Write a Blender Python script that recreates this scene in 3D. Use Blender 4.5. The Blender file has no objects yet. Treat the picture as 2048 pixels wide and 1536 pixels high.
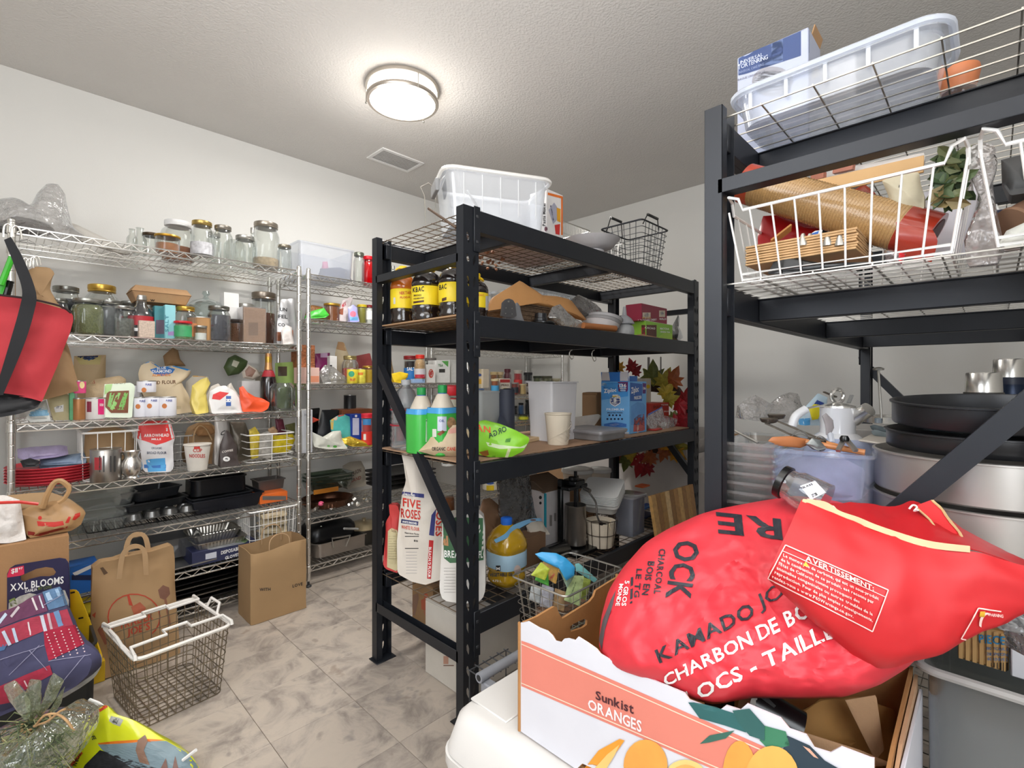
import bpy,math,random
from mathutils import Vector,noise,geometry
from mathutils.bvhtree import BVHTree
R=random.Random(7)
SC=bpy.context.scene
COL=SC.collection
# ---------------- camera, world, lights, exposure ----------------
TH=math.radians(44.3);FPX=985.0;VH=759.0;HC=1.217
FW=Vector((math.cos(TH),math.sin(TH),0));RT=Vector((math.sin(TH),-math.cos(TH),0));UP=Vector((0,0,1))
CAM=Vector((0,0,HC))
cd=bpy.data.cameras.new('camera');cam=bpy.data.objects.new('camera',cd);COL.objects.link(cam)
cam.location=CAM;cam.rotation_euler=(math.pi/2,0,TH-math.pi/2)
cd.sensor_width=36;cd.lens=FPX/2048*36;cd.shift_y=-(768-VH)/2048;cd.clip_start=.02
SC.camera=cam
w=bpy.data.worlds.new('world');SC.world=w;w.use_nodes=True
w.node_tree.nodes['Background'].inputs[0].default_value=(.80,.88,1,1)
w.node_tree.nodes['Background'].inputs[1].default_value=1.0
SC.view_settings.view_transform='Standard';SC.view_settings.look='None'
SC.view_settings.gamma=1;SC.view_settings.exposure=0.0;SC.view_settings.use_curve_mapping=False
LX,LY,CEIL=1.44,2.20,2.74
def light(name,kind,loc,e,col,size=.3,rot=(0,0,0),shape='DISK',sy=None):
    l=bpy.data.lights.new(name,kind);l.energy=e;l.color=col
    if kind == 'AREA':
        l.shape=shape;l.size=size
        if sy:l.size_y=sy
    else:l.shadow_soft_size=size
    o=bpy.data.objects.new(name,l);COL.objects.link(o);o.location=loc;o.rotation_euler=rot
    return o
light('ceiling_lamp_light','AREA',(LX,LY,2.632),22,(1,.97,.93),.32)
light('ceiling_lamp_glow','POINT',(LX,LY,2.50),9,(1,.97,.93),.17)
light('ceiling_fill_light','AREA',(-.1,.25,1.85),58,(1,.98,.96),.7,(math.pi,0,0))  # unseen upward fill, added to brighten the ceiling and bounce down
light('left_fill_light','AREA',(-1.0,1.0,2.1),28,(.93,.96,1),1.3,(0,math.radians(-55),0))  # unseen fill added inside the room at the left, no fixture there
light('daylight_fill','AREA',(-.1,-.72,1.45),26,(.88,.94,1),1.3,(math.radians(75),0,math.radians(-20)))  # added area light behind the camera, standing in for unseen cool daylight
# ---------------- pixel to world ----------------
def ray(u,v):return FW +RT*((u-1024)/FPX) +UP*((VH-v)/FPX)
def onY(u,v,Y):r=ray(u,v);return CAM +r*(Y/r.y)
def onX(u,v,X):r=ray(u,v);return CAM +r*(X/r.x)
def onZ(u,v,Z):r=ray(u,v);return CAM +r*((Z-HC)/r.z)
def onD(u,v,d):return CAM +ray(u,v)*d
def dep(p):return p[0]*FW.x +p[1]*FW.y
def XY(u,Y):return onY(u,VH,Y).x
# ---------------- materials ----------------
def lin(h):
    if not isinstance(h,str):return tuple(h)
    h=h.lstrip('#');c=[int(h[i:i+2],16)/255 for i in (0,2,4)]
    return tuple(x/12.92 if x <= .04045 else ((x+.055)/1.055)**2.4 for x in c)
MC={}
def M(col,rough=.5,metal=0,var=.10,scale=14,bump=0,bscale=60,coat=0,emit=0,sub=None):
    k=(col if isinstance(col,str) else tuple(col),rough,metal,var,scale,bump,bscale,coat,emit)
    if k in MC:return MC[k]
    m=bpy.data.materials.new('mat_%d' % len(MC));m.use_nodes=True;nt=m.node_tree;b=nt.nodes['Principled BSDF']
    c=lin(col)
    b.inputs['Roughness'].default_value=rough;b.inputs['Metallic'].default_value=metal
    b.inputs['Coat Weight'].default_value=coat;b.inputs['Coat Roughness'].default_value=.12
    b.inputs['Base Color'].default_value=(*c,1)
    if emit:b.inputs['Emission Color'].default_value=(*c,1);b.inputs['Emission Strength'].default_value=emit
    if var or bump:
        tc=nt.nodes.new('ShaderNodeTexCoord')
        if var:
            n=nt.nodes.new('ShaderNodeTexNoise');n.inputs['Scale'].default_value=scale;n.inputs['Detail'].default_value=4
            nt.links.new(tc.outputs['Object'],n.inputs['Vector'])
            r=nt.nodes.new('ShaderNodeValToRGB');r.color_ramp.elements[0].position=.3;r.color_ramp.elements[1].position=.7
            r.color_ramp.elements[0].color=(*[x*(1-var) for x in c],1);r.color_ramp.elements[1].color=(*[min(1,x*(1+var*.6)) for x in c],1)
            nt.links.new(n.outputs['Fac'],r.inputs['Fac']);nt.links.new(r.outputs['Color'],b.inputs['Base Color'])
        if bump:
            n=nt.nodes.new('ShaderNodeTexNoise');n.inputs['Scale'].default_value=bscale;n.inputs['Detail'].default_value=5
            if bscale <26:n.noise_type='RIDGED_MULTIFRACTAL';n.inputs['Scale'].default_value=bscale*.55;n.inputs['Detail'].default_value=3;n.inputs['Distortion'].default_value=.5
            nt.links.new(tc.outputs['Object'],n.inputs['Vector'])
            bp=nt.nodes.new('ShaderNodeBump');bp.inputs['Strength'].default_value=bump;bp.inputs['Distance'].default_value=.01
            nt.links.new(n.outputs['Fac'],bp.inputs['Height']);nt.links.new(bp.outputs['Normal'],b.inputs['Normal'])
    MC[k]=m
    return m
def CL(tint='ffffff',haze=.12,gloss=.35,rough=.05,hz='e8eef4',bump=0):
    """clear plastic or glass: transparent, with a sheen and a milky share"""
    k=('CL',tint,haze,gloss,rough,hz,bump)
    if k in MC:return MC[k]
    m=bpy.data.materials.new('clear_%d' % len(MC));m.use_nodes=True;nt=m.node_tree
    for n in list(nt.nodes):nt.nodes.remove(n)
    o=nt.nodes.new('ShaderNodeOutputMaterial');t=nt.nodes.new('ShaderNodeBsdfTransparent');t.inputs[0].default_value=(*lin(tint),1)
    g=nt.nodes.new('ShaderNodeBsdfGlossy');g.inputs['Roughness'].default_value=rough;g.inputs['Color'].default_value=(.95,.97,1,1)
    df=nt.nodes.new('ShaderNodeBsdfDiffuse');df.inputs[0].default_value=(*lin(hz),1)
    tr=nt.nodes.new('ShaderNodeBsdfTranslucent');tr.inputs[0].default_value=(*lin(hz),1)
    ml=nt.nodes.new('ShaderNodeMixShader');ml.inputs[0].default_value=.45;nt.links.new(df.outputs[0],ml.inputs[1]);nt.links.new(tr.outputs[0],ml.inputs[2])
    a=nt.nodes.new('ShaderNodeMixShader');a.inputs[0].default_value=haze
    nt.links.new(t.outputs[0],a.inputs[1]);nt.links.new(ml.outputs[0],a.inputs[2])
    lw=nt.nodes.new('ShaderNodeLayerWeight');lw.inputs['Blend'].default_value=gloss
    mm=nt.nodes.new('ShaderNodeMath');mm.operation='MULTIPLY';mm.inputs[1].default_value=.8;nt.links.new(lw.outputs['Facing'],mm.inputs[0])
    b=nt.nodes.new('ShaderNodeMixShader');nt.links.new(mm.outputs[0],b.inputs[0]);nt.links.new(a.outputs[0],b.inputs[1]);nt.links.new(g.outputs[0],b.inputs[2])
    if bump:
        tc=nt.nodes.new('ShaderNodeTexCoord');n=nt.nodes.new('ShaderNodeTexNoise');n.inputs['Scale'].default_value=22;n.inputs['Detail'].default_value=3
        nt.links.new(tc.outputs['Object'],n.inputs['Vector']);bp=nt.nodes.new('ShaderNodeBump');bp.inputs['Strength'].default_value=bump;bp.inputs['Distance'].default_value=.03
        nt.links.new(n.outputs['Fac'],bp.inputs['Height'])
        for q in (g,df,tr,lw):nt.links.new(bp.outputs['Normal'],q.inputs['Normal'])
    nt.links.new(b.outputs[0],o.inputs['Surface']);MC[k]=m
    return m
GLASS=CL('f2f4f1',.05,.34,.03);PLAST=CL('f4f6fa',.38,.3,.12,'eef3fa');FILM=CL('fafafa',.22,.45,.10,'e6e6e4',.8)
MILK=CL('eef2f8',.72,.3,.2,'f0f3fa');GREYFILM=CL('dcdcda',.42,.4,.12,'c8c6c2',.8)
CHROME=M('dddbd6',.24,.92,0);STEEL=M('c4c1bc',.28,1,.06);WIREG=M('a8a49c',.35,.9,0);WHITEW=M('e8e6e2',.35,0,0)
BLKM=M('22252b',.42,.25,.08);BLKD=M('191b1f',.5,0,.1);BLKP=M('111213',.25,0,.1);DKGREY=M('3a3b3e',.45,0,.1)
KRAFT=M('a98560',.85,0,.12,9,.25,30);KRAFTD=M('8f6840',.85,0,.12,9,.2,30);CARD=M('a98664',.9,0,.10,8,.15,120)
WHITE=M('e9e8e6',.55,0,.03);WHITEG=M('f2f2f2',.15,0,0,coat=.6);PAPER=M('e4e0d8',.8,0,.05);CREAM=M('d9c8a6',.7,0,.08)
RED=M('c8202a',.4,0,.06);GREEN=M('3c9a44',.45,0,.08);BLUE=M('2d62b0',.45,0,.06);YEL=M('ecd22c',.4,0,.05);ORG=M('e6762c',.45,0,.05)
INKK=M('1a1a1c',.6,0,0);INKW=M('f0efec',.6,0,0);INKR=M('b8261c',.6,0,0);NAVY=M('20294e',.5,0,.05);GOLD=M('c9a24a',.3,.8,.05)
SILV=M('b8b6b0',.35,.9,.05);PINK=M('e0508a',.5,0,.05);TEAL=M('58b4b8',.5,0,.08);LBLUE=M('9cc4e4',.5,0,.05);PURP=M('7a2450',.5,0,.08)
WOOD=M('a87850',.55,0,.25,30)
# ---------------- geometry ----------------
def box(x0,x1,y0,y1,z0,z1,c=.0012):
    if x0 >x1:x0,x1=x1,x0
    if y0 >y1:y0,y1=y1,y0
    if z0 >z1:z0,z1=z1,z0
    c=min(c,(x1-x0)*.4,(y1-y0)*.4,(z1-z0)*.4)
    X=(x0,x1);Y=(y0,y1);Z=(z0,z1);sg=(1,-1);V=[];idx={}
    for i in (0,1):
        for j in (0,1):
            for k in (0,1):
                for a in (0,1,2):
                    p=[X[i]+(0 if a == 0 else c*sg[i]),Y[j]+(0 if a == 1 else c*sg[j]),Z[k]+(0 if a == 2 else c*sg[k])]
                    idx[i,j,k,a]=len(V);V.append(tuple(p))
    F=[]
    def q(l):
        p=[Vector(V[t]) for t in l];n=(p[1]-p[0]).cross(p[2]-p[0]);ctr=Vector(((x0+x1)/2,(y0+y1)/2,(z0+z1)/2))
        if n.dot(sum(p,Vector())/len(p)-ctr) <0:l=l[::-1]
        F.append(tuple(l))
    for i in (0,1):q([idx[i,j,k,0] for j,k in ((0,0),(1,0),(1,1),(0,1))])
    for j in (0,1):q([idx[i,j,k,1] for i,k in ((0,0),(1,0),(1,1),(0,1))])
    for k in (0,1):q([idx[i,j,k,2] for i,j in ((0,0),(1,0),(1,1),(0,1))])
    for i in (0,1):
        for j in (0,1):q([idx[i,j,0,0],idx[i,j,1,0],idx[i,j,1,1],idx[i,j,0,1]])
        for k in (0,1):q([idx[i,0,k,0],idx[i,1,k,0],idx[i,1,k,2],idx[i,0,k,2]])
    for j in (0,1):
        for k in (0,1):q([idx[0,j,k,1],idx[1,j,k,1],idx[1,j,k,2],idx[0,j,k,2]])
    for i in (0,1):
        for j in (0,1):
            for k in (0,1):q([idx[i,j,k,0],idx[i,j,k,1],idx[i,j,k,2]])
    return V,F
def join(*gs):
    V=[];F=[]
    for g in gs:
        o=len(V);V.extend(g[0]);F.extend(tuple(i+o for i in f) for f in g[1])
    return V,F
def mv(g,t):return [(v[0]+t[0],v[1]+t[1],v[2]+t[2]) for v in g[0]],g[1]
def rot(g,c,rz=0,rx=0,ry=0):
    from mathutils import Euler
    m=Euler((rx,ry,rz)).to_matrix();c=Vector(c)
    return [tuple(m @ (Vector(v)-c) +c) for v in g[0]],g[1]
def tube(pts,r,n=5,closed=False,caps=True):
    P=[Vector(p) for p in pts];V=[];F=[];m=len(P);prev=None
    for i,p in enumerate(P):
        if closed:t=(P[(i+1) % m]-P[i-1])
        else:t=P[min(i+1,m-1)]-P[max(i-1,0)]
        t=t.normalized() if t.length >1e-9 else Vector((0,0,1))
        if prev is None:
            a=Vector((0,0,1)) if abs(t.z) <.9 else Vector((1,0,0));nx=t.cross(a).normalized()
        else:
            nx=(prev-t*prev.dot(t));nx=nx.normalized() if nx.length >1e-6 else t.orthogonal().normalized()
        prev=nx;ny=t.cross(nx);rr=r[i] if isinstance(r,(list,tuple)) else r
        for k in range(n):
            a=2*math.pi*k/n +math.pi/4;V.append(tuple(p+nx*(math.cos(a)*rr)+ny*(math.sin(a)*rr)))
    for i in range(m if closed else m-1):
        j=(i+1) % m
        for k in range(n):F.append((i*n+k,i*n+(k+1) % n,j*n+(k+1) % n,j*n+k))
    if caps and not closed:F.append(tuple(range(n))[::-1]);F.append(tuple(range((m-1)*n,m*n)))
    return V,F
def bar(a,b,w,h,side=None):
    """rectangular bar between two points; w across (side), h in the other direction"""
    a=Vector(a);b=Vector(b);t=(b-a).normalized();s=Vector(side) if side else (t.cross(UP) if abs(t.z) <.95 else Vector((1,0,0)));s=(s-t*s.dot(t)).normalized();q=t.cross(s)
    V=[]
    for p in (a,b):
        for i,j in ((-1,-1),(1,-1),(1,1),(-1,1)):V.append(tuple(p+s*(w/2*i)+q*(h/2*j)))
    return V,[(3,2,1,0),(4,5,6,7),(0,1,5,4),(1,2,6,5),(2,3,7,6),(3,0,4,7)]
def lathe(prof,n=20,c=(0,0,0),sq=0,rx=1,ry=1):
    """prof: (radius, z) pairs from the bottom up; sq squares the section"""
    V=[];F=[]
    for r,z in prof:
        for k in range(n):
            a=2*math.pi*k/n;ca,sa=math.cos(a),math.sin(a)
            s=1.0 if not sq else 1/((abs(ca)**(2+sq*4)+abs(sa)**(2+sq*4))**(1/(2+sq*4)))
            V.append((c[0]+r*ca*s*rx,c[1]+r*sa*s*ry,c[2]+z))
    m=len(prof)
    for i in range(m-1):
        for k in range(n):F.append((i*n+k,i*n+(k+1) % n,(i+1)*n+(k+1) % n,(i+1)*n+k))
    if prof[0][0] >1e-5:F.append(tuple(range(n))[::-1])
    if prof[-1][0] >1e-5:F.append(tuple(range((m-1)*n,m*n)))
    return V,F
def rrect(w,d,r,n=5):
    o=[]
    for cx,cy,a0 in ((w/2-r,d/2-r,0),(-w/2+r,d/2-r,90),(-w/2+r,-d/2+r,180),(w/2-r,-d/2+r,270)):
        for i in range(n+1):
            a=math.radians(a0+90*i/n);o.append((cx+r*math.cos(a),cy+r*math.sin(a)))
    return o
def loft(rings,caps=(True,True),closed=True):
    """rings: lists of 3d points with equal length"""
    V=[tuple(p) for r in rings for p in r];n=len(rings[0]);F=[]
    for i in range(len(rings)-1):
        for k in range(n if closed else n-1):F.append((i*n+k,i*n+(k+1) % n,(i+1)*n+(k+1) % n,(i+1)*n+k))
    if caps[0]:F.append(tuple(range(n))[::-1])
    if caps[1]:F.append(tuple(range((len(rings)-1)*n,len(rings)*n)))
    return V,F
def tub(w,d,h,r=.02,taper=.9,t=.002,lip=.006,c=(0,0,0),rz=0):
    """open container with a rolled lip"""
    def ring(ww,dd,z,rr):return [(c[0]+x,c[1]+y,c[2]+z) for x,y in rrect(max(ww,.004),max(dd,.004),min(rr,ww*.45,dd*.45))]
    a=taper;R_=[ring(w*a,d*a,0,r),ring(w-2*lip,d-2*lip,h-lip,r),ring(w,d,h-lip,r),ring(w,d,h,r),ring(w-2*lip-2*t,d-2*lip-2*t,h,r),ring(w*a-2*t,d*a-2*t,t,r)]
    g=loft(R_)
    return rot(g,c,rz) if rz else g
def smooth_cp(pts,n,closed=False):
    """Catmull-Rom through 3d or 2d points, n samples per span"""
    P=[Vector(p) for p in pts];m=len(P);o=[]
    for i in range(m if closed else m-1):
        p0=P[(i-1) % m] if closed or i >0 else P[0];p1=P[i];p2=P[(i+1) % m];p3=P[(i+2) % m] if closed or i+2 <m else P[m-1]
        for k in range(n):
            t=k/n;o.append(.5*((2*p1)+(p2-p0)*t+(2*p0-5*p1+4*p2-p3)*t*t+(3*p1-p0-3*p2+p3)*t*t*t))
    if not closed:o.append(P[-1])
    return o
def sheet(ctrl,n=6,t=.002,wr=0,wf=12,seed=0,m=None):
    """thin surface through a grid of 3d control points"""
    m=m or n
    rows=[smooth_cp(r,n) for r in ctrl];cols=[smooth_cp([r[j] for r in rows],m) for j in range(len(rows[0]))]
    nr=len(cols[0]);nc=len(cols);G=[[cols[j][i] for j in range(nc)] for i in range(nr)]
    N=[[None]*nc for _ in range(nr)]
    for i in range(nr):
        for j in range(nc):
            a=G[min(i+1,nr-1)][j]-G[max(i-1,0)][j];b=G[i][min(j+1,nc-1)]-G[i][max(j-1,0)]
            N[i][j]=a.cross(b).normalized() if a.cross(b).length >1e-12 else Vector((0,0,1))
    V=[];F=[]
    for s in (0,1):
        for i in range(nr):
            for j in range(nc):
                p=G[i][j];d=crump(p,wf,seed)*wr if wr else 0
                V.append(tuple(p+N[i][j]*(d-(t if s else 0))))
    o=nr*nc
    for i in range(nr-1):
        for j in range(nc-1):
            a=i*nc+j;F.append((a,a+1,a+nc+1,a+nc));F.append((o+a,o+a+nc,o+a+nc+1,o+a+1))
    for i in range(nr-1):
        for a,s in ((i*nc,1),(i*nc+nc-1,-1)):f=(a,a+nc,o+a+nc,o+a);F.append(f if s >0 else f[::-1])
    for j in range(nc-1):
        for a,s in ((j,-1),((nr-1)*nc+j,1)):f=(a,a+1,o+a+1,o+a);F.append(f if s <0 else f[::-1])
    return V,F
def crump(p,f,seed=0):
    q=Vector(p)*f +Vector((seed*7.3,seed*3.1,seed*1.7))
    return (1-2*abs(noise.noise(q)))*.6 +(1-2*abs(noise.noise(q*2.3)))*.3 -.35
def spt(o2,n):
    """resample a closed 2d outline to n points"""
    L=[0];m=len(o2)
    for i in range(m):a,b=o2[i],o2[(i+1) % m];L.append(L[-1]+math.hypot(b[0]-a[0],b[1]-a[1]))
    o=[];i=0
    for k in range(n):
        s=L[-1]*k/n
        while L[i+1] <s:i += 1
        f=(s-L[i])/max(1e-9,L[i+1]-L[i]);a,b=o2[i],o2[(i+1) % m];o.append((a[0]+(b[0]-a[0])*f,a[1]+(b[1]-a[1])*f))
    return o
# planes: ('Y', y) faces -Y, ('X', x) faces -X, ('D', d) faces the camera's axis
def frame(pl):
    k,v=pl
    if k == 'Y':return lambda u,w:onY(u,w,v),Vector((1,0,0)),Vector((0,1,0))
    if k == 'X':return lambda u,w:onX(u,w,v),Vector((0,-1,0)),Vector((1,0,0))
    return lambda u,w:onD(u,w,v),RT.copy(),FW.copy()
def pillow(px,pl,t,wr=.004,wf=14,base=.8,n=44,rings=7,seed=0,pw=2.2,smooth=0,top=0):
    """inflated outline given in photo pixels on a plane at its real depth; returns world geometry"""
    f,A,N=frame((pl[0],pl[1]+(t/2 if pl[0] !='X' else t/2)));o=spt(px,n)
    if smooth:
        for _ in range(smooth):o=[((o[i-1][0]+2*o[i][0]+o[(i+1) % n][0])/4,(o[i-1][1]+2*o[i][1]+o[(i+1) % n][1])/4) for i in range(n)]
    P=[f(*p) for p in o];zs=[p.z for p in P];z0,z1=min(zs),max(zs);H=max(z1-z0,1e-4)
    c=sum(P,Vector())/n;V=[];F=[]
    for s in (-1,1):
        for k in range(rings+1):
            q=k/rings
            for i in range(n):
                p=c+(P[i]-c)*q;hz=(p.z-z0)/H
                prof=(1-q**pw)**.5 if q <1 else 0
                bf=base*max(0,1-hz*1.6);tf=(1-.75*hz) if base else 1;tt=top*max(0,hz*2-1)
                d=t/2*max(prof*tf,bf*1.0,tt)
                if wr:d += crump(p+N*s*.3,wf,seed)*wr*(1-.5*q if q <1 else .3)
                V.append(tuple(p+N*(s*max(d,.0005))))
    m=(rings+1)*n
    for s in (0,1):
        for k in range(rings):
            for i in range(n):
                a=s*m+k*n+i;b=s*m+k*n+(i+1) % n;fq=(a,b,b+n,a+n)
                if k == 0:fq=(a,b+n,a+n)
                F.append(fq if s else fq[::-1])
    for i in range(n):
        a=rings*n+i;b=rings*n+(i+1) % n;F.append((a,b,m+b,m+a))
    return V,F
# ---------------- objects ----------------
def mkobj(name,g,mat,smooth=True):
    me=bpy.data.meshes.new(name);me.from_pydata([tuple(v) for v in g[0]],[],g[1]);me.update()
    if mat:me.materials.append(mat)
    if smooth:
        me.polygons.foreach_set('use_smooth',[True]*len(me.polygons))
        try:me.set_sharp_from_angle(angle=math.radians(38))
        except Exception:pass
    o=bpy.data.objects.new(name,me);COL.objects.link(o)
    return o
class T:
    """a thing: an empty at its base with its parts; geometry is given in world coordinates"""
    def __init__(s,name,label,cat,loc,group=None,kind=None):
        s.o=bpy.data.objects.new(name,None);COL.objects.link(s.o);s.loc=Vector(loc);s.o.location=s.loc;s.o.empty_display_size=.03
        if kind:s.o['kind']=kind
        else:s.o['label']=label;s.o['category']=cat
        if group:s.o['group']=group
        s.V=[];s.F=[];s.bv=None
    def part(s,name,g,mat,label=None,parent=None,smooth=True,hit=True,stuff=False):
        po=s.loc
        if parent is not None and '_loc' in parent.keys():pass
        o=mkobj(name,mv(g,-po),mat,smooth);o.parent=parent or s.o
        if label:o['label']=label
        if stuff:o['kind']='stuff'
        if hit:
            k=len(s.V);s.V.extend(g[0]);s.F.extend(tuple(i+k for i in f) for f in g[1]);s.bv=None
        return o
    def bvh(s):
        if s.bv is None:s.bv=BVHTree.FromPolygons([Vector(v) for v in s.V],s.F)
        return s.bv
def single(name,g,mat,label,cat,loc=None,group=None,kind=None,smooth=True):
    V=g[0]
    if loc is None:
        zs=min(v[2] for v in V);loc=(sum(v[0] for v in V)/len(V),sum(v[1] for v in V)/len(V),zs)
    o=mkobj(name,mv(g,(-loc[0],-loc[1],-loc[2])),mat,smooth);o.location=loc
    if kind == 'structure':o['kind']=kind
    else:o['label']=label;o['category']=cat
    if kind == 'stuff':o['kind']=kind
    if group:o['group']=group
    return o
def base_of(g):
    V=g[0];z=min(v[2] for v in V);return (sum(v[0] for v in V)/len(V),sum(v[1] for v in V)/len(V),z)
# ---------------- lettering ----------------
GL={}
def glyphs():
    for bold in (0,1):
        for ch in "ABCDEFGHIJKLMNOPQRSTUVWXYZabcdefghijklmnopqrstuvwxyz0123456789$&-:.,'!%":
            cu=bpy.data.curves.new('g','FONT');cu.body=ch;cu.resolution_u=2;cu.fill_mode='FRONT'
            if bold:cu.offset=.022
            o=bpy.data.objects.new('g',cu);COL.objects.link(o);bpy.context.view_layer.update()
            me=o.evaluated_get(bpy.context.evaluated_depsgraph_get()).to_mesh()
            V=[(v.co.x,v.co.y) for v in me.vertices];F=[tuple(p.vertices) for p in me.polygons]
            GL[ch,bold]=(V,F,min(v[0] for v in V),max(v[0] for v in V))
            bpy.data.objects.remove(o);bpy.data.curves.remove(cu)
glyphs()
def layout(s,bold=1,gap=.07):
    V=[];F=[];x=0
    for ch in s:
        if (ch,bold) not in GL:x += .32;continue
        g=GL[ch,bold];k=len(V);V.extend((v[0]-g[2]+x,v[1]) for v in g[0]);F.extend(tuple(i+k for i in f) for f in g[1]);x += g[3]-g[2]+gap
    return V,F,max(x-gap,.1)
def tris(F):
    o=[]
    for f in F:
        for i in range(1,len(f)-1):o.append((f[0],f[i],f[i+1]))
    return o
def subdiv(V,F,L):
    V=list(V);F=tris(F);mid={};
    for _ in range(4):
        o=[];done=True
        for a,b,c in F:
            es=[((a,b),math.dist(V[a],V[b])),((b,c),math.dist(V[b],V[c])),((c,a),math.dist(V[c],V[a]))]
            if max(e[1] for e in es) >L:
                done=False;ids=[]
                for (p,q),_d in es:
                    k=(min(p,q),max(p,q))
                    if k not in mid:mid[k]=len(V);V.append(tuple((V[p][i]+V[q][i])/2 for i in range(2)))
                    ids.append(mid[k])
                x,y,z=ids;o += [(a,x,z),(x,b,y),(z,y,c),(x,y,z)]
            else:o.append((a,b,c))
        F=o
        if done:break
    return V,F
def cast(t,V,F,mat,name,parent=None,off=.0008,L=None,label=None):
    """lay flat print, given in photo pixels, onto the surface of a thing"""
    if L:V,F=subdiv(V,F,L)
    bv=t.bvh();W=[];ok=[];nn=[];cu=sum(p[0] for p in V)/len(V);cv=sum(p[1] for p in V)/len(V)
    for u,v in V:
        for k in (0,.03,.07,.13):
            r=ray(u+(cu-u)*k,v+(cv-v)*k).normalized();h=bv.ray_cast(CAM,r,30)
            if h[0] is not None or name == 'lettering':break
        if h[0] is None:W.append(Vector((0,0,0)));ok.append(False);nn.append(h[1])
        else:
            n=h[1] if h[1].dot(r) <0 else -h[1];W.append(h[0]+n*off-r*off*.5);ok.append(True);nn.append(n)
    G=[]
    for f in F:
        if all(ok[i] for i in f):
            p=[W[i] for i in f]
            if max((p[0]-p[1]).length,(p[1]-p[2]).length,(p[0]-p[2]).length) <.35:G.append(f)
    if not G:return None
    us=sorted({i for f in G for i in f});mp={a:b for b,a in enumerate(us)}
    gv=[W[i] for i in us];gf=[]
    for f in G:
        p=[W[i] for i in f];n=(p[1]-p[0]).cross(p[2]-p[0]);q=tuple(mp[i] for i in f);gf.append(q if n.dot(CAM-p[0]) >0 else q[::-1])
    return t.part(name,(gv,gf),mat,label,parent,smooth=False,hit=False)
def write(t,s,p0,p1,h0,mat=INKK,h1=None,bold=1,up=None,name='lettering',off=.0012,L=None,parent=None):
    """words s along the pixel baseline p0-p1 with letter height h0 (h1 at the far end)"""
    V,F,w_=layout(s,bold);h1=h1 or h0;o=[]
    if L is None and h0 >= 12:L=h0*.5
    ux,uy=up or (0,-1)
    for x,y in V:
        f=x/w_;h=(h0+(h1-h0)*f)/.72;o.append((p0[0]+(p1[0]-p0[0])*f+ux*y*h,p0[1]+(p1[1]-p0[1])*f+uy*y*h))
    return cast(t,o,tris(F),mat,name,parent,off,L)
def patch(t,px,mat,name='label_panel',off=.0006,L=None,parent=None,label=None):
    """a flat printed area with a pixel outline"""
    if L is None:
        m_=max(max(p[0] for p in px)-min(p[0] for p in px),max(p[1] for p in px)-min(p[1] for p in px));L=min(16,max(2.5,m_/4))
    T3=geometry.tessellate_polygon([[Vector((p[0],p[1],0)) for p in px]])
    return cast(t,[tuple(p) for p in px],[tuple(f) for f in T3],mat,name,parent,off,L,label)
def quad(u0,v0,u1,v1):return [(u0,v0),(u1,v0),(u1,v1),(u0,v1)]
def ell(cu,cv,a,b,n=14):return [(cu+a*math.cos(6.2832*i/n),cv+b*math.sin(6.2832*i/n)) for i in range(n)]
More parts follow.
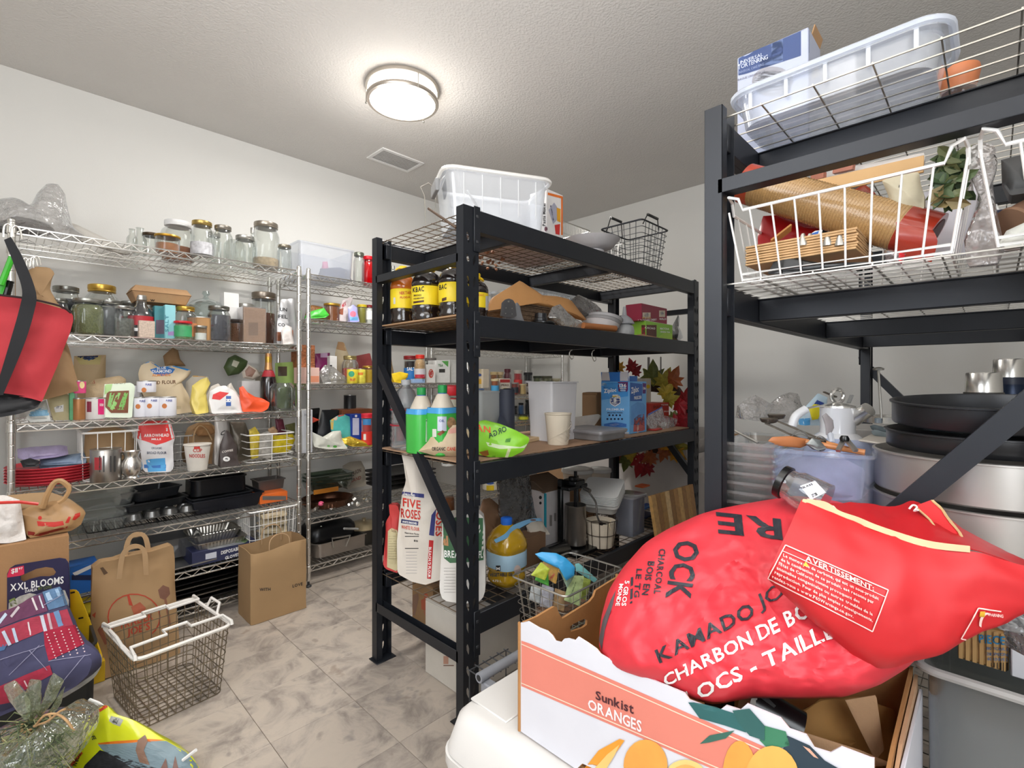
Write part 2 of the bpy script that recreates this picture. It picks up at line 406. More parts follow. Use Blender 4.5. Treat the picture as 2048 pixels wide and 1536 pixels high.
# ================= the room =================
X0,X1,Y0,Y1=-1.25,3.78,-.85,3.43
def structure(name,g,mat,smooth=False):return single(name,g,mat,None,None,(0,0,0),kind='structure',smooth=smooth)
def wallmat():
    m=M('dddcd8',.85,0,.015,2,.05,160);return m
def tile_mat():
    m=bpy.data.materials.new('slate_vinyl');m.use_nodes=True;nt=m.node_tree;b=nt.nodes['Principled BSDF'];N=nt.nodes.new;L=nt.links.new
    g=N('ShaderNodeNewGeometry');oi=N('ShaderNodeObjectInfo');mu=N('ShaderNodeVectorMath');mu.operation='SCALE';cb=N('ShaderNodeCombineXYZ')
    L(oi.outputs['Random'],cb.inputs[0]);L(oi.outputs['Random'],cb.inputs[1]);L(cb.outputs[0],mu.inputs[0]);mu.inputs['Scale'].default_value=31
    ad=N('ShaderNodeVectorMath');ad.operation='ADD';L(g.outputs['Position'],ad.inputs[0]);L(mu.outputs[0],ad.inputs[1])
    n1=N('ShaderNodeTexNoise');n1.inputs['Scale'].default_value=7;n1.inputs['Detail'].default_value=9;n1.inputs['Distortion'].default_value=.7;n1.inputs['Roughness'].default_value=.66;L(ad.outputs[0],n1.inputs['Vector'])
    r1=N('ShaderNodeValToRGB');e=r1.color_ramp.elements;e[0].position=.30;e[0].color=(*lin('7d756e'),1);e[1].position=.72;e[1].color=(*lin('b5aa9d'),1)
    for p,c in ((.40,'978d84'),(.5,'aea398'),(.58,'b9ada0')):q=e.new(p);q.color=(*lin(c),1)
    L(n1.outputs['Fac'],r1.inputs['Fac'])
    v=N('ShaderNodeTexVoronoi');v.inputs['Scale'].default_value=13;
    n3=N('ShaderNodeTexNoise');n3.inputs['Scale'].default_value=9;n3.inputs['Detail'].default_value=3;L(ad.outputs[0],n3.inputs['Vector'])
    mx=N('ShaderNodeMix');mx.data_type='RGBA';mx.inputs[0].default_value=.22;L(ad.outputs[0],mx.inputs[6]);L(n3.outputs['Color'],mx.inputs[7]);L(mx.outputs[2],v.inputs['Vector'])
    r2=N('ShaderNodeValToRGB');r2.color_ramp.elements[0].position=.10;r2.color_ramp.elements[0].color=(1,1,1,1);r2.color_ramp.elements[1].position=.30;r2.color_ramp.elements[1].color=(0,0,0,1);L(v.outputs['Distance'],r2.inputs['Fac'])
    sp=N('ShaderNodeSeparateColor');L(v.outputs['Color'],sp.inputs[0])
    th=N('ShaderNodeMath');th.operation='GREATER_THAN';th.inputs[1].default_value=.42;L(sp.outputs[0],th.inputs[0])
    mm=N('ShaderNodeMath');mm.operation='MULTIPLY';L(r2.outputs['Color'],mm.inputs[0]);L(th.outputs[0],mm.inputs[1])
    m2=N('ShaderNodeMath');m2.operation='MULTIPLY';m2.inputs[1].default_value=.6;L(mm.outputs[0],m2.inputs[0])
    mc=N('ShaderNodeMix');mc.data_type='RGBA';L(m2.outputs[0],mc.inputs[0]);L(r1.outputs['Color'],mc.inputs[6])
    gc=N('ShaderNodeMix');gc.data_type='RGBA';L(sp.outputs[1],gc.inputs[0]);gc.inputs[6].default_value=(*lin('7d7876'),1);gc.inputs[7].default_value=(*lin('8c7a6a'),1);L(gc.outputs[2],mc.inputs[7])
    L(mc.outputs[2],b.inputs['Base Color']);b.inputs['Roughness'].default_value=.48
    bp=N('ShaderNodeBump');bp.inputs['Strength'].default_value=.12;bp.inputs['Distance'].default_value=.004;L(n1.outputs['Fac'],bp.inputs['Height']);L(bp.outputs['Normal'],b.inputs['Normal'])
    return m
fl=structure('floor',box(X0-.1,X1+.1,Y0-.1,Y1+.1,-.06,-.0035),M('8d7c6a',.8,0,.1))
TP=.305;TM=tile_mat();tg=box(-TP/2+.0008,TP/2-.0008,-TP/2+.0008,TP/2-.0008,-.0035,0,.0010)
tme=None
ix0=int(math.floor((X0-.92)/TP));iy0=int(math.floor((Y0-1.73)/TP))
for i in range(ix0,11):
    for j in range(iy0,7):
        cx=.92+TP*(i+.5);cy=1.73+TP*(j+.5)
        if cx >X1+.1 or cy >Y1+.1:continue
        if tme is None:o=mkobj('tile',tg,TM,False);tme=o.data
        else:o=bpy.data.objects.new('tile',tme);COL.objects.link(o)
        o.location=(cx,cy,0);o.parent=fl
CM=M('d6d3cf',.9,0,.02,3,.4,95)
structure('ceiling',box(X0-.1,X1+.1,Y0-.1,Y1+.1,CEIL,CEIL+.08),CM)
WM=wallmat()
structure('wall_back',box(X0-.1,X1+.1,Y1,Y1+.1,0,CEIL),WM)
structure('wall_right',box(X1,X1+.1,Y0,Y1,0,CEIL),WM)
structure('wall_front',box(X0-.1,X1+.1,Y0-.1,Y0,0,CEIL),WM)
structure('wall_left',join(box(X0-.1,X0,Y0,.1,0,CEIL),box(X0-.1,X0,1.0,Y1,0,CEIL),box(X0-.1,X0,.1,1.0,2.05,CEIL)),WM)
TRM=M('e8e8e6',.4,0,0)
structure('baseboard_back',box(X0,X1,Y1-.012,Y1,0,.09),TRM)
structure('baseboard_right',box(X1-.012,X1,Y0,Y1-.012,0,.09),TRM)
# ---- ceiling fixture
t=T('ceiling_light','round flush ceiling light with brushed double ring and glowing diffuser','ceiling light',(LX,LY,CEIL))
RD=.185
t.part('mounting_ring',lathe([(RD,-.022),(RD+.004,-.020),(RD+.004,-.002),(RD,0)],48,(LX,LY,CEIL)),M('b9b3aa',.3,.8,0))
DIF=M('fff8ee',.4,0,0,emit=7)
t.part('diffuser',lathe([(.02,-.088),(.12,-.087),(RD-.02,-.080),(RD-.008,-.062),(RD-.008,-.02)],48,(LX,LY,CEIL)),DIF)
ring=[(RD-.016,-.072),(RD-.018,-.086),(RD-.004,-.086),(RD,-.080),(RD,-.068),(RD-.006,-.066)]
g=lathe(ring,48,(LX,LY,CEIL));t.part('trim_ring',(g[0],g[1][:-2]+[tuple(((5*48+k),(5*48+(k+1) % 48),((k+1) % 48),k)) for k in range(48)]),M('b9b0a6',.3,.8,0))
for a in (20,140,260):
    x,y=LX+math.cos(math.radians(a))*(RD+.002),LY+math.sin(math.radians(a))*(RD+.002)
    t.part('ring_post',join(tube([(x,y,CEIL-.09),(x,y,CEIL-.02)],.003,6),lathe([(0,-.096),(.006,-.094),(.006,-.089),(.003,-.086)],8,(x,y,CEIL))),SILV)
# ---- vent
a=onZ(743,318,CEIL);b=onZ(785,301,CEIL);c=onZ(840,322,CEIL)
vx0,vx1=a.x,c.x-.0;vy1,vy0=b.y,min(a.y,c.y)
cx,cy=(a.x+c.x)/2,(a.y+c.y)/2
t=T('ceiling_vent','square white air vent register in the ceiling past the light','vent',(cx,cy,CEIL))
hw=.165;hd=.105
t.part('frame',join(box(cx-hw,cx+hw,cy-hd,cy-hd+.022,CEIL-.008,CEIL),box(cx-hw,cx+hw,cy+hd-.022,cy+hd,CEIL-.008,CEIL),box(cx-hw,cx-hw+.022,cy-hd+.022,cy+hd-.022,CEIL-.008,CEIL),box(cx+hw-.022,cx+hw,cy-hd+.022,cy+hd-.022,CEIL-.008,CEIL)),WHITE)
t.part('backing',box(cx-hw+.01,cx+hw-.01,cy-hd+.01,cy+hd-.01,CEIL-.003,CEIL-.0005,.0005),M('b8b6b2',.6))
for k in range(9):
    y=cy-hd+.03+k*.0185
    t.part('louver',rot(box(cx-hw+.02,cx+hw-.02,y-.006,y+.006,CEIL-.006,CEIL-.0045,.0002),(cx,y,CEIL-.005),rx=.5),WHITE)
# ================= chrome wire shelving =================
def zig(a,b,z0,z1,step,r=.0022):
    a=Vector(a);b=Vector(b);n=max(2,int((b-a).length/step));P=[]
    for i in range(n+1):
        p=a+(b-a)*i/n;P.append((p.x,p.y,z1 if i % 2 else z0))
    return tube(P,r*1.35,4)
def wire_unit(x0,x1,y0,y1,levels,label,top,group='chrome wire shelving along the back wall',wires=True):
    t=T('wire_shelving_unit',label,'shelving unit',((x0+x1)/2,(y0+y1)/2,0),group)
    for x in (x0,x1):
        for y in (y0,y1):
            pr=[(.0125,.035)];z=.035
            while z <top-.03:z += .0508;pr += [(.0125,z-.0045),(.0125,z-.003),(.0117,z-.0015),(.0125,z),(.0125,z+.0015)]
            pr += [(.0125,top-.004),(.008,top)]
            p=t.part('post',lathe(pr,10,(x,y,0)),CHROME)
            t.part('leveling_foot',lathe([(.017,0),(.018,.006),(.008,.012),(.006,.036)],10,(x,y,0)),DKGREY,parent=p,hit=False)
    for z in levels:
        ya,yb=y0,y1;G=[]
        for y in (ya,yb):G += [tube([(x0,y,z-.003),(x1,y,z-.003)],.0042,5),tube([(x0,y,z-.032),(x1,y,z-.032)],.0042,5)]
        for x in (x0,x1):G += [tube([(x,ya,z-.003),(x,yb,z-.003)],.0035,5),tube([(x,ya,z-.032),(x,yb,z-.032)],.0032,5)]
        s=t.part('shelf',join(*G),CHROME)
        t.part('truss_wire',join(*([zig((x0+.01,y,0),(x1-.01,y,0),z-.031,z-.004,.034) for y in (ya,yb)]+[zig((x,ya+.01,0),(x,yb-.01,0),z-.031,z-.004,.034) for x in (x0,x1)])),CHROME,parent=s,hit=False)
        n=int((x1-x0)/.0265);G=[]
        for i in range(1,n):x=x0+(x1-x0)*i/n;G.append(tube([(x,ya,z-.001),(x,yb,z-.001)],.0021,4,caps=False))
        for k in (.33,.66):y=ya+(yb-ya)*k;G += [tube([(x0,y,z-.004),(x1,y,z-.004)],.0024,4)];
        for k in (.5,):y=ya+(yb-ya)*k;G += [zig((x0,y,0),(x1,y,0),z-.028,z-.004,.05,.0018),tube([(x0,y,z-.030),(x1,y,z-.030)],.002,4)]
        t.part('grid_wires',join(*G),CHROME,parent=s,hit=False)
        for x in (x0,x1):
            for y in (ya,yb):t.part('collar',lathe([(.0135,-.036),(.0165,-.034),(.0155,.001),(.0135,.003)],10,(x,y,z)),CHROME,parent=s,hit=False)
    return t
YF,YB=2.875,3.335
L1=[1.85,1.417,1.035,.755,.51,.262,.075];L2=[1.84,1.577,1.19,.78,.40,.12];L3=[1.84,1.457,1.085,.86,.57,.30]
wire_unit(.012,1.18,YF,YB,L1,'wide chrome wire shelving unit at the left, with empty jars on top',1.875)
wire_unit(1.235,2.41,YF,YB,L2,'chrome wire shelving unit in the middle of the back wall, clear bin on top',1.87)
wire_unit(2.46,3.62,YF,YB,L3,'chrome wire shelving unit in the far corner, filled with condiment jars',1.87)
t=T('wire_shelving_unit','chrome shelving unit cut off by the left edge of the photo','shelving unit',(-.5,3.1,0),'chrome wire shelving along the back wall')
for x in (-.04,-1.0):
    for y in (YF,YB):t.part('post',lathe([(.0125,0),(.0125,1.87),(.008,1.875)],10,(x,y,0)),CHROME)
for z in (1.85,1.04,.5):t.part('shelf',join(*[tube([(-.04,y,z-q),(-1.0,y,z-q)],.0035,5) for y in (YF,YB) for q in (0,.03)],*[tube([(-.04-.06*i,YF,z),(-.04-.06*i,YB,z)],.0018,4) for i in range(17)]),CHROME)
# ================= black industrial racks =================
def leg(t,x,y,dx,dy,H=1.83):
    """angle-braced channel post: slotted web on the y face, flanges pointing dy; dx is the outer side"""
    W=.072;D=.04;xa,xb=(x,x+W) if dx <0 else (x-W,x)
    cell=.0763;V=[];F=[]
    n=int(H/cell)
    for k in range(n):
        z=k*cell
        O=[Vector((0,0,0)),Vector((W,0,0)),Vector((W,cell,0)),Vector((0,cell,0))]
        def tear(cx,s):
            o=[]
            for i in range(8):
                a=2*math.pi*i/8;o.append(Vector((cx+s*.004*math.sin(a)+.0065*math.cos(a)*(1 if math.sin(a) >-.1 else .6),cell*.5+.021*math.sin(a),0)))
            return o[::-1]
        polys=[O,tear(W*.30,-1),tear(W*.70,1)];fl_=[p for q in polys for p in q];b0=len(V)
        V += [(xa+p.x,0,z+p.y) for p in fl_];F += [tuple(i+b0 for i in f) for f in geometry.tessellate_polygon(polys)]
    b0=len(V);V += [(xa,0,n*cell),(xb,0,n*cell),(xb,0,H),(xa,0,H)];F.append((b0,b0+1,b0+2,b0+3))
    ya=y;web=join(([(v[0],ya,v[2]) for v in V],F),([(v[0],ya+dy*.0018,v[2]) for v in V],[f[::-1] for f in F]))
    fl_=join(box(xa,xa+.002,min(y,y+dy*D),max(y,y+dy*D),0,H,.0005),box(xb-.002,xb,min(y,y+dy*D),max(y,y+dy*D),0,H,.0005),box(xa,xa+.027,min(y+dy*D,y+dy*(D-.002)),max(y+dy*D,y+dy*(D-.002)),0,H,.0005))
    l=t.part('post',join(web,fl_),BLKM,smooth=False)
    t.part('foot_plate',box(xa-.012,xb+.012,min(y-dy*.008,y+dy*.06),max(y-dy*.008,y+dy*.06),0,.004),BLKM,parent=l,hit=False)
    return l
def rack(x0,x1,y0,y1,levels,label,dspy,decks,dg):
    t=T('storage_rack',label,'rack',((x0+x1)/2,(y0+y1)/2,0),'black steel storage racks')
    leg(t,x0,y0,-1,1);leg(t,x0,y1,-1,-1);leg(t,x1,y0,1,1);leg(t,x1,y1,1,-1)
    for z in levels:
        for y,s in ((y0,-1),(y1,1)):
            bm=t.part('beam',join(box(x0+.05,x1-.05,y-(.004 if s <0 else .034),y+(.034 if s <0 else .004),z-.076,z-.012,.002),box(x0+.05,x1-.05,y-(.0045 if s <0 else .018),y+(.018 if s <0 else .0045),z-.0765,z,.002)),BLKM)
            for xc in (x0+.045,x1-.075):
                cp=t.part('connector_plate',box(xc,xc+.03,y+s*.002,y+s*.0065,z-.15,z+.012,.002),BLKM,parent=bm,hit=False)
            t.part('rivet',join(*[lathe([(.0045,0),(.0035,.003),(0,.0035)],8,(xx,0,0)) for xx in ()] or [box(x0+.054,x0+.064,y+s*.006,y+s*.009,z+q,z+q+.010,.001) for q in (-.03,-.12)]+[box(x1-.066,x1-.056,y+s*.006,y+s*.009,z+q,z+q+.010,.001) for q in (-.03,-.12)]),DKGREY,parent=bm,hit=False)
        for x in (x0+.27,x0+.99,x1-.22):
            t.part('cross_bar',join(box(x-.014,x+.014,y0+.034,y1-.034,z-.072,z-.016,.002),box(x-.02,x+.02,y0+.034,y1-.034,z-.018,z-.0145,.001)),BLKM)
        zz=z-.008;G=[];nx=int((x1-x0-.08)/.05);ny=int((y1-y0-.02)/dspy)
        xa,xb,ya,yb=x0+.03,x1-.03,y0+.012,y1-.012
        for i in range(nx+1):x=xa+(xb-xa)*i/nx;G.append(tube([(x,ya,zz),(x,yb,zz)],.0019,4))
        for j in range(ny+1):y=ya+(yb-ya)*j/ny;G.append(tube([(xa,y,zz+.003),(xb,y,zz+.003)],.0019,4))
        t.part('wire_deck',join(*G),dg)
    for x,s in ((x0+.018,-1),(x1-.018,1)):
        t.part('strut',join(box(x-.018,x+.018,y0+.03,y1-.03,1.633,1.635),box(x-.018,x-.016,y0+.03,y1-.03,1.633,1.664,.0005),box(x+.016,x+.018,y0+.03,y1-.03,1.633,1.664,.0005)),BLKM)
        t.part('strut',join(box(x-.018,x+.018,y0+.03,y1-.03,.216,.218),box(x-.018,x-.016,y0+.03,y1-.03,.216,.256,.0005),box(x+.016,x+.018,y0+.03,y1-.03,.216,.256,.0005)),BLKM)
    return t
RC=rack(1.11,3.03,1.32,1.935,[1.822,1.447,.915,.38],'black steel rack in the middle of the room with boxes and bottles',.05,4,M('8a7a68',.4,.7,.1))
for x in (1.128,3.012):RC.part('brace',bar((x,1.905,1.27),(x,1.35,.61),.030,.036,(1,0,0)),BLKM)
RR=rack(1.11,3.03,-.145,.470,[1.82,1.44,.915,.38],'black steel rack at the right with clear bin on top and white baskets',.088,4,WIREG)
for x,a in ((1.128,0),(3.012,1)):
    RR.part('brace',bar((x,.44 if a else -.115,1.27),(x,-.115 if a else .43,.60),.030,.036,(1,0,0)),BLKM)
# ================= builders for shelf goods =================
def rest(g,Z):
    if Z is None:return g
    z=min(v[2] for v in g[0]);return mv(g,(0,0,Z-z))
def deco(t,D,parent=None):
    for q in D or []:
        if q[0] == 'w':write(t,q[1],q[2],q[3],q[4],q[5] if len(q) >5 else INKK,**(q[6] if len(q) >6 else {}))
        else:patch(t,q[1],q[2],**(q[3] if len(q) >3 else {}))
def bag(name,label,cat,px,pl,t,mat,Z=None,D=None,group=None,extra=None,**k):
    g=rest(pillow(px,pl,t,**k),Z)
    if not D and not extra:return single(name,g,mat,label,cat,group=group)
    o=T(name,label,cat,base_of(g),group);o.part('pouch' if 'bag' in name or 'pouch' in name or 'packet' in name else 'body',g,mat)
    if extra:extra(o,g)
    deco(o,D);return o
def jar(u,Y,Z,w,vt,lid=SILV,fill=None,fl=.8,band=None,bh=(.25,.7),style='jar',name='glass_jar',label='',cat='jar',group=None,glass=GLASS,lidname='lid',D=None,lift=0):
    X=XY(u,Y);d=dep((X,Y));r=w/2*d/FPX;zt=HC+(VH-vt)*d/FPX;Z=Z+lift;h=max(zt-Z,.02)
    c=(X,Y,Z+.001);t=T(name,label,cat,c,group)
    if style == 'jar':pr=[(r*.9,0),(r,h*.06),(r,h*.68),(r*.93,h*.76),(r*.74,h*.83),(r*.72,h*.86)];lr=r*.78;lz=h*.86
    elif style == 'mason':pr=[(r*.88,0),(r,h*.05),(r,h*.70),(r*.9,h*.79),(r*.80,h*.83),(r*.80,h*.88)];lr=r*.86;lz=h*.88
    elif style == 'straight':pr=[(r*.95,0),(r,h*.03),(r,h*.86)];lr=r*1.03;lz=h*.86
    elif style == 'bottle':pr=[(r*.9,0),(r,h*.04),(r,h*.52),(r*.85,h*.62),(r*.42,h*.76),(r*.36,h*.90)];lr=r*.42;lz=h*.88
    elif style == 'vial':pr=[(r*.9,0),(r,h*.06),(r,h*.55),(r*.55,h*.72),(r*.5,h*1.0),(r*.62,h)];lr=0;lz=h
    t.part('glass',lathe(pr,20,c),glass)
    if fill:
        q=[(a*.93,max(.002,z)) for a,z in pr if z <= h*fl];q=q or [(r*.85,.002)]
        ra=q[-1][0];t.part('contents',lathe(q+[(ra,max(h*fl*.98,q[-1][1]+.001)),(ra*.5,h*fl)],16,c),fill)
    if lid and lr:
        H=max(h-lz,.006)
        t.part(lidname,lathe([(lr*.98,lz-c[2]*0),(lr*1.03,lz+H*.1),(lr*.99,lz+H*.25),(lr*1.03,lz+H*.4),(lr*1.02,lz+H*.9),(lr*.92,h),(lr*.85,h-.0008)],20,c),lid)
    if band:t.part('label_band',lathe([(r*1.012,h*bh[0]),(r*1.016,h*bh[1])],20,c),band)
    deco(t,D);return t
def can(u,Y,Z,w,vt,mat=WHITE,name='food_can',label='',cat='can',group=None,D=None,rim=SILV,lift=0):
    X=XY(u,Y);d=dep((X,Y));r=w/2*d/FPX;zt=HC+(VH-vt)*d/FPX;Z += lift;h=max(zt-Z,.02);c=(X,Y,Z+.001)
    t=T(name,label,cat,c,group)
    t.part('body',lathe([(r*.96,0),(r,.003),(r,h-.003),(r*.96,h)],20,c),mat)
    t.part('rim',lathe([(r*.98,h-.004),(r*1.02,h-.003),(r*1.02,h+.001),(r*.95,h+.001),(r*.93,h-.002)],20,c),rim);deco(t,D);return t
def crate(name,label,cat,u0,u1,vt,Y,dy,Z,mat,D=None,group=None,rz=0,body='carton',lift=0,c=.0015,flap=None):
    xa,xb=XY(u0,Y),XY(u1,Y);d=dep(((xa+xb)/2,Y));zt=HC+(VH-vt)*d/FPX;Z += lift+.001
    g=box(xa,xb,Y,Y+dy,Z,max(zt,Z+.01),c);ce=((xa+xb)/2,Y,Z)
    if rz:g=rot(g,ce,rz)
    t=T(name,label,cat,ce,group);t.part(body,g,mat)
    if flap:
        f=box(xa+.001,xb-.001,Y+.001,Y+dy*.5-.0005,zt,zt+.0012,.0004);f2=box(xa+.001,xb-.001,Y+dy*.5+.0005,Y+dy-.001,zt,zt+.0012,.0004)
        for q in (f,f2):t.part('flap',rot(q,ce,rz) if rz else q,flap)
    deco(t,D);return t
def basket_g(x0,x1,y0,y1,z0,z1,mat,sp=.03,hz=4,r=.0016,rim=.004,tp=.9,t=None,rimmat=None,shape=.02,vs=None):
    cx,cy=(x0+x1)/2,(y0+y1)/2;W,D=x1-x0,y1-y0;vs=vs or sp
    def ring(f,z,rr=shape):return [(cx+a,cy+b,z) for a,b in rrect(W*f,D*f,min(rr,W*.3,D*.3),4)]
    G=[tube(ring(tp+(1-tp)*k/hz,z0+(z1-z0)*k/hz),r,4,True) for k in range(hz)]
    nx=max(2,int(W/vs));ny=max(2,int(D/vs))
    for i in range(1,nx):
        x=-W/2+W*i/nx
        G.append(tube([(cx+x,cy-D/2,z1),(cx+x*tp,cy-D/2*tp,z0),(cx+x*tp,cy+D/2*tp,z0),(cx+x,cy+D/2,z1)],r,4))
    for j in range(1,ny):
        y=-D/2+D*j/ny
        G.append(tube([(cx-W/2,cy+y,z1),(cx-W/2*tp,cy+y*tp,z0),(cx+W/2*tp,cy+y*tp,z0),(cx+W/2,cy+y,z1)],r,4))
    t.part('wire_mesh',join(*G),mat);t.part('rim',tube(ring(1,z1),rim,6,True),rimmat or mat)
S=.002   # clearance over the shelf wires
# contents colours
HERB=M('6f7446',.8,0,.35,160,.6,160);DARKC=M('26262a',.6,0,.3,150,.5,150);BEANS=M('8a5a38',.7,0,.4,170,.6,170);GRAINS=M('b08b62',.8,0,.2,200,.4,200)
OATS=M('c9b48c',.8,0,.2,160,.5,160);COCOA=M('6b3c24',.8,0,.1,60);HONEY=M('8a4a16',.15,0,.15,10,coat=.5);OLIVE=M('9a9430',.4,0,.2,60);SALSA=M('a8381c',.4,0,.25,90)
NUTS=M('9a5c30',.6,0,.4,90,.8,90);BLKL=M('1a1012',.15,0,0,coat=.6)
POUCH=M('cdb99a',.5,0,.06,8,.25,18);KPAP=M('a3845f',.75,0,.08,8,.4,14);KPAP2=M('9c7c58',.75,0,.08,8,.4,14);WPLA=M('e6e4e0',.35,0,.04,8,.5,18);YPLA=M('e6c62a',.35,0,.05,8,.5,18)
# ----- left unit, top shelf (1.85)
Z=1.85+S
bag('plastic_bag','big clear plastic bag slumped at the left end of the top wire shelf','bag',[(-25,400),(28,392),(60,412),(74,384),(92,366),(114,364),(130,384),(136,420),(144,455),(168,474),(120,478),(50,462),(-25,450)],('Y',2.93),.22,CL('eeeeee',.34,.42,.10,'dedcda',1.0),Z,wr=.012,wf=11,base=.5)
bag('dried_food_bundle','dark grey lumps inside the clear bag on the top wire shelf','food',[(0,440),(30,428),(70,436),(100,446),(112,462),(80,470),(20,462),(-10,456)],('Y',2.99),.10,M('6c6a68',.8,0,.4,60,.8,60),Z,wr=.008,wf=20)
for i,(pts,lb) in enumerate((([(136,428),(152,432),(250,480),(262,492),(250,494),(140,462)],'rear grey foam board leaning behind the clear bag'),([(140,446),(160,450),(236,486),(240,494),(222,494),(150,474)],'front grey foam board lying beside the clear bag'))):
    g=rest(pillow(pts,('Y',3.14-.08*i),.03,wr=0,base=.9),Z);single('foam_board',g,M('b9b5ae',.8,0,.04),lb,'board')
jar(264,3.02,Z,18,459,None,style='vial',name='glass_bottle',cat='bottle',label='small round-bellied clear bottle on the top wire shelf beside a taller one')
jar(280,3.12,Z,24,457,None,style='vial',name='glass_bottle',cat='bottle',label='clear open-necked carafe behind the small round bottle, top wire shelf')
jar(304,3.10,Z,30,468,M('4a3a28',.4,.5,0),style='straight',label='squat jar with dark brown lid at the left of the top shelf jars')
jar(335,3.0,Z,42,472,GOLD,M('a3683a',.7,0,.2,40),.55,style='straight',label='wide jar with gold lid and brown contents before the white-lidded jar')
jar(356,3.16,Z,58,444,M('e8e8e8',.4),M('b87a58',.7,0,.1),.35,style='jar',label='largest clear jar with a white screw lid on the top shelf')
jar(404,3.05,Z,40,444,M('b59c5e',.35,.9),style='mason',band=M('c8c8cc',.6,0,.3,60),bh=(.15,.45),label='tall jar with dull gold lid and grey printed label on the top shelf')
jar(428,3.18,Z,26,466,SILV,style='mason',label='thin jar peeping between the gold-lidded and silver-lidded jars')
jar(446,3.02,Z,34,453,M('9a948a',.35,.9),style='mason',label='two-ringed silver-lidded jar right of the grey-labelled jar')
jar(470,3.14,Z,40,473,None,style='jar',label='open glass jar without lid near the middle of the top shelf')
jar(490,3.02,Z,42,473,SILV,style='jar',label='squat jar with flat silver lid left of the tallest jar')
jar(505,3.2,Z,18,456,SILV,style='bottle',name='glass_bottle',cat='bottle',label='narrow bottle with silver cap behind the squat jar')
jar(532,3.0,Z,50,447,M('a49c90',.3,.9),style='mason',fill=M('b9a58c',.7,0,.3,40),fl=.22,label='tallest clear jar with silver lid and a few scraps inside')
jar(569,2.98,Z,28,491,M('a09888',.3,.9),style='mason',label='small jar with silver lid at the right end of the top shelf')
# ----- middle unit, top shelf (1.84)
Z=1.84+S
xa,xb=XY(600,2.92),XY(706,2.92)
t=T('storage_bin','milky clear bin holding navy and pink items on the middle unit top','bin',((xa+xb)/2,3.07,Z));t.part('bin',tub(xb-xa+.03,.33,.20,.03,.9,.002,.008,((xa+xb)/2+.01,3.09,Z)),CL('f4f6fa',.24,.3,.15,'eef0f4'))
bag('navy_cloth','folded navy blue cloth inside the milky bin on the middle unit','cloth',[(640,524),(680,522),(698,530),(698,552),(640,548)],('Y',3.0),.15,M('3a4a6a',.8,0,.1),Z+.008)
bag('pink_cup','pink plastic cup standing up inside the milky bin','cup',[(645,504),(655,504),(658,526),(643,526)],('Y',3.06),.04,M('b0507c',.5),Z+.06)
jar(718,2.99,Z,22,506,M('8a8e80',.3,.9),style='mason',label='slim clear jar with silver lid beside the red bottle')
jar(737,3.0,Z,26,514,M('c41020',.3,0,.05),M('b01020',.5),.8,style='mason',glass=CL('ff6060',.3,.4,.05,'c01020'),name='red_glass_jar',label='bright red glass jar partly hidden by the black rack post')
for i in range(7):
    jar(772+i*14,3.22-.02*(i % 2),Z,16,530+i*2,SILV if i % 2 else None,style='bottle',name='clear_bottle',cat='bottle',group='clear bottles on the middle unit top behind the dark bottles',label='clear empty bottle on the wire shelf seen behind the dark juice bottles',glass=CL('e8ece8',.25,.4,.05,'e0e6e0'))
# ----- left unit, second shelf (1.417)
Z=1.417+S
jar(132,3.08,Z,46,574,M('8c8c86',.3,.9),DARKC,.75,style='mason',label='dark-filled jar with silver lid half behind the kraft bag',lift=0)
jar(118,2.97,Z,30,598,M('8c8c86',.3,.9),DARKC,.7,style='mason',label='smaller dark jar behind the red tote, second shelf')
jar(176,2.97,Z,54,599,M('9a9a94',.3,.9),HERB,.85,style='mason',label='jar packed with green dried herbs on the second shelf')
jar(204,3.17,Z,56,571,GOLD,DARKC,.5,style='jar',label='large round-shouldered jar with gold lid behind the herb jar')
jar(220,2.99,Z,44,602,M('9a9a94',.3,.9),M('4c4e50',.6,0,.3,120),.8,style='mason',label='jar of dark grey leaves right of the herb jar')
jar(247,2.97,Z,40,613,M('b0b0aa',.3,.9),M('6a6a64',.6,0,.4,90),.6,style='mason',label='clear mason jar with grey contents left of the dark bottle')
jar(264,3.16,Z,42,604,M('8c8c86',.3,.9),HERB,.6,style='mason',label='jar with dull lid at the back between clear jar and dark bottle')
t=jar(283,2.99,Z,44,591,SILV,BLKL,.8,M('a81e28',.5),(.28,.50),style='bottle',name='molasses_bottle',cat='bottle',label='dark syrup bottle with red and white label on the second shelf')
t.part('label_band',lathe([(.055,0)] and [(44/2*dep(t.loc)/FPX*1.014,.03),(44/2*dep(t.loc)/FPX*1.016,.045)],20,tuple(t.loc)),WHITE)
crate('spice_box','small square see-through box of beige pellets before the dark bottle','box',278,310,642,2.91,.05,Z,M('c4b0a0',.5,0,.25,120),body='box',flap=M('d8ccc0',.4))
jar(318,3.16,Z,36,612,SILV,GRAINS,.4,style='mason',label='mostly hidden jar behind the teal carton')
crate('tea_carton','teal and pale blue upright carton with violet corner','carton',309,332,612,2.95,.05,Z,M('3d8088',.5,0,.1),D=[('p',quad(312,640,330,668),M('5a4a5c',.5))])
crate('tea_carton','pale turquoise carton leaning beside the teal carton, second shelf','carton',330,351,610,2.93,.05,Z,M('8ccad2',.5,0,.08),D=[('w','SALT',(337,664),(337,630),7,M('4a90a0',.5),{'up':(-1,0)}),('p',[(336,664),(350,662),(350,671),(336,671)],M('b090c8',.5))])
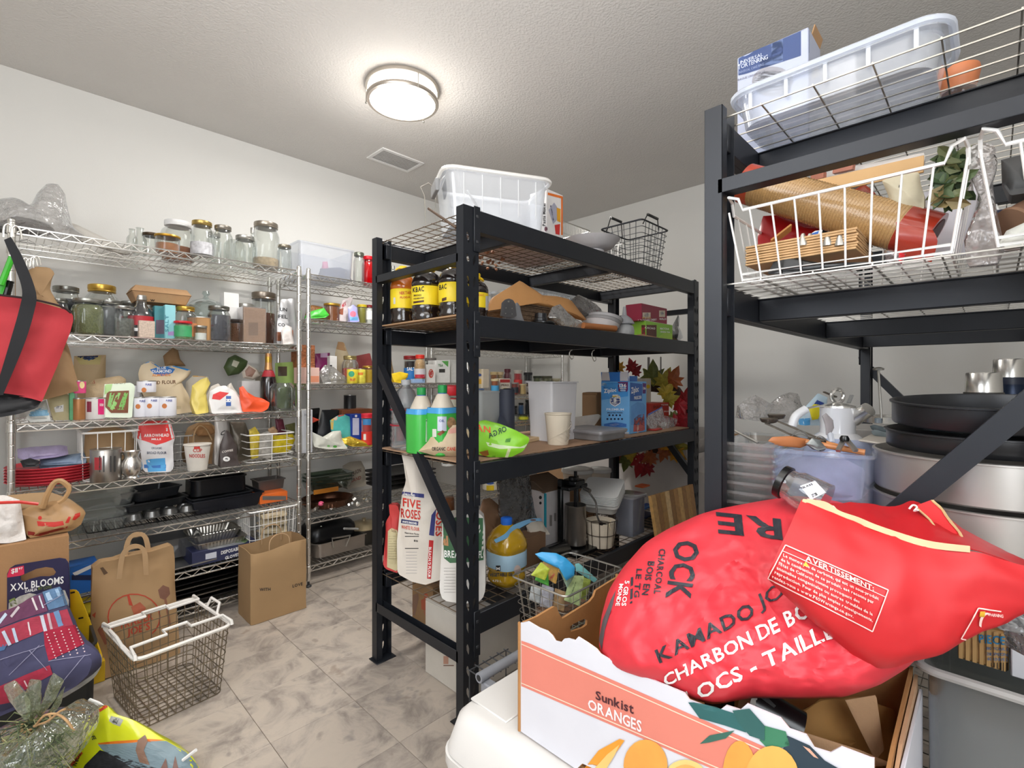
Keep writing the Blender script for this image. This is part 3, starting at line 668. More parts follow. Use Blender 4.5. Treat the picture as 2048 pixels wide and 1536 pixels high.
# kraft takeout box on jars
z0=HC+(VH-609)*2.45/FPX
t=T('takeout_box','kraft clamshell takeout box balanced on top of the second shelf jars','box',(XY(320,3.0),3.02,z0))
cx=XY(321,3.02);zb=Z+.183
def cl(w0,d0,w1,d1,za,zb_):return loft([[(cx+a,3.05+b,za) for a,b in rrect(w0,d0,.004,1)],[(cx+a,3.05+b,zb_) for a,b in rrect(w1,d1,.004,1)]])
t.part('tray',cl(.21,.13,.245,.165,zb,zb+.045),KRAFT);t.part('lid',cl(.25,.17,.215,.135,zb+.046,zb+.076),KRAFT)
deco(t,[('w','w',(300,602),(310,603),6,M('3a2a1a',.8))])
jar(371,2.97,Z,40,614,GOLD,OATS,.2,M('b87a50',.6),(.1,.5),style='jar',label='jar with gold lid and tan label under the takeout box corner')
jar(366,2.915,Z,30,643,RED,M('7a9a60',.5,0,.3,50),.8,M('3f9a62',.5,0,.2,30),(.12,.72),style='straight',label='tiny jar with red lid and green label at the front edge')
# cake dome
X=XY(412,3.14);d=dep((X,3.14));r=78/2*d/FPX
t=T('cake_dome','large glass dome cover with knob behind the jars','dome',(X,3.14,Z));t.part('dome',lathe([(r,0),(r,.10),(r*.99,.155),(r*.9,.20),(r*.6,.232),(r*.25,.245),(.016,.25),(.010,.262),(.02,.275),(.016,.288),(0,.292)],28,(X,3.14,Z)),CL('e4ecea',.10,.42,.04,'dfe6e6'));t.part('rim_ring',lathe([(r*1.0,.105),(r*1.03,.11),(r*1.0,.116)],28,(X,3.14,Z)),GLASS)
can(405,3.0,Z,52,637,M('a87f50',.6,0,.08),name='kraft_canister',label='tan round canister in front of the glass dome',cat='canister')
jar(401,2.93,Z,22,652,SILV,WHITE,.5,style='straight',label='very small clear pot beside the tan canister')
jar(438,2.96,Z,42,613,M('8e8e88',.3,.9),M('3e3c46',.6,0,.35,120),.75,style='mason',label='mason jar two thirds full of dark seeds below the white boxes')
crate('small_white_box','lower small white box on the second shelf stack','box',452,480,614,3.06,.08,Z,WHITE,lift=.065,flap=WHITE)
crate('small_white_box','upper small white box topmost of its stack beside the dome','box',448,478,586,3.07,.08,Z,WHITE,lift=.155,flap=WHITE)
jar(470,3.08,Z,34,640,M('3a2c24',.5),BEANS,.85,style='straight',label='short brown-filled jar under the white boxes')
jar(492,3.12,Z,26,608,M('888',.3) if 0 else SILV,GRAINS,.3,style='straight',label='narrow jar behind the brown sugar canister')
t=crate('square_canister','square clear canister filled with light brown grain','canister',487,532,616,2.96,.10,Z,M('a58468',.6,0,.1,90,.2,200),body='contents',D=[('p',quad(497,645,516,671),M('8c7058',.6))])
t.part('shell',box(XY(486,2.955),XY(533,2.955),2.953,3.068,Z,Z+.205,.006),CL('f0f0f0',.12,.4))
t=jar(528,3.13,Z,42,586,M('8f8478',.3,.9),COCOA,.62,style='straight',name='tall_canister',cat='canister',label='tall clear cylinder with brushed metal lid and cocoa powder')
bag('coffee_pouch','silver foil pouch with black lettering at the right end, second shelf','pouch',[(562,592),(588,590),(592,620),(594,684),(550,682),(553,640)],('Y',2.93),.07,M('b8b8ba',.3,.5,.1,8,.4,20),Z,D=[('w','UN',(560,622),(574,623),7),('w','FEL',(557,636),(575,637),7),('w','CO',(556,652),(570,653),6),('p',quad(552,664,562,682),COCOA),('p',[(566,664),(586,660),(586,684),(566,684)],M('b8683c',.5))],wr=.005)
bag('snack_packet','orange and white crinkled packet before the silver foil pouch','packet',[(563,655),(572,645),(584,650),(586,683),(564,684)],('Y',2.90),.04,M('d8d0cc',.35,0,.2,30,.4,30),Z)
# kraft bags at left
bag('paper_bag','crumpled kraft bag behind the red tote strap','bag',[(48,545),(70,533),(98,535),(110,545),(103,560),(100,580),(112,600),(126,622),(120,640),(40,640)],('Y',2.90),.12,KPAP,None,wr=.012,wf=18,base=.3)
bag('paper_bag','tall open kraft bag standing behind the red tote','bag',[(60,655),(120,640),(138,680),(150,730),(160,765),(120,775),(60,790)],('Y',2.86),.10,KPAP2,1.036+S+.08,wr=.004,base=.5)
# ----- left unit, third shelf (1.035)
Z=1.035+S
bag('flour_pouch','blue and white pouch lying low under the red tote at the shelf edge','pouch',[(52,826),(70,800),(92,790),(101,832),(60,834)],('Y',2.90),.08,M('d8dcd8',.5,0,.05),Z,D=[('p',[(56,826),(84,815),(100,818),(101,831),(60,833)],M('7fb2d2',.5))])
bag('flour_pouch','cream pouch with small barcode label beside the green bean bag','pouch',[(92,785),(130,775),(143,790),(150,832),(106,833)],('Y',2.92),.08,M('cbbf96',.55,0,.06),Z,D=[('p',[(108,815),(127,809),(127,823),(111,825)],WHITE),('p',quad(113,812,124,817),M('7a7a80',.6))])
crate('snack_box','narrow green edged packet squeezed beside the cream pouch','packet',139,150,783,2.90,.04,Z,M('5fa878',.6,0,.2,30))
bag('flour_bag','tall cream spelt flour pouch with clear top and navy label','bag',[(148,692),(212,690),(211,730),(209,775),(206,812),(160,812),(154,760),(146,735)],('Y',3.12),.09,M('c6ac84',.6,0,.06,8,.3,16),Z,D=[('p',[(150,690),(205,691),(200,729),(160,729),(150,712)],M('c8b878',.5)),('p',[(151,705),(197,703),(196,714),(185,720),(174,721),(156,715)],NAVY),('w','SPELT FLOUR',(155,712),(190,712),5,CREAM),('p',[(160,714),(190,714),(180,721),(172,721)],M('3a5a8a',.5))])
bag('oat_pouch','pale clear pouch of oats with red lettering lying by the pink cans','pouch',[(170,760),(190,745),(240,738),(252,745),(250,790),(210,800),(172,790)],('Y',3.03),.08,M('ccb38e',.5,0,.12,40,.5,40),Z+.05,D=[('w','OATS',(172,769),(190,767),6,M('a04030',.5)),('w','ORGANIC',(210,745),(236,745),4,M('8a6a40',.5))],base=.3)
can(158,2.915,Z,22,762,M('e04c86',.5),label='upper pink and cream can stacked left of the pink labelled can',lift=.118,D=[('p',ell(164,770,5,7),M('f0dca0',.6))])
can(157,2.915,Z,22,797,M('b07a4a',.4,.3),label='brown can under the pink can beside the green packet')
can(190,2.925,Z,34,796,M('d8d4d0',.5),label='can with white, maroon and pink label below the oat pouch',D=[('p',quad(174,803,183,824),M('8a2c44',.5)),('p',quad(196,798,208,829),M('d82a72',.5)),('w','SODIUM',(199,812),(206,812),5,INKW)])
bag('green_bean_bag','white and green packet printed with green beans','packet',[(209,763),(263,760),(271,768),(266,800),(263,830),(204,829),(206,795)],('Y',2.90),.035,M('d9e4cf',.4,0,.04),Z,wr=.001,D=[('p',[(210,765),(226,764),(222,780),(209,790)],M('a9cf8a',.5)),('p',[(214,783),(258,781),(256,826),(222,826),(209,812)],M('7a4a30',.6)),('p',[(220,786),(230,784),(221,816),(215,812)],M('7eb85e',.4)),('p',[(234,786),(242,785),(228,822),(220,818)],M('8cc46c',.4)),('p',[(249,785),(256,786),(246,824),(233,824)],M('77b45a',.4)),('w','GREEN BEANS',(228,768),(250,768),3.5,INKK)])
for (u,vt,l,lb,Yc) in ((293,762,.118,'white pumpkin can topmost on the stack beside the green bean packet',2.93),(281,795,0,'white pumpkin can bottom left of the small stack',2.935),(304,794,0,'white pumpkin can bottom middle of the small stack',2.93),(334,794,0,'white can with orange dot right of the stacked cans',2.93)):
    can(u,Yc if u <330 else 2.92,Z,32 if u >290 else 26,vt,M('dfdfe6',.45,0,.03),label=lb,lift=l,group='white pumpkin cans',D=[('p',ell(u-5,vt+18,5,5),M('c8783c',.5)),('w','PUREE',(u-2,vt+9),(u+10,vt+9),4,M('3a4a9a',.5))])
can(262,3.05,Z,30,770,M('dfdfe6',.45),label='white can showing behind the green bean packet edge',group='white pumpkin cans')
OF=[(282,728),(300,718),(320,731),(345,728),(385,738),(376,752),(362,762),(374,785),(386,820),(340,826),(300,824),(282,780),(276,742)]
bag('flour_bag','cream almond flour bag with wavy blue top band and blue logo','bag',OF,('Y',2.99),.12,M('d2bf9f',.55,0,.06,8,.4,16),Z,D=[('p',[(275,727),(284,719),(300,719),(322,733),(345,727),(386,738),(384,744),(345,733),(322,738),(300,724),(278,731)],M('2c82c4',.5)),('p',[(300,739),(325,732),(350,738),(345,746),(325,752),(306,747)],M('2c6ab0',.5)),('w','BLUE',(314,739),(332,738),5,WHITE),('w','DIAMOND',(304,746),(343,745),6,WHITE),('w','ALMONDS',(304,753),(341,752),5,M('d8843c',.5)),('w','OND FLOUR',(300,769),(352,767),7,M('6a4a30',.6)),('p',quad(352,812,362,818),M('b8a888',.6))],wr=.006)
bag('clip_bag','folded kraft clip of an open bag behind the blue topped flour','bag',[(326,712),(345,695),(356,700),(360,718),(372,732),(330,733)],('Y',3.16),.05,KPAP2,None,base=0)
bag('pasta_pouch','clear pouch with yellow band behind the almond flour','pouch',[(372,748),(386,735),(418,738),(420,756),(412,800),(368,800)],('Y',3.16),.06,M('d8cfc0',.4,0,.1,20,.4,20),Z+.02,D=[('p',[(378,745),(418,747),(417,754),(375,753)],M('dca030',.5))])
bag('sugar_bag','crumpled yellow plastic bag leaning beside the almond flour','bag',[(384,765),(400,753),(414,748),(421,760),(412,780),(414,818),(388,822),(381,800)],('Y',2.93),.09,M('dcc868',.35,0,.08,10,.6,20),Z,wr=.008)
bag('powder_bag','white bag with red and blue panels between yellow and orange bags','bag',[(420,775),(436,766),(450,764),(470,776),(482,790),(484,818),(420,820),(417,795)],('Y',2.90),.09,M('dcdad8',.4,0,.06,8,.5,20),Z,D=[('p',[(426,789),(440,783),(458,786),(440,800),(424,798)],M('d02828',.5)),('p',quad(452,792,462,812),M('3a5fa4',.5)),('p',quad(452,798,462,804),WHITE)])
bag('plastic_bag','white plastic grocery bag draped behind the powder bag','bag',[(412,770),(422,750),(436,744),(448,756),(462,742),(466,752),(480,772),(482,800),(410,800)],('Y',3.04),.10,M('d8d0c4',.4,0,.12,12,.6,18),Z,wr=.012)
bag('green_tray','dark green lidded microwave tray tipped against the wall','tray',[(447,735),(456,716),(470,709),(496,722),(492,735),(478,748),(456,752)],('Y',3.15),.06,M('4a5c34',.5,0,.1),None,base=0,wr=.001,D=[('p',[(467,720),(479,724),(473,735),(463,731)],M('c8c8b4',.5))])
bag('green_tray','second lidded tray with brown window tipped in front of the green one','tray',[(484,744),(496,728),(514,738),(522,752),(506,760),(486,756)],('Y',3.10),.05,M('c8beb0',.5,0,.1),None,base=0,wr=.001,D=[('p',[(490,742),(498,732),(512,741),(504,754),(492,752)],M('8a6a5c',.5))])
crate('small_white_box','pale carton standing behind the orange bag','box',484,520,762,3.12,.08,Z,M('cfcdcc',.6),flap=WHITE)
bag('chip_bag','bright orange crumpled bag spilling over the shelf edge','bag',[(478,770),(486,766),(494,778),(510,788),(524,791),(538,800),(532,812),(520,818),(500,817),(482,818)],('Y',2.89),.08,M('e4532a',.4,0,.08,10,.6,20),Z,wr=.010)
bag('clip_bag','kraft and white bag top behind the dark wine bottle','bag',[(510,720),(520,708),(530,712),(545,722),(556,745),(556,770),(512,770)],('Y',3.2),.06,M('a89c8c',.7,0,.1),Z+.04,wr=.004)
t=jar(537,3.0,Z,30,713,GOLD,BLKL,.9,None,style='bottle',name='wine_bottle',cat='bottle',label='dark sparkling bottle with gold foil neck and red seal',glass=M('170d10',.1,0,0,coat=.8))
r_=15*dep(t.loc)/FPX;t.part('foil',lathe([(r_*.52,.235),(r_*.44,.26),(r_*.40,.30),(r_*.42,.315),(r_*.36,.33)],16,tuple(t.loc)),M('c09060',.35,.6));t.part('neck_seal',lathe([(r_*.86,.195),(r_*.55,.232)],16,tuple(t.loc)),M('a82c34',.5))
bag('tea_pouch','tall light green stand-up pouch with dark window at shelf right','pouch',[(550,698),(590,696),(592,768),(588,790),(552,788)],('Y',3.06),.07,M('94b060',.5,0,.08,8,.3,20),Z,D=[('p',quad(556,733,574,752),M('4a3c2c',.5)),('w','TEA',(556,712),(564,712),5)])
jar(565,2.945,Z,48,757,None,style='jar',name='apothecary_jar',label='round glass jar with knobbed glass lid at the right shelf end',glass=CL('d8dcda',.22,.5,.04,'8a8a88'))
# ----- left unit, fourth shelf (.755)
Z=.755+S
X=XY(104,3.06);
for k in range(6):
    t_=single('serving_tray',lathe([(.10,0),(.14,.002),(.152,.013),(.155,.014),(.153,.016),(.138,.005),(0,.004)],28,(X,3.06,Z+.0125*k)),M('d4404c',.4,0,.05),'round red plastic plate, %s of the stack on the fourth shelf' % ('bottom','second','third','fourth','fifth','topmost')[k],'plate',group='stack of red plates')
for k,(c,lb) in enumerate((('7d92aa','grey blue folded cloth on top of the red plates'),('8a9db4','upper blue folded cloth under the purple packet'))):
    g=pillow([(76+k*4,928-k*9),(110,922-k*9),(168,914-k*9),(172,924-k*9),(168,932-k*9),(80,937-k*9)],('Y',2.95),.18,wr=.003,base=.95);single('folded_cloth',g,M(c,.8,0,.08,20,.3,60),lb,'cloth')
bag('frozen_packet','lilac crinkled packet lying on the blue cloth','packet',[(34,898),(60,894),(120,890),(134,892),(136,907),(110,912),(50,918),(35,914)],('Y',2.94),.16,M('b4a8cc',.3,0,.12,40,.7,40),None,wr=.004,base=.8)
bag('dark_packet','small black packet wedged on the red plates','packet',[(40,922),(60,916),(80,922),(76,932),(46,934)],('Y',2.92),.06,M('26282c',.5),None,base=.8)
def bask(label,u0,u1,vt,Yf,Yb,Z,mat,**k):
    xa,xb=XY(u0,Yf),XY(u1,Yf);d=dep(((xa+xb)/2,Yf));zt=HC+(VH-vt)*d/FPX
    t=T('wire_basket',label,'basket',((xa+xb)/2,(Yf+Yb)/2,Z),'white wire baskets on the shelves');basket_g(xa,xb,Yf,Yb,Z+.003,zt,mat,t=t,**k);return t
bask('white wire basket holding a kraft bag behind the steel cup',166,277,864,2.90,3.22,Z,WHITEW,vs=.045,hz=2,r=.0022,rim=.005,tp=.96)
bag('paper_bag','crumpled kraft bag slumped inside the white basket','bag',[(170,860),(190,850),(215,845),(240,850),(262,856),(272,875),(270,930),(240,940),(176,940),(168,890)],('Y',2.95),.20,KPAP,Z+.004,wr=.014,wf=16)
can(212,2.88,Z,50,898,M('a8a4a0',.3,.9,.05),name='steel_cup',label='perforated steel utensil cup in front of the white basket',cat='cup',D=[('p',quad(192+q,912,195+q,944),M('3c3a3a',.4)) for q in (6,14,28,36)]+[('p',quad(189,915,203,940),M('a83038',.5))])
X=XY(263,2.87);t=T('steel_vase','polished steel bulb vase with flared lip left of the flour bag','vase',(X,2.87,Z));t.part('body',lathe([(.024,0),(.03,.004),(.024,.012),(.038,.03),(.042,.055),(.038,.08),(.028,.095),(.027,.105),(.036,.125),(.037,.127),(.034,.127),(.024,.104)],24,(X,2.87,Z)),CHROME)
bag('flour_bag','white bread flour bag with folded red top and blue band','bag',[(276,852),(285,843),(340,842),(346,862),(350,878),(345,890),(344,935),(336,943),(290,944),(283,940),(280,900),(274,880)],('Y',2.93),.09,M('d5d3d4',.6,0,.04,8,.2,20),Z,wr=.003,base=.95,D=[('p',[(272,848),(284,840),(342,840),(351,876),(330,885),(313,890),(296,884),(274,877)],M('d83a38',.5,0,.05),{'L':12}),('w','ARROWHEAD',(288,874),(338,873),6,INKW),('w','MILLS',(303,880),(322,880),3.5,INKW),('w','ORGANIC',(303,898),(324,898),4,M('5a6070',.5)),('w','BREAD FLOUR',(294,908),(333,908),5,M('4a5064',.5)),('p',[(300,918),(330,916),(332,942),(296,944),(292,920)],M('4a9ad0',.5),{'L':12}),('p',quad(288,929,332,936),M('2868b0',.5),{'L':12})])
bask('small white wire rack beyond the bread flour bag',345,392,872,3.0,3.25,Z,M('b8b6b4',.4,.6,0),vs=.03,hz=4)
g=rest(pillow([(366,905),(368,870),(376,850),(395,842),(418,840),(430,850),(436,880),(430,922),(370,922)],('Y',3.02),.14,wr=.008,wf=14),Z)
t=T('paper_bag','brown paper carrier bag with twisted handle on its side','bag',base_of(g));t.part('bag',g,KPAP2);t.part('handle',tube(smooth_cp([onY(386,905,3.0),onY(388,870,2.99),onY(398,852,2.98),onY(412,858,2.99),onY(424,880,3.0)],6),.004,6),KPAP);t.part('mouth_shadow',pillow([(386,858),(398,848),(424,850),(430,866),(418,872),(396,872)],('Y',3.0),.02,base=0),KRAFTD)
X=XY(395,2.90);t=T('noodle_cup','white foam noodle cup with red lettering at the shelf edge','cup',(X,2.90,Z));t.part('cup',lathe([(.042,0),(.043,.003),(.058,.125),(.062,.128),(.062,.133),(.055,.133)],28,(X,2.90,Z)),M('dcd6cc',.6));t.part('contents',lathe([(0,.118),(.054,.119)],28,(X,2.90,Z)),M('d8c8b8',.7));deco(t,[('w','CUP',(386,904),(404,904),7,M('c03028',.5)),('w','NOODLES',(379,915),(410,915),7,M('c03028',.5)),('p',quad(388,893,400,898),M('d04038',.5))])
bag('coffee_bag','white foil coffee bag standing behind the small brown one','bag',[(428,845),(438,836),(450,840),(456,870),(446,900),(438,946),(426,944),(430,880)],('Y',2.95),.06,M('c4c0bc',.4,.2,.08,8,.5,20),Z,wr=.005,D=[('w','C',(441,872),(450,868),8)])
bag('coffee_bag','short dark brown coffee bag with round white seal','bag',[(440,902),(452,872),(462,880),(474,905),(472,925),(476,942),(438,946)],('Y',2.885),.06,M('433a38',.45,0,.05,8,.4,20),Z,wr=.004,D=[('p',ell(453,918,7,5),WHITE),('p',ell(453,918,3,2),INKK),('w','COFFEE',(444,906),(466,902),4,M('d8d0c8',.6))])
bag('foil_pouch','dull olive brown foil pouch right of the coffee bags','pouch',[(458,858),(490,858),(498,880),(500,930),(470,938),(462,900)],('Y',3.0),.08,M('5e564a',.35,.3,.2,20,.5,20),Z,wr=.006)
bask('low white wire basket of yellow snack packets at the shelf right',496,590,868,2.905,3.25,Z,WHITEW,vs=.10,hz=4,r=.0026,rim=.004,tp=.96)
for k,(pts,c,lb) in enumerate((([(498,860),(510,853),(520,868),(516,915),(502,918)],'c0aa3c','mustard yellow snack packet at the left in the white basket'),([(514,870),(536,862),(546,870),(542,915),(512,916)],'b8b4ac','grey white crinkled packet in the middle of the basket'),([(540,872),(586,868),(590,880),(580,900),(570,906),(544,905)],'d8c020','bright yellow packet lying at the basket right'),([(536,858),(548,852),(556,862),(552,880),(538,880)],'c8a07c','tan packet with twisted top behind the yellow one'),([(550,838),(566,838),(572,868),(554,870)],'6a2438','maroon pouch at the back of the low basket'),([(570,850),(590,845),(592,870),(574,872)],'7a7a4a','green printed pouch leaning in the basket corner'))):
    bag('snack_packet',lb,'packet',pts,('Y',2.94+.04*k),.035,M(c,.4,0,.3,50,.5,30),None,wr=.004,base=.4)
# ----- left unit, fifth shelf (.51): bakeware
Z=.51+S
def pan(name,label,u,v,Y,w_,d_,h_,Z,mat,r=.02,rz=0,tp=.85,cat='pan',lip=.006,group=None,lift=0):
    X=XY(u,Y);t=T(name,label,cat,(X,Y,Z+lift),group);t.part('pan',tub(w_,d_,h_,r,tp,.0015,lip,(X,Y,Z+lift),rz),mat);return t
for k in range(4):
    pan('clear_tray','clear plastic food tray, %s in the stack at the left of the bakeware shelf' % ('lowest','second','third','topmost')[k],170+k*6,0,3.08,.34-.01*k,.24,.055,Z,CL('f6f8f6',.10,.34,.08,'f0f2f0'),.03,.1*k-.1,lift=.052*k,cat='tray',group='clear plastic trays')
pan('roasting_pan','dark non-stick baking pan lowest in the pile left of centre',300,0,3.08,.28,.22,.04,Z,M('2e3032',.3,.5),rz=.15,lift=.062)
pan('roasting_pan','dark grey square cake pan on top of the pile',300,0,3.10,.22,.20,.05,Z,M('3a3c40',.3,.6),rz=.3,lift=.105)
X=XY(320,3.0);t=T('muffin_tin','dull metal muffin tin lying upside down at the front of the shelf','tin',(X,3.0,Z+.03))
t.part('plate',box(X-.15,X+.15,2.92,3.10,Z+.030,Z+.033,.001),M('6c6c6a',.3,.8))
for i in range(4):
    for j in range(2):t.part('cup',lathe([(.033,.033),(.026,.058),(0,.060)],14,(X-.11+.073*i,2.965+j*.08,Z)),M('7c7c7a',.3,.8))
for k,(u,lb) in enumerate(((260,'black wire cooling rack at the left under the muffin tin'),(370,'black slatted broiler grate at the shelf right'))):
    X=XY(u,3.03);t=T('cooling_rack',lb,'rack',(X,3.03,Z));a,b_=.17,.12
    t.part('frame',tube([(X+p,3.03+q,Z+.012) for p,q in rrect(2*a,2*b_,.02)],.003,5,True),BLKP)
    t.part('bars',join(*[tube([(X-a+.02+i*.02,3.03-b_,Z+.012),(X-a+.02+i*.02,3.03+b_,Z+.012)],.0016,4) for i in range(16)]),BLKP)
    t.part('feet',join(*[box(X+s*.1-.004,X+s*.1+.004,3.03-.09,3.03+.09,Z,Z+.011,.001) for s in (-1,1)]),BLKP)
pan('roasting_pan','large black rectangular roasting pan under the loaf pan',440,0,3.08,.36,.30,.075,Z,M('2a2c34',.35,.5),rz=.05,r=.008)
pan('roasting_pan','shallow black tray nested inside the large roasting pan',432,0,3.09,.31,.25,.05,Z,M('34363a',.3,.6),rz=.05,r=.02,lift=.032)
pan('bread_box_pan','black deep rounded pan topmost on the roasting pans',432,0,3.09,.28,.18,.085,Z,M('1c1d20',.25,.3),rz=.02,r=.04,lift=.085,tp=.96)
pan('loaf_pan','small grey loaf pan at the right of the bakeware shelf',536,0,3.10,.16,.13,.06,Z,M('6e6864',.35,.6),r=.006,lift=.055,cat='pan')
crate('utensil_pack','orange and grey packet under the grey loaf pan','packet',520,575,986,2.95,.16,Z,M('e8702c',.4,0,.1),D=[('p',quad(525,992,572,1000),M('6a6460',.5))])
# ----- sixth shelf (.262)
Z=.262+S
def crimp(u,Y,W,D,H,Z,label):
    X=XY(u,Y);n=96;t=T('foil_pan',label,'pan',(X,Y,Z),'aluminium foil pans')
    def ring(f,z,am):o=spt([(p*f,q*f) for p,q in rrect(W,D,.03,4)],n);return [(X+p*(1+am*(i % 2)),Y+q*(1+am*(i % 2)),z) for i,(p,q) in enumerate(o)]
    t.part('pan',loft([ring(.82,Z,0),ring(.97,Z+H,.025),ring(1.04,Z+H+.002,0),ring(1.04,Z+H+.006,0),ring(.965,Z+H+.003,.025),ring(.81,Z+.002,0)],(True,True)),M('b8b4ac',.28,.9,.05),smooth=False)
gb=crate('glove_box','navy box of disposable gloves under the foil pans','box',384,512,1092,2.90,.20,Z,M('2b3050',.5,0,.05),D=[('w','DISPOSABLE',(442,1109),(482,1099),7,INKW),('w','GLOVES',(450,1119),(478,1111),6,INKW),('p',[(411,1108),(433,1103),(433,1115),(411,1119)],M('c8ccd8',.5)),('p',[(496,1091),(504,1089),(504,1095),(496,1096)],M('3a90d0',.5)),('p',[(395,1092),(470,1080),(490,1086),(420,1100)],M('8a8c8e',.5)),('p',[(470,1080),(500,1078),(490,1086),(470,1088)],M('5a7048',.5))])
crimp(436,3.0,.25,.18,.05,Z+.052,'crimped foil pan on the glove box')
crimp(425,3.10,.24,.19,.05,Z+.068,'second crimped foil pan stacked behind the first')
pan('sheet_pan','flat grey sheet pan edge sticking out beside the glove box',365,0,3.10,.26,.42,.02,Z,M('a8a8a8',.35,.8),r=.01,rz=.1)
crate('blister_pack','blue and white pen packet at the left of the sixth shelf','packet',140,196,1130,2.90,.12,Z,M('2a6cc0',.4,0,.1),D=[('p',[(145,1146),(185,1128),(192,1132),(150,1152)],WHITE),('p',quad(140,1150,195,1160),NAVY)])
for k in range(2):pan('yellow_tray','yellow plastic tray, %s one, under the pen packet' % ('lower','upper')[k],160,0,3.0,.26,.22,.018,Z-.16,M('e8cc20',.35),lift=.022*k+.03,cat='tray')
pan('oven_dish','pale clear plastic lidded box beside the paper carrier handles',330,0,3.12,.30,.22,.10,Z,CL('d0d2d4',.3,.5,.06,'9a9a9a'),cat='dish',lift=.03)
t=bask('tall white wire basket of wrapped breads hooked at the right end',500,596,1018,2.865,3.10,.262,WHITEW,vs=.022,hz=3,r=.002,rim=.005,tp=.92)
for k in range(5):
    bag('flatbread_stack','wrapped pack of flatbread, number %s from the top in the tall white basket' % ('five','four','three','two','one')[k],'bread',[(518,1095-k*15),(565,1091-k*16),(572,1080-k*16),(522,1080-k*15)],('Y',2.885),.15,M('d0c0a0',.5,0,.15,60,.3,40),None,wr=.002,base=.9,group='flatbread packs')
# ----- lowest shelf and sheet pans
Z=.075+S
for k in range(5):
    pan('sheet_pan','%s dark metal sheet pan slid under the left shelving' % ('lowest','second','third','fourth','topmost')[k],330+k*12,0,3.09,.62,.40,.022,Z,M(('3a3a3c','77746e','2a2b2d','6a6a66','232426')[k],.3,.8),r=.012,lift=.024*k,group='dark sheet pans')
pan('black_grill_tray','black ribbed plastic tray above the sheet pans at the left',420,0,3.12,.5,.32,.03,Z,BLKP,lift=.125,cat='tray')
# ================= middle unit =================
Z=1.577+S
bag('dried_fruit_bag','clear bag of amber dried fruit at the left of the middle unit','bag',[(612,602),(625,598),(645,602),(652,612),(650,632),(612,632)],('Y',3.05),.09,M('8a5c28',.4,0,.4,60,.9,60),Z,wr=.010,wf=30)
bag('green_packet','bright green snack packet lying before the dried fruit','packet',[(612,634),(624,624),(648,618),(658,632),(648,638),(612,640)],('Y',2.90),.06,M('46b83c',.4,0,.15,20,.4,20),Z,wr=.005)
jar(664,2.98,Z,30,608,GOLD,HONEY,.85,style='straight',name='honey_jar',label='gold-lidded jar of amber honey on the middle unit')
bag('nut_bag','clear upright bag with red print between honey and purple packet','bag',[(684,590),(700,582),(706,585),(697,612),(690,634),(678,632),(680,605)],('Y',2.95),.03,M('cfc4c4',.35,0,.2,40,.4,30),Z,D=[('w','MIX',(684,616),(692,610),8,M('c03848',.5)),('p',[(680,618),(687,616),(686,630),(678,628)],M('8a4424',.6))])
bag('purple_packet','lilac and blue packet with pink round emblem','packet',[(696,612),(706,605),(714,612),(717,640),(698,641)],('Y',2.90),.04,M('a8a8e0',.4,0,.1),Z,D=[('p',ell(706,628,6,6),M('e87890',.5)),('p',quad(700,634,716,641),M('70b0e0',.5))])
jar(724,2.96,Z,18,610,M('c8b020',.4),OLIVE,.85,style='straight',label='small jar of olive pickles with yellow lid beside the black post')
jar(738,2.97,Z,18,611,M('7a2020',.4),WHITE,.85,style='straight',label='white-labelled jar with maroon lid at the black post',band=WHITE)
Z=1.19+S
crate('pretzel_tub','square tub of pretzel pieces at the left of the middle shelf','tub',598,630,690,3.0,.12,Z,M('a5643c',.6,0,.5,70,.9,70),lift=.09,body='contents')
crate('candy_carton','pale pink carton with salmon stripe under the pretzel tub','carton',600,639,735,2.92,.09,Z,M('dcb8ac',.5),D=[('p',quad(612,752,638,764),M('d88c6c',.5))])
bag('berry_pouch','purple pouch with pale label on the middle shelf','pouch',[(630,704),(660,702),(657,738),(650,745),(630,742)],('Y',3.1),.06,M('7c1c5a',.4,0,.12),Z+.06,D=[('p',quad(641,705,655,715),M('c8a8c8',.5))])
bag('plastic_bag','grey clear plastic bag slumped before the purple pouch','bag',[(638,745),(650,730),(668,735),(690,755),(697,767),(640,768)],('Y',2.92),.09,GREYFILM,Z,wr=.012)
crate('card_box','white carton with black mark behind the grey plastic bag','carton',660,674,712,3.03,.04,Z,WHITE,D=[('p',quad(660,730,664,736),INKK)])
bag('paper_bag','open kraft and white bag behind the pepper jar','bag',[(670,700),(676,677),(688,678),(696,700),(705,720),(702,760),(674,760)],('Y',3.15),.06,M('c8b898',.6,0,.06),Z,D=[('p',[(671,698),(676,678),(688,679),(696,700),(690,702)],KRAFT)])
jar(700,3.02,Z,32,712,M('c0b078',.3,.8),M('c84a34',.5,0,.5,70),.55,style='jar',label='jar of red peppers with brass lid on the middle shelf')
bag('red_pouch','dusty red foil pouch leaning against the black post','pouch',[(708,694),(740,688),(744,705),(744,728),(716,728),(712,712)],('Y',3.2),.06,M('a04848',.45,0,.1,8,.4,20),Z+.07)
can(705,2.905,Z,22,738,M('e0cc3c',.4,0,.2,40),label='yellow pineapple can on the middle shelf',D=[('p',ell(703,748,6,6),M('3aa078',.5)),('w','FRUIT',(700,762),(711,762),5,RED)])
can(722,2.91,Z,18,738,M('dcd050',.4,0,.3,40),label='yellow and green can right of the pineapple can',D=[('p',quad(714,745,726,750),M('e08030',.5))])
jar(737,2.95,Z,22,732,GOLD,M('d8b020',.4),.8,style='straight',label='short mustard jar with gold lid touching the black post')
bag('pasta_bag','clear bag of pasta just right of the black post','bag',[(770,712),(782,708),(786,740),(784,764),(768,764)],('Y',3.1),.06,M('b49468',.5,0,.35,70,.8,70),Z)
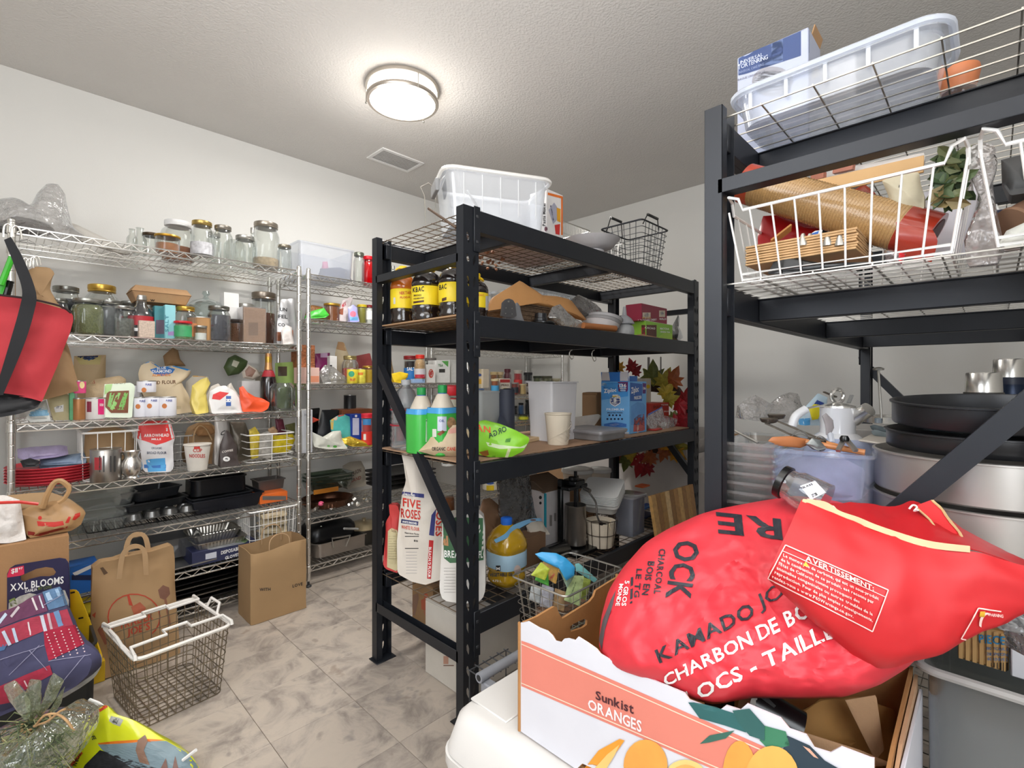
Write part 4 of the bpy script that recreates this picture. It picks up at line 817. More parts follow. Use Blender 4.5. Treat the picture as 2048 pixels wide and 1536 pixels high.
bag('yellow_packet','yellow crinkled packet lying right of the black post','packet',[(783,745),(800,741),(817,745),(815,752),(800,764),(786,762)],('Y',2.92),.05,M('ecc828',.4,0,.1,20,.5,20),Z,wr=.006)
jar(821,3.05,Z,26,712,M('8a2024',.4),M('2a1c1c',.4),.8,M('2c78c0',.5),(.05,.55),style='straight',label='dark jar with maroon lid and blue label on the far shelf',D=[('w','SALT',(814,741),(830,741),7,INKW)])
jar(840,2.93,Z,23,710,M('d43428',.4),M('c8a070',.6,0,.3,90),.95,M('c8c4c8',.5),(.22,.50),style='jar',name='peanut_jar',label='peanut jar with red lid and waisted neck',D=[('p',quad(830,749,851,756),M('b83040',.5))])
jar(861,3.13,Z,22,716,M('6a6460',.4),M('4a4440',.5),.8,style='straight',label='grey lidded jar behind the white card box')
crate('match_box','white carton with red oval mark and red side','carton',852,871,729,2.92,.10,Z,M('dcdad6',.5),D=[('p',ell(862,747,5,9),M('c04838',.5)),('p',ell(862,747,3.4,7),WHITE),('w','K',(860,750),(864,750),6,RED)])
crate('tea_carton','white and green carton standing before the black leg','carton',872,900,721,2.96,.10,Z,M('dcdcd8',.5),D=[('p',[(883,722),(897,722),(896,734)],M('5aa050',.5)),('p',quad(878,738,890,745),M('3a3a38',.5)),('w','TEA',(876,733),(886,733),5,M('508050',.5))])
crate('tea_carton','grey white carton partly behind the front rack leg','carton',898,920,720,2.99,.10,Z,M('ccccc8',.5,0,.1,40))
crate('soap_carton','low pale blue and yellow carton at the shelf front','carton',826,850,758,2.89,.03,Z,M('9cb8e0',.5))
Z=.78+S
crate('cereal_box','tall white box with grey drawing at the middle unit left','box',604,625,820,2.90,.10,Z,M('cfd1d6',.55),D=[('w','O',(614,866),(622,866),10,M('6a707c',.5),{'bold':0}),('w','HERB',(609,832),(622,832),5,M('8a8e98',.5))],flap=WHITE)
bag('black_pouch','matte black pouch behind the tall white box','pouch',[(612,790),(640,788),(636,822),(628,850),(612,850)],('Y',3.12),.07,BLKP,Z+.05,D=[('w','THE',(620,806),(630,805),4,INKW),('w','SPICE',(616,813),(630,812),4,INKW)])
bag('black_pouch','larger black pouch with white lettering, middle unit','pouch',[(644,788),(678,788),(677,812),(684,828),(676,860),(640,862),(632,840),(638,815)],('Y',3.05),.08,M('1c1d22',.4,0,.05,8,.4,20),Z,D=[('w','THE',(656,806),(666,806),4,INKW),('w','LICORICE',(654,812),(672,812),4,INKW),('w','CO',(658,818),(667,818),4,INKW)])
single('red_arrow_card',pillow([(625,834),(640,840),(625,846)],('Y',2.99),.012,wr=0,base=0),M('c8442c',.5),'small red pointed card beside the white box','card')
bag('snack_pouch','teal pouch with yellow corner and red edge, middle unit','pouch',[(660,838),(676,828),(688,826),(702,832),(703,878),(688,892),(676,875),(662,858)],('Y',2.96),.06,M('5abcb4',.4,0,.15,20,.4,20),Z,D=[('p',[(661,840),(668,834),(666,860),(662,858)],M('d8b458',.5)),('p',ell(671,836,4,5),M('d0b8a8',.5)),('p',[(676,828),(688,825),(688,831),(676,834)],M('c03c30',.5))])
crate('detergent_box','royal blue box with pale panel on the middle unit','box',702,724,828,2.97,.08,Z,M('1e3f9c',.45),D=[('p',quad(705,836,718,870),M('c0c4dc',.5)),('p',ell(712,832,2.5,2.5),WHITE)])
jar(734,2.93,Z,22,827,M('d8283a',.4),M('c83030',.5),.8,M('d83428',.5),(.05,.45),style='straight',name='spice_jar',label='red seasoning jar with red lid and colourful label',D=[('p',quad(726,838,742,850),M('3a80b8',.5)),('p',quad(727,868,732,880),WHITE)])
crate('wooden_tray','long reddish wooden tray lying across the goods','tray',684,745,819,3.06,.16,Z,M('8e5030',.5,0,.2),lift=.13,body='tray',flap=M('9a5a36',.5))
bag('veg_bag','clear plastic bag with green print lying at the shelf front','bag',[(625,865),(645,875),(665,863),(682,862),(684,885),(690,897),(650,898),(625,894)],('Y',2.89),.10,M('c8c8bc',.3,0,.15,20,.8,24),Z,wr=.010,D=[('p',ell(670,893,4,2.5),M('58a848',.5)),('p',ell(657,892,3,2),M('78b868',.5))])
bag('gold_foil_bag','shiny gold foil bag lying at the shelf front','bag',[(683,882),(700,877),(720,884),(742,890),(740,896),(700,897),(686,892)],('Y',2.885),.09,M('d8b840',.25,.6,.1,20,.7,30),Z,wr=.008)
can(700,3.2,Z,24,790,M('1c1c20',.4),name='black_canister',label='black canister at the back under the middle shelf',cat='canister')
for (u,vt,c,lb) in ((780,850,'d83830','red-capped jar seen through the rack at the far shelf'),(800,848,'e8c83c','yellow-capped jar seen beside the diagonal brace')):
    jar(u,3.0,Z,18,vt,M(c,.4),M('c04030',.5,0,.4,60),.8,style='straight',label=lb)
Z=.40+S
for k in range(3):pan('glass_dish','greenish glass baking dish, %s of the stack in the middle unit' % ('lowest','middle','topmost')[k],655,0,3.17,.30,.20,.05,Z,CL('b8c4b4',.22,.5,.04,'7a8474'),r=.03,lift=.10+.022*k,cat='dish',group='glass baking dishes')
X=XY(655,3.04);t=T('copper_pan','round brown copper pan on the middle unit','pan',(X,3.04,Z));t.part('pan',lathe([(.11,0),(.14,.012),(.155,.05),(.158,.052),(.152,.052),(.134,.014),(0,.006)],32,(X,3.04,Z+.012)),M('5c3a28',.25,.7));t.part('loop_handle',tube(smooth_cp([(X-.15,3.02,Z+.05),(X-.19,3.0,Z+.06),(X-.15,2.98,Z+.05)],5),.004,6),M('5c3a28',.3,.7))
for k in range(4):single('orange_stick',bar(onY(628,988-k*2,3.0)+Vector((0,0,0)),onY(676,980-k*2,3.06),.008,.008),M('d88a30',.5),'orange candy stick in the copper pan, %s of four' % ('lowest','second','third','highest')[k],'stick',group='orange sticks')
single('pink_egg',lathe([(0,0),(.014,.005),(.018,.014),(.013,.025),(0,.03)],16,tuple(onY(642,1012,2.93))),M('e05a80',.4),'shiny pink egg shape beside the copper pan','ornament')
for i in range(36):
    u=622+R.random()*120;Y=2.90+R.random()*.10;X=XY(u,Y);r=.012+R.random()*.010;n=R.choice((4,5,6,8,12));ph=R.random()*6
    pts=[(X+math.cos(6.283*k/n+ph)*r*(1 if k % 2 else .6),Y+math.sin(6.283*k/n+ph)*r*(1 if k % 2 else .6)) for k in range(n)]
    zz=Z+R.random()*.02;h=.014
    g=loft([[(x,y,zz) for x,y in pts],[(x,y,zz+h) for x,y in pts]],(False,False));g=rot(g,(X,Y,zz),rx=R.uniform(-.9,.9),ry=R.uniform(-.9,.9));g=rest(g,Z+R.random()*.02)
    single('cookie_cutter',g,CHROME,'small shiny metal cookie cutter scattered before the copper pan','cutter',group='cookie cutters in a heap')
bag('sack','beige cloth sack with faded print standing at the back','sack',[(685,930),(700,922),(722,920),(730,935),(728,968),(690,976)],('Y',3.2),.09,M('a49c8e',.8,0,.08,9,.4,20),Z+.05,D=[('w','MASON',(700,952),(722,944),8,M('5a463c',.6)),('w','SAND',(702,965),(722,958),7,M('8a4a40',.6))])
for k in range(4):pan('cooling_tray','black wire tray, %s of the pile beyond the black post' % ('lowest','second','third','topmost')[k],800,0,3.12,.42,.34,.016,Z,M('2c2c2c',.4,.6),lift=.05+.03*k,cat='tray',group='black trays behind the post')
Z=.12+S
X=XY(668,3.08);t=T('roasting_pan','steel roasting pan with upright loop handle, bottom shelf','pan',(X,3.08,Z));t.part('pan',tub(.38,.28,.085,.05,.94,.002,.006,(X,3.08,Z)),M('a8a098',.32,.8,.05));t.part('handle',tube([onY(667,1095,2.94),onY(664,1077,2.92),onY(700,1071,2.92),onY(692,1092,2.94)],.006,8),SILV)
X=XY(655,3.1);t=T('roaster_cover','black oval roaster cover resting in the steel pan','lid',(X,3.1,Z+.09));t.part('lid',loft([[(X+a*f,3.1+b*f,Z+.088+z) for a,b in rrect(.34,.24,.08,6)] for f,z in ((1,0),(1.0,.02),(.94,.06),(.8,.085),(.4,.10))]),M('17181a',.3,.2,.05));t.part('rivet',lathe([(.006,0),(.004,.004),(0,.005)],10,tuple(onY(642,1053,2.99))),SILV)
X=XY(728,3.05);t=T('lidded_pot','brass-rimmed pot with glass lid near the black post, bottom shelf','pot',(X,3.05,Z));t.part('pot',lathe([(.10,0),(.11,.01),(.115,.10),(.118,.10)],28,(X,3.05,Z)),M('3a3834',.3,.7));t.part('lid',lathe([(.118,.101),(.12,.106),(.09,.125),(.03,.135),(.01,.138),(.008,.15),(.016,.155),(0,.16)],28,(X,3.05,Z)),M('b8a888',.3,.7));t.part('handle',tube([onY(716,1058,2.94),onY(688,1057,2.90)],.007,8),M('a8a8a4',.4))
# ================= far unit: condiments =================
def cond(u,Y,Z,w,vt,lidc,c,band,lb,st='straight',D=None,lift=0):return jar(u,Y,Z,w,vt,M(lidc,.4),M(c,.5,0,.2,60),.9,M(band,.5) if band else None,(.15,.6),style=st,name='condiment_jar',label=lb,D=D,lift=lift)
Z=1.085+S
crate('food_carton','yellow and white carton at the left end of the far jar shelf','carton',948,968,738,2.95,.08,Z,M('dccfae',.5,0,.1),D=[('p',ell(957,750,7,3),M('3a5aa0',.5)),('p',quad(952,758,964,768),M('e0b040',.5))],lift=.06)
crate('food_carton','pale carton with vertical stripes beside the yellow one','carton',966,978,738,2.93,.08,Z,M('d0c4b0',.5,0,.1),lift=.06)
cond(960,2.94,Z,16,778,'4a6aa0','a8a8a0',None,'low blue-topped pot below the yellow carton')
cond(972,2.92,Z,12,782,'3a3a3a','7a4a2c',None,'tiny dark pot below the striped carton')
cond(990,2.93,Z,16,758,'d8c89c','a85a2c','4aa0d0','orange sauce jar with bright blue label')
cond(988,3.1,Z,15,744,'c8b080','a86a3c',None,'amber jar with tan lid in the second row')
cond(1000,3.12,Z,14,744,'d0b890','c0a070',None,'pale jar with cream lid in the second row')
t=crate('food_canister','cream canister with red top and round yellow picture','canister',1000,1020,757,2.93,.07,Z,M('dcd2c4',.5),D=[('p',quad(1000,759,1020,765),M('b83434',.5)),('p',ell(1010,783,8,8),M('dcd09c',.5)),('w','PEAS',(1003,772),(1017,772),4,M('6a5040',.5))])
cond(1015,3.1,Z,16,738,'5a2430','6a2030','b8b0b8','tall maroon jam jar with silver label in the back row','jar')
cond(1030,2.93,Z,15,765,'8a8480','8a2c20','2c3038','red sauce jar with dark label in the front row')
cond(1036,3.1,Z,17,741,'c8c0b4','c03038','d8403c','round white and red tin in the back row')
cond(1046,2.92,Z,15,768,'c8b890','d0b078',None,'beige spread jar with cream lid in the front row')
cond(1056,3.12,Z,17,745,'2a2a2c','1c1c1e','c8c8cc','black jar with white oval label at the rack post')
cond(1059,2.93,Z,13,763,'3c3a38','5a3424','d8d4cc','small brown jar with white label and dark lid')
cond(1072,2.92,Z,14,764,'6a645c','5a3020','d0c0b0','brown jar with cream label right of the small brown jar')
cond(1075,3.1,Z,17,752,'3a4030','6a7048',None,'olive pickle jar with dark lid in the back row')
cond(1086,2.94,Z,13,762,'a8a49c','4a3430','a8a0a0','grey-lidded jar in the front row near the tall container')
cond(1093,3.09,Z,22,752,'5a5a48','8a8a68',None,'wide jar of green relish in the back row')
cond(1099,2.94,Z,15,762,'2c2a28','6a2c34','b0a0a8','maroon jar with dark lid in the front row')
cond(1112,3.03,Z,17,757,'c0b89c','c8b888','d8d0bc','cream jar with gold lid at the right end of the row')
cond(1117,3.18,Z,16,753,'4a4c40','a09068',None,'dull-lidded jar at the far right back')
Z=.86+S
for (u,vt,c,lb) in ((1018,805,'20242c','tall black bottle in the shadows under the jar shelf'),(1030,812,'2c3038','dark jar in the shadows under the jar shelf'),(1042,806,'3a6aa0','blue bottle in the shadows under the jar shelf'),(1056,800,'1c1c1e','widest black jar in the shadows under the jar shelf')):
    jar(u,3.16,Z,13,vt,M('303030',.4),M(c,.5),.9,style='jar',label=lb)
cond(1047,2.93,Z,20,829,'202428','889030','c8c830','low jar with black lid and yellow label on the dark shelf')
cond(1066,2.93,Z,14,830,'c8ccd0','b8bcc8','d8dce8','low white-labelled jar on the dark shelf')
cond(1030,2.94,Z,12,830,'606468','a8a89c',None,'low clear jar on the dark shelf')
Z=.30+S
jar(982,2.98,Z,34,955,M('3a68b0',.4),M('ece4d0',.5),.95,M('e8e0cc',.5),(.1,.6),style='jar',name='mayonnaise_tub',label='large cream mayonnaise tub with yellow label on the far low shelf',D=[('p',quad(973,971,988,981),M('ecc820',.5)),('p',ell(980,966,8,3),M('3058a8',.5))])
jar(1007,3.0,Z,13,950,None,style='straight',name='plastic_cup',cat='cup',label='translucent bluish cup beside the mayonnaise tub',glass=CL('c8d0e4',.4,.3,.1,'a8b4d0'))
jar(896,2.93,.57+S,26,930,M('2c2c2c',.4),WHITE,.9,M('e0e0dc',.5,0,.3,60),(.0,.8),style='jar',name='painted_jar',label='white jar with red and green painted leaves behind the brace',D=[('p',ell(893,944,4,3),M('c03848',.5)),('p',ell(885,940,4,2),M('5a9a48',.5))])
# ================= middle rack =================
def obox(cx,cy,w,d,z0,z1,rz=0,c=.002):return rot(box(cx-w/2,cx+w/2,cy-d/2,cy+d/2,z0,z1,c),(cx,cy,z0),rz)
def xface(u0,u1,X):return onX(u0,VH,X).y,onX(u1,VH,X).y
# ---- top deck (1.822)
Z=1.822
bx_,by_=1.43,1.52;rz=math.radians(-27)
t=T('storage_tote','large translucent plastic tote on top of the middle rack with utensils inside','tote',(bx_,by_,Z))
t.part('tub',tub(.45,.28,.215,.045,.86,.0025,.012,(bx_,by_,Z),rz),CL('f4f6f8',.26,.28,.12,'f2f4f8'))
t.part('rim',rot(tube([(bx_+a,by_+b,Z+.213) for a,b in rrect(.455,.285,.05)],.008,6,True),(bx_,by_,Z),rz),CL('ffffff',.7,.2,.3,'f4f2ee'))
for k in range(5):t.part('rib',rot(box(bx_-.15+.075*k,bx_-.147+.075*k,by_-.135,by_-.131,Z+.05,Z+.2,.0005),(bx_,by_,Z),rz),CL('ffffff',.6,.2,.3,'f4f4f4'))
t.part('handle',rot(box(bx_-.245,bx_-.228,by_-.05,by_+.06,Z+.15,Z+.20,.003),(bx_,by_,Z),rz),M('8c8c8c',.5))
g=lathe([(.04,0),(.042,.004),(.042,.05),(.038,.052)],24,(1.50,1.47,Z+.008));single('measuring_cup',g,STEEL,'small steel cup lying inside the big tote','cup')
single('ladle',tube([(1.28,1.50,Z+.15),(1.34,1.49,Z+.08),(1.42,1.47,Z+.02),(1.45,1.46,Z+.015)],[.004,.004,.005,.012],8),SILV,'steel utensil leaning inside the big tote','utensil')
single('bowl',lathe([(.02,0),(.05,.02),(.055,.04),(.05,.04),(0,.008)],20,(1.36,1.56,Z+.008)),SILV,'shallow steel bowl behind the utensil in the tote','bowl')
t=crate('pasta_maker_box','white and orange pasta machine box standing beside the tote','box',1093,1126,384,1.43,.10,Z,M('e6e2e0',.5),D=[
  ('p',[(1092,384),(1126,393),(1126,398),(1092,389)],ORG),('p',quad(1122,396,1126,470),ORG),('w','Pasta Maker',(1091,452),(1091,405),6,INKK,{'up':(-1,0)}),
  ('p',[(1097,420),(1108,405),(1114,414),(1114,440),(1106,448)],M('a8a8b8',.5)),('p',[(1113,415),(1121,418),(1121,445),(1114,442)],M('e4a428',.5)),('p',[(1109,450),(1120,448),(1119,470),(1111,468)],M('d03430',.5)),
  ('p',ell(1092,458,3,5),M('6a3a48',.5)),('p',[(1100,412),(1102,410),(1108,440),(1106,442)],M('4a4a6a',.5))],body='carton')
def D_(*p,d=2.2):return [onD(u,v,d) for u,v in p]
t=T('wire_stand','thin wire display stand behind the tote at the rack end','stand',onZ(860,488,Z+.0))
t.part('frame',join(tube(D_((853,486),(849,392),(841,374),(857,366),(866,373),(872,371)),.0022,5),tube(D_((875,474),(871,410),(872,371),(890,352)),.0018,5),tube(D_((894,470),(892,440)),.0015,5),tube(D_((853,486),(875,474),(894,470)),.0018,5)),WIREG)
single('wooden_dowel',tube([onY(857,417,1.50),onY(912,455,1.36)],.005,8),M('5c4a3c',.6),'thin brown dowel sticking out over the rack end','dowel')
t=T('wire_basket','black wire shopping basket with two black grip handles, top of middle rack','basket',(2.44,1.43,Z));basket_g(2.30,2.59,1.30,1.56,Z+.004,2.05,BLKM,sp=.036,hz=7,r=.0018,rim=.0045,tp=.80,t=t)
for y,up in ((1.33,.05),(1.56,.085)):
    t.part('handle',join(tube([(2.36,y,2.045),(2.39,y-.01,2.05+up),(2.50,y-.01,2.05+up),(2.53,y,2.045)],.003,6),tube([(2.39,y-.01,2.05+up),(2.50,y-.01,2.05+up)],.0075,8)),BLKP)
t=T('wire_basket','small silver wire basket beside the orange pasta box, top of middle rack','basket',(1.98,1.62,Z));basket_g(1.86,2.13,1.50,1.72,Z+.004,1.99,SILV,sp=.012,hz=3,r=.0009,rim=.0028,tp=.82,t=t)
t=T('wire_basket','white wire rack lying between the silver and the black basket','basket',(2.16,1.42,Z));basket_g(2.10,2.26,1.38,1.5,Z+.004,1.93,WHITEW,sp=.04,hz=2,r=.002,rim=.0028,tp=.9,t=t)
t=T('shallow_bowl','white shallow oval dish poking over the beam on the middle rack top','dish',(2.02,1.42,Z));t.part('dish',lathe([(.05,0),(.10,.012),(.135,.05),(.138,.052),(.13,.050),(.09,.016),(0,.006)],32,(2.02,1.42,Z+.03)),M('dcdadc',.4));t.part('foot_ring',lathe([(.055,.0),(.06,.0),(.06,.03)],24,(2.02,1.42,Z)),M('dcdadc',.4))
t=T('dried_flowers','bunch of dried brown flowers lying on the top wire deck','flowers',(1.36,1.58,Z-.02))
for i in range(26):
    p=onZ(945+R.random()*62,490+R.random()*52,Z-.012-R.random()*.02)
    if p.x <1.16 or p.y <1.37:continue
    t.part('flower_head',join(*[rot(lathe([(0,0),(.007,.003),(.004,.012),(0,.014)],6,tuple(p)),tuple(p),rx=R.uniform(-2,2),ry=R.uniform(-2,2)) for _ in range(3)]),M('9a6e54',.8,0,.3,60),smooth=False)
t.part('stems',join(*[tube([(1.36+R.uniform(-.1,.16),1.45+R.random()*.1,Z-.012),(1.40+R.uniform(-.1,.2),1.75,Z+.01)],.0012,4) for _ in range(10)]),M('7a5a44',.8))
for k in range(2):
    t=T('wire_grate','black wire grate lying on the right half of the top deck, %s' % ('lower','upper')[k],'grate',(2.3,1.7,Z));t.part('bars',join(*[tube([(1.95+.025*i+k*.2,1.58,Z+.004+.012*k),(1.98+.025*i+k*.2,1.84,Z+.004+.012*k)],.002,4) for i in range(18)]),BLKP);t.part('frame',tube([(2.18+k*.2+a,1.71+b,Z+.006+.012*k) for a,b in rrect(.48,.28,.02)],.003,5,True),BLKP)
single('paper_sheets',obox(1.78,1.68,.42,.26,Z+.002,Z+.012,.1),M('d8c8c4',.8,0,.06),'pinkish flat packet lying on the wire deck behind the pasta box','packet')
# ---- second deck (1.447)
Z=1.447
single('cardboard_sheet',box(1.135,2.95,1.358,1.90,Z-.0,Z+.006,.001),CARD,'thin brown cardboard lining the second deck of the middle rack','cardboard')
Z += .007
def soda(u,Y,w,vt,top,label,txt,base='1e1410',lx=0):
    X=XY(u,Y);d=dep((X,Y));r=w/2*d/FPX;H=HC+(VH-vt)*d/FPX-Z;c=(X,Y,Z)
    t=T('juice_bottle',label,'bottle',c,'large dark drink bottles with yellow labels')
    def L(a,b):return [(q*r,z*H) for q,z in ((.80,0),(.92,.03),(.97,.10),(.90,.16),(.97,.22),(.97,.30),(.95,.31),(.95,.66),(1,.68),(1,.74),(.93,.82),(.74,.90),(.45,.96),(.30,.985),(.30,1.0)) if a <= z <= b]
    t.part('bottle',lathe(L(0,.675),28,c),M(base,.12,0,0,coat=.8));t.part('shoulder',lathe(L(.66,1),28,c),M(top,.12,0,0,coat=.8))
    t.part('label_band',lathe([(r*.985,H*.30),(r*.995,H*.31),(r*.995,H*.655),(r*.985,H*.66)],28,c),M('e8cc20',.45,0,.03))
    t.part('cap',lathe([(r*.34,H),(r*.35,H+.022),(r*.30,H+.026)],20,c),M('f0c81c',.4))
    t.part('carry_loop',tube([(X+math.cos(a)*.034,Y+math.sin(a)*.018,Z+H+.006+.008*math.sin(a*2)) for a in [6.283*i/16 for i in range(16)]],.0045,6,True),M('f2c416',.4))
    deco(t,txt);return t
soda(806,1.85,50,545,'b8601c','juice bottle with amber shoulder furthest along the rack end',[('w','NEKTAR',(799,589),(822,588),6,M('c04a20',.5)),('w','PLODA',(800,597),(820,596),4,M('c04a20',.5)),('p',quad(787,595,791,608),M('c8c8c0',.5))],'241a14')
soda(854,1.67,62,541,'241c1a','dark bottle in the gap of the rack end with the word KBAC',[('w','KBAC',(826,585),(848,582),10,INKK),('w','MHOGO',(828,593),(843,592),4,M('5a4a20',.5)),('w','FERMENTED',(828,599),(848,597),3,M('5a4a20',.5)),('p',[(827,603),(848,600),(848,604),(827,607)],M('4a2c14',.5))])
soda(908,1.53,62,533,'241c1a','dark bottle half behind the front post of the middle rack',[('w','KBAC',(874,581),(893,577),10,INKK),('p',[(884,597),(893,594),(893,600),(884,603)],M('4a2c14',.5))])
soda(953,1.50,48,560,'241c1a','dark bottle just right of the front post with orange lettering',[('w','KBAC',(952,592),(968,592),4,M('d8742c',.5)),('p',quad(971,592,977,620),M('c4c4c4',.5))])
# goods on the second deck
def spread(name,label,cat,u,Y,w,d,h,mat,lift=0,rz=0,**k):
    X=XY(u,Y);return single(name,obox(X,Y,w,d,Z+lift,Z+lift+h,rz),mat,label,cat,**k)
WK=M('6a5440',.8,0,.3,60,.8,90)
X=XY(1040,1.60);t=T('wicker_tray','dark woven wicker tray under the kraft envelope','tray',(X,1.60,Z));t.part('tray',tub(.36,.26,.10,.02,.88,.006,.008,(X,1.60,Z)),WK)
for k in range(5):t.part('weave_strand',tube([(X+a*(1.0-.022*(4-k)),1.60+b*(1.0-.022*(4-k)),Z+.015+.018*k) for a,b in rrect(.352,.252,.03)],.0035,4,True),WK)
X=XY(1060,1.74);t=T('clear_tray','clear rigid plastic tray perched above the envelope','tray',(X,1.70,Z+.115));t.part('tray',tub(.45,.28,.085,.03,.84,.002,.012,(X,1.71,Z+.118)),CL('eef0f2',.12,.35,.05,'e4e8ec'))
for k in range(9):t.part('rib',box(X-.19+k*.045,X-.186+k*.045,1.576,1.579,Z+.13,Z+.19,.0005),CL('ffffff',.5,.3,.1,'e8eaee'))
bag('padded_envelope','crumpled orange-brown kraft envelope lying over the wicker tray','envelope',[(974,622),(984,596),(1006,582),(1040,561),(1060,574),(1082,590),(1118,593),(1142,600),(1152,614),(1172,642),(1146,636),(1116,622),(1080,614),(1030,606),(1000,618)],('Y',1.44),.10,M('c8925a',.6,0,.08,6,.4,12),None,wr=.014,wf=12,base=.2,n=60)
t=T('suction_mount','dark grey rounded mounting plate on a grey base, second deck','mount',tuple(onY(1017,640,1.40)))
g=pillow([(1002,632),(1003,606),(1010,599),(1018,597),(1026,600),(1031,608),(1032,632),(1026,635),(1008,635)],('Y',1.385),.014,wr=0,base=.9,pw=8);t.part('plate',g,M('4a4a4c',.45));t.part('base',pillow([(1008,634),(1034,604),(1040,612),(1045,645),(1010,645)],('Y',1.402),.03,wr=0,base=.9,pw=8),M('7a7c80',.4));deco(t,[('p',ell(1017,603,2,1.6),SILV)]+[('p',ell(a,b,1.2,1.2),SILV) for a,b in ((1012,616),(1024,617),(1011,627),(1024,628))])
X=XY(1088,1.40);t=T('lens_adapter','low black round fitting with a stepped rim at the deck front','fitting',(X,1.40,Z));t.part('disc',lathe([(.055,0),(.058,.004),(.058,.012),(.05,.016)],28,(X,1.41,Z)),BLKP);t.part('collar',lathe([(.030,.016),(.030,.028),(.026,.030),(.026,.05),(.02,.052)],24,(X-.01,1.41,Z)),M('202022',.35))
for k in (0,1):t.part('ring_screw',lathe([(.008,0),(.009,.002),(.006,.004)],12,tuple(onY(1102+k*7,636,1.37))),WHITE)
bag('plastic_film','crinkled clear film packet before the envelope','film',[(1096,634),(1104,614),(1120,608),(1132,622),(1152,640),(1168,648),(1170,658),(1130,656),(1112,644)],('Y',1.375),.05,GREYFILM,None,wr=.012,wf=22,base=.3)
bag('plastic_bag','grey translucent bag bunched up beside the envelope','bag',[(1142,600),(1156,589),(1172,596),(1192,608),(1202,624),(1204,638),(1196,644),(1176,648),(1160,632),(1146,616)],('Y',1.48),.12,CL('a8a4a0',.62,.4,.12,'96928e',1),None,wr=.014,wf=16,base=.2)
X=XY(1200,1.46)
for k in range(3):
    g=rot(lathe([(.03,0),(.075,.010),(.095,.045),(.098,.046),(.09,.044),(0,.008)],28,(X+.012*k,1.46,Z+.012*k)),(X,1.46,Z),ry=.25);single('plastic_bowl',rest(g,Z+.016*k),M(('d8d4d4','a4a2a2','c8c6c6')[k],.4),'nested plastic bowl tipped on its side, %s of three' % ('lowest','middle','topmost')[k],'bowl',group='nested plastic bowls')
t=T('cardboard_tube','short wood-coloured cardboard tube at the deck front','tube',tuple(onY(1198,668,1.35)));a_,b_=onY(1166,652,1.375),onY(1230,660,1.345);a_.z=b_.z=Z+.016;t.part('tube',tube([a_,b_],.015,14),M('a86a3c',.6,0,.1));t.part('end_ring',tube([b_,b_+(b_-a_).normalized()*.002],.0152,14),M('8a5430',.6))
X=XY(1249,1.40)
t=T('funnel','grey plastic funnel stacked upside down on a matching cup','funnel',(X,1.40,Z));t.part('cup',lathe([(.050,0),(.052,.02),(.046,.044),(.03,.06)],24,(X,1.40,Z)),M('a4a6a8',.4));t.part('cone',lathe([(.050,.056),(.052,.062),(.035,.088),(.012,.105),(.008,.145),(.006,.15)],24,(X,1.40,Z)),M('a0a2a6',.4))
X=XY(1281,1.56);t=T('funnel','clear milky funnel standing behind the grey one','funnel',(X,1.56,Z));t.part('cone',lathe([(.05,0),(.052,.01),(.04,.04),(.012,.07),(.010,.13),(.008,.14)],20,(X,1.56,Z)),MILK)
t=crate('tea_box','lower green and brown tea box with white lettering','box',1291,1345,646,1.38,.11,Z,M('8cc23e',.45),flap=M('dcdcd8',.5),D=[('p',quad(1283,650,1313,677),M('5a3024',.5)),('w','CACAO',(1290,657),(1310,659),4,INKW),('w','MATCHA',(1320,659),(1338,660),4,INKW),('w','GREEN TEA',(1320,665),(1340,666),3,INKW),('p',quad(1283,655,1290,678),M('a82438',.5)),('p',[(1314,676),(1330,664),(1345,668),(1345,680),(1314,678)],M('a4cc4c',.5))])
zt_=max(v[2] for v in t.V)
t=crate('tea_box','upper dark red cherry tea box with two grey round pictures','box',1283,1334,612,1.385,.10,Z,M('8c1c38',.45),lift=.088,D=[('p',quad(1285,625,1301,637),M('d8ccb8',.5)),('p',ell(1293,630,4.5,4.5),M('8a8890',.5)),('p',[(1284,637),(1302,637),(1301,634),(1285,634)],M('d8a040',.5)),('p',quad(1318,621,1330,634),M('d8ccb8',.5)),('p',ell(1324,627,3.5,4),M('8a8890',.5)),('w','WILD ORCHARD CHERRY',(1275,643),(1313,641),4,INKW),('w','WILD',(1318,640),(1332,640),4,INKW),('p',[(1277,646),(1313,645),(1313,648),(1277,649)],M('c86a4c',.5))])
bag('piping_bag','clear cone-shaped bag of dark sweets with twisted top, deck right end','bag',[(1356,630),(1359,634),(1352,648),(1360,662),(1361,676),(1352,682),(1344,676),(1342,660),(1348,646)],('Y',1.40),.05,CL('dcdcdc',.3,.4,.08,'a8a8a8'),None,wr=.003)
single('dark_sweets',pillow([(1345,668),(1358,668),(1360,676),(1352,681),(1345,676)],('Y',1.41),.03,wr=.004,wf=60),M('3a3030',.5,0,.4,90),'dark sweets at the bottom of the cone bag','sweets')
bag('card_scraps','torn tan cardboard scraps beside the funnel cup','cardboard',[(1270,670),(1285,668),(1318,675),(1316,679),(1272,675)],('Y',1.365),.04,CARD,None,wr=.004)
for (u,v0,v1,lb) in ((1141,700,718,'left steel hook hanging under the second deck beam'),(1186,700,722,'right steel hook hanging under the second deck beam')):
    single('s_hook',tube(smooth_cp([onY(u+3,v0,1.335),onY(u-1,v0+3,1.333),onY(u-2,v0+11,1.333),onY(u+2,v1,1.333),onY(u+6,v1-3,1.333),onY(u+5,v1-8,1.333)],4),.0022,6),SILV,lb,'hook')
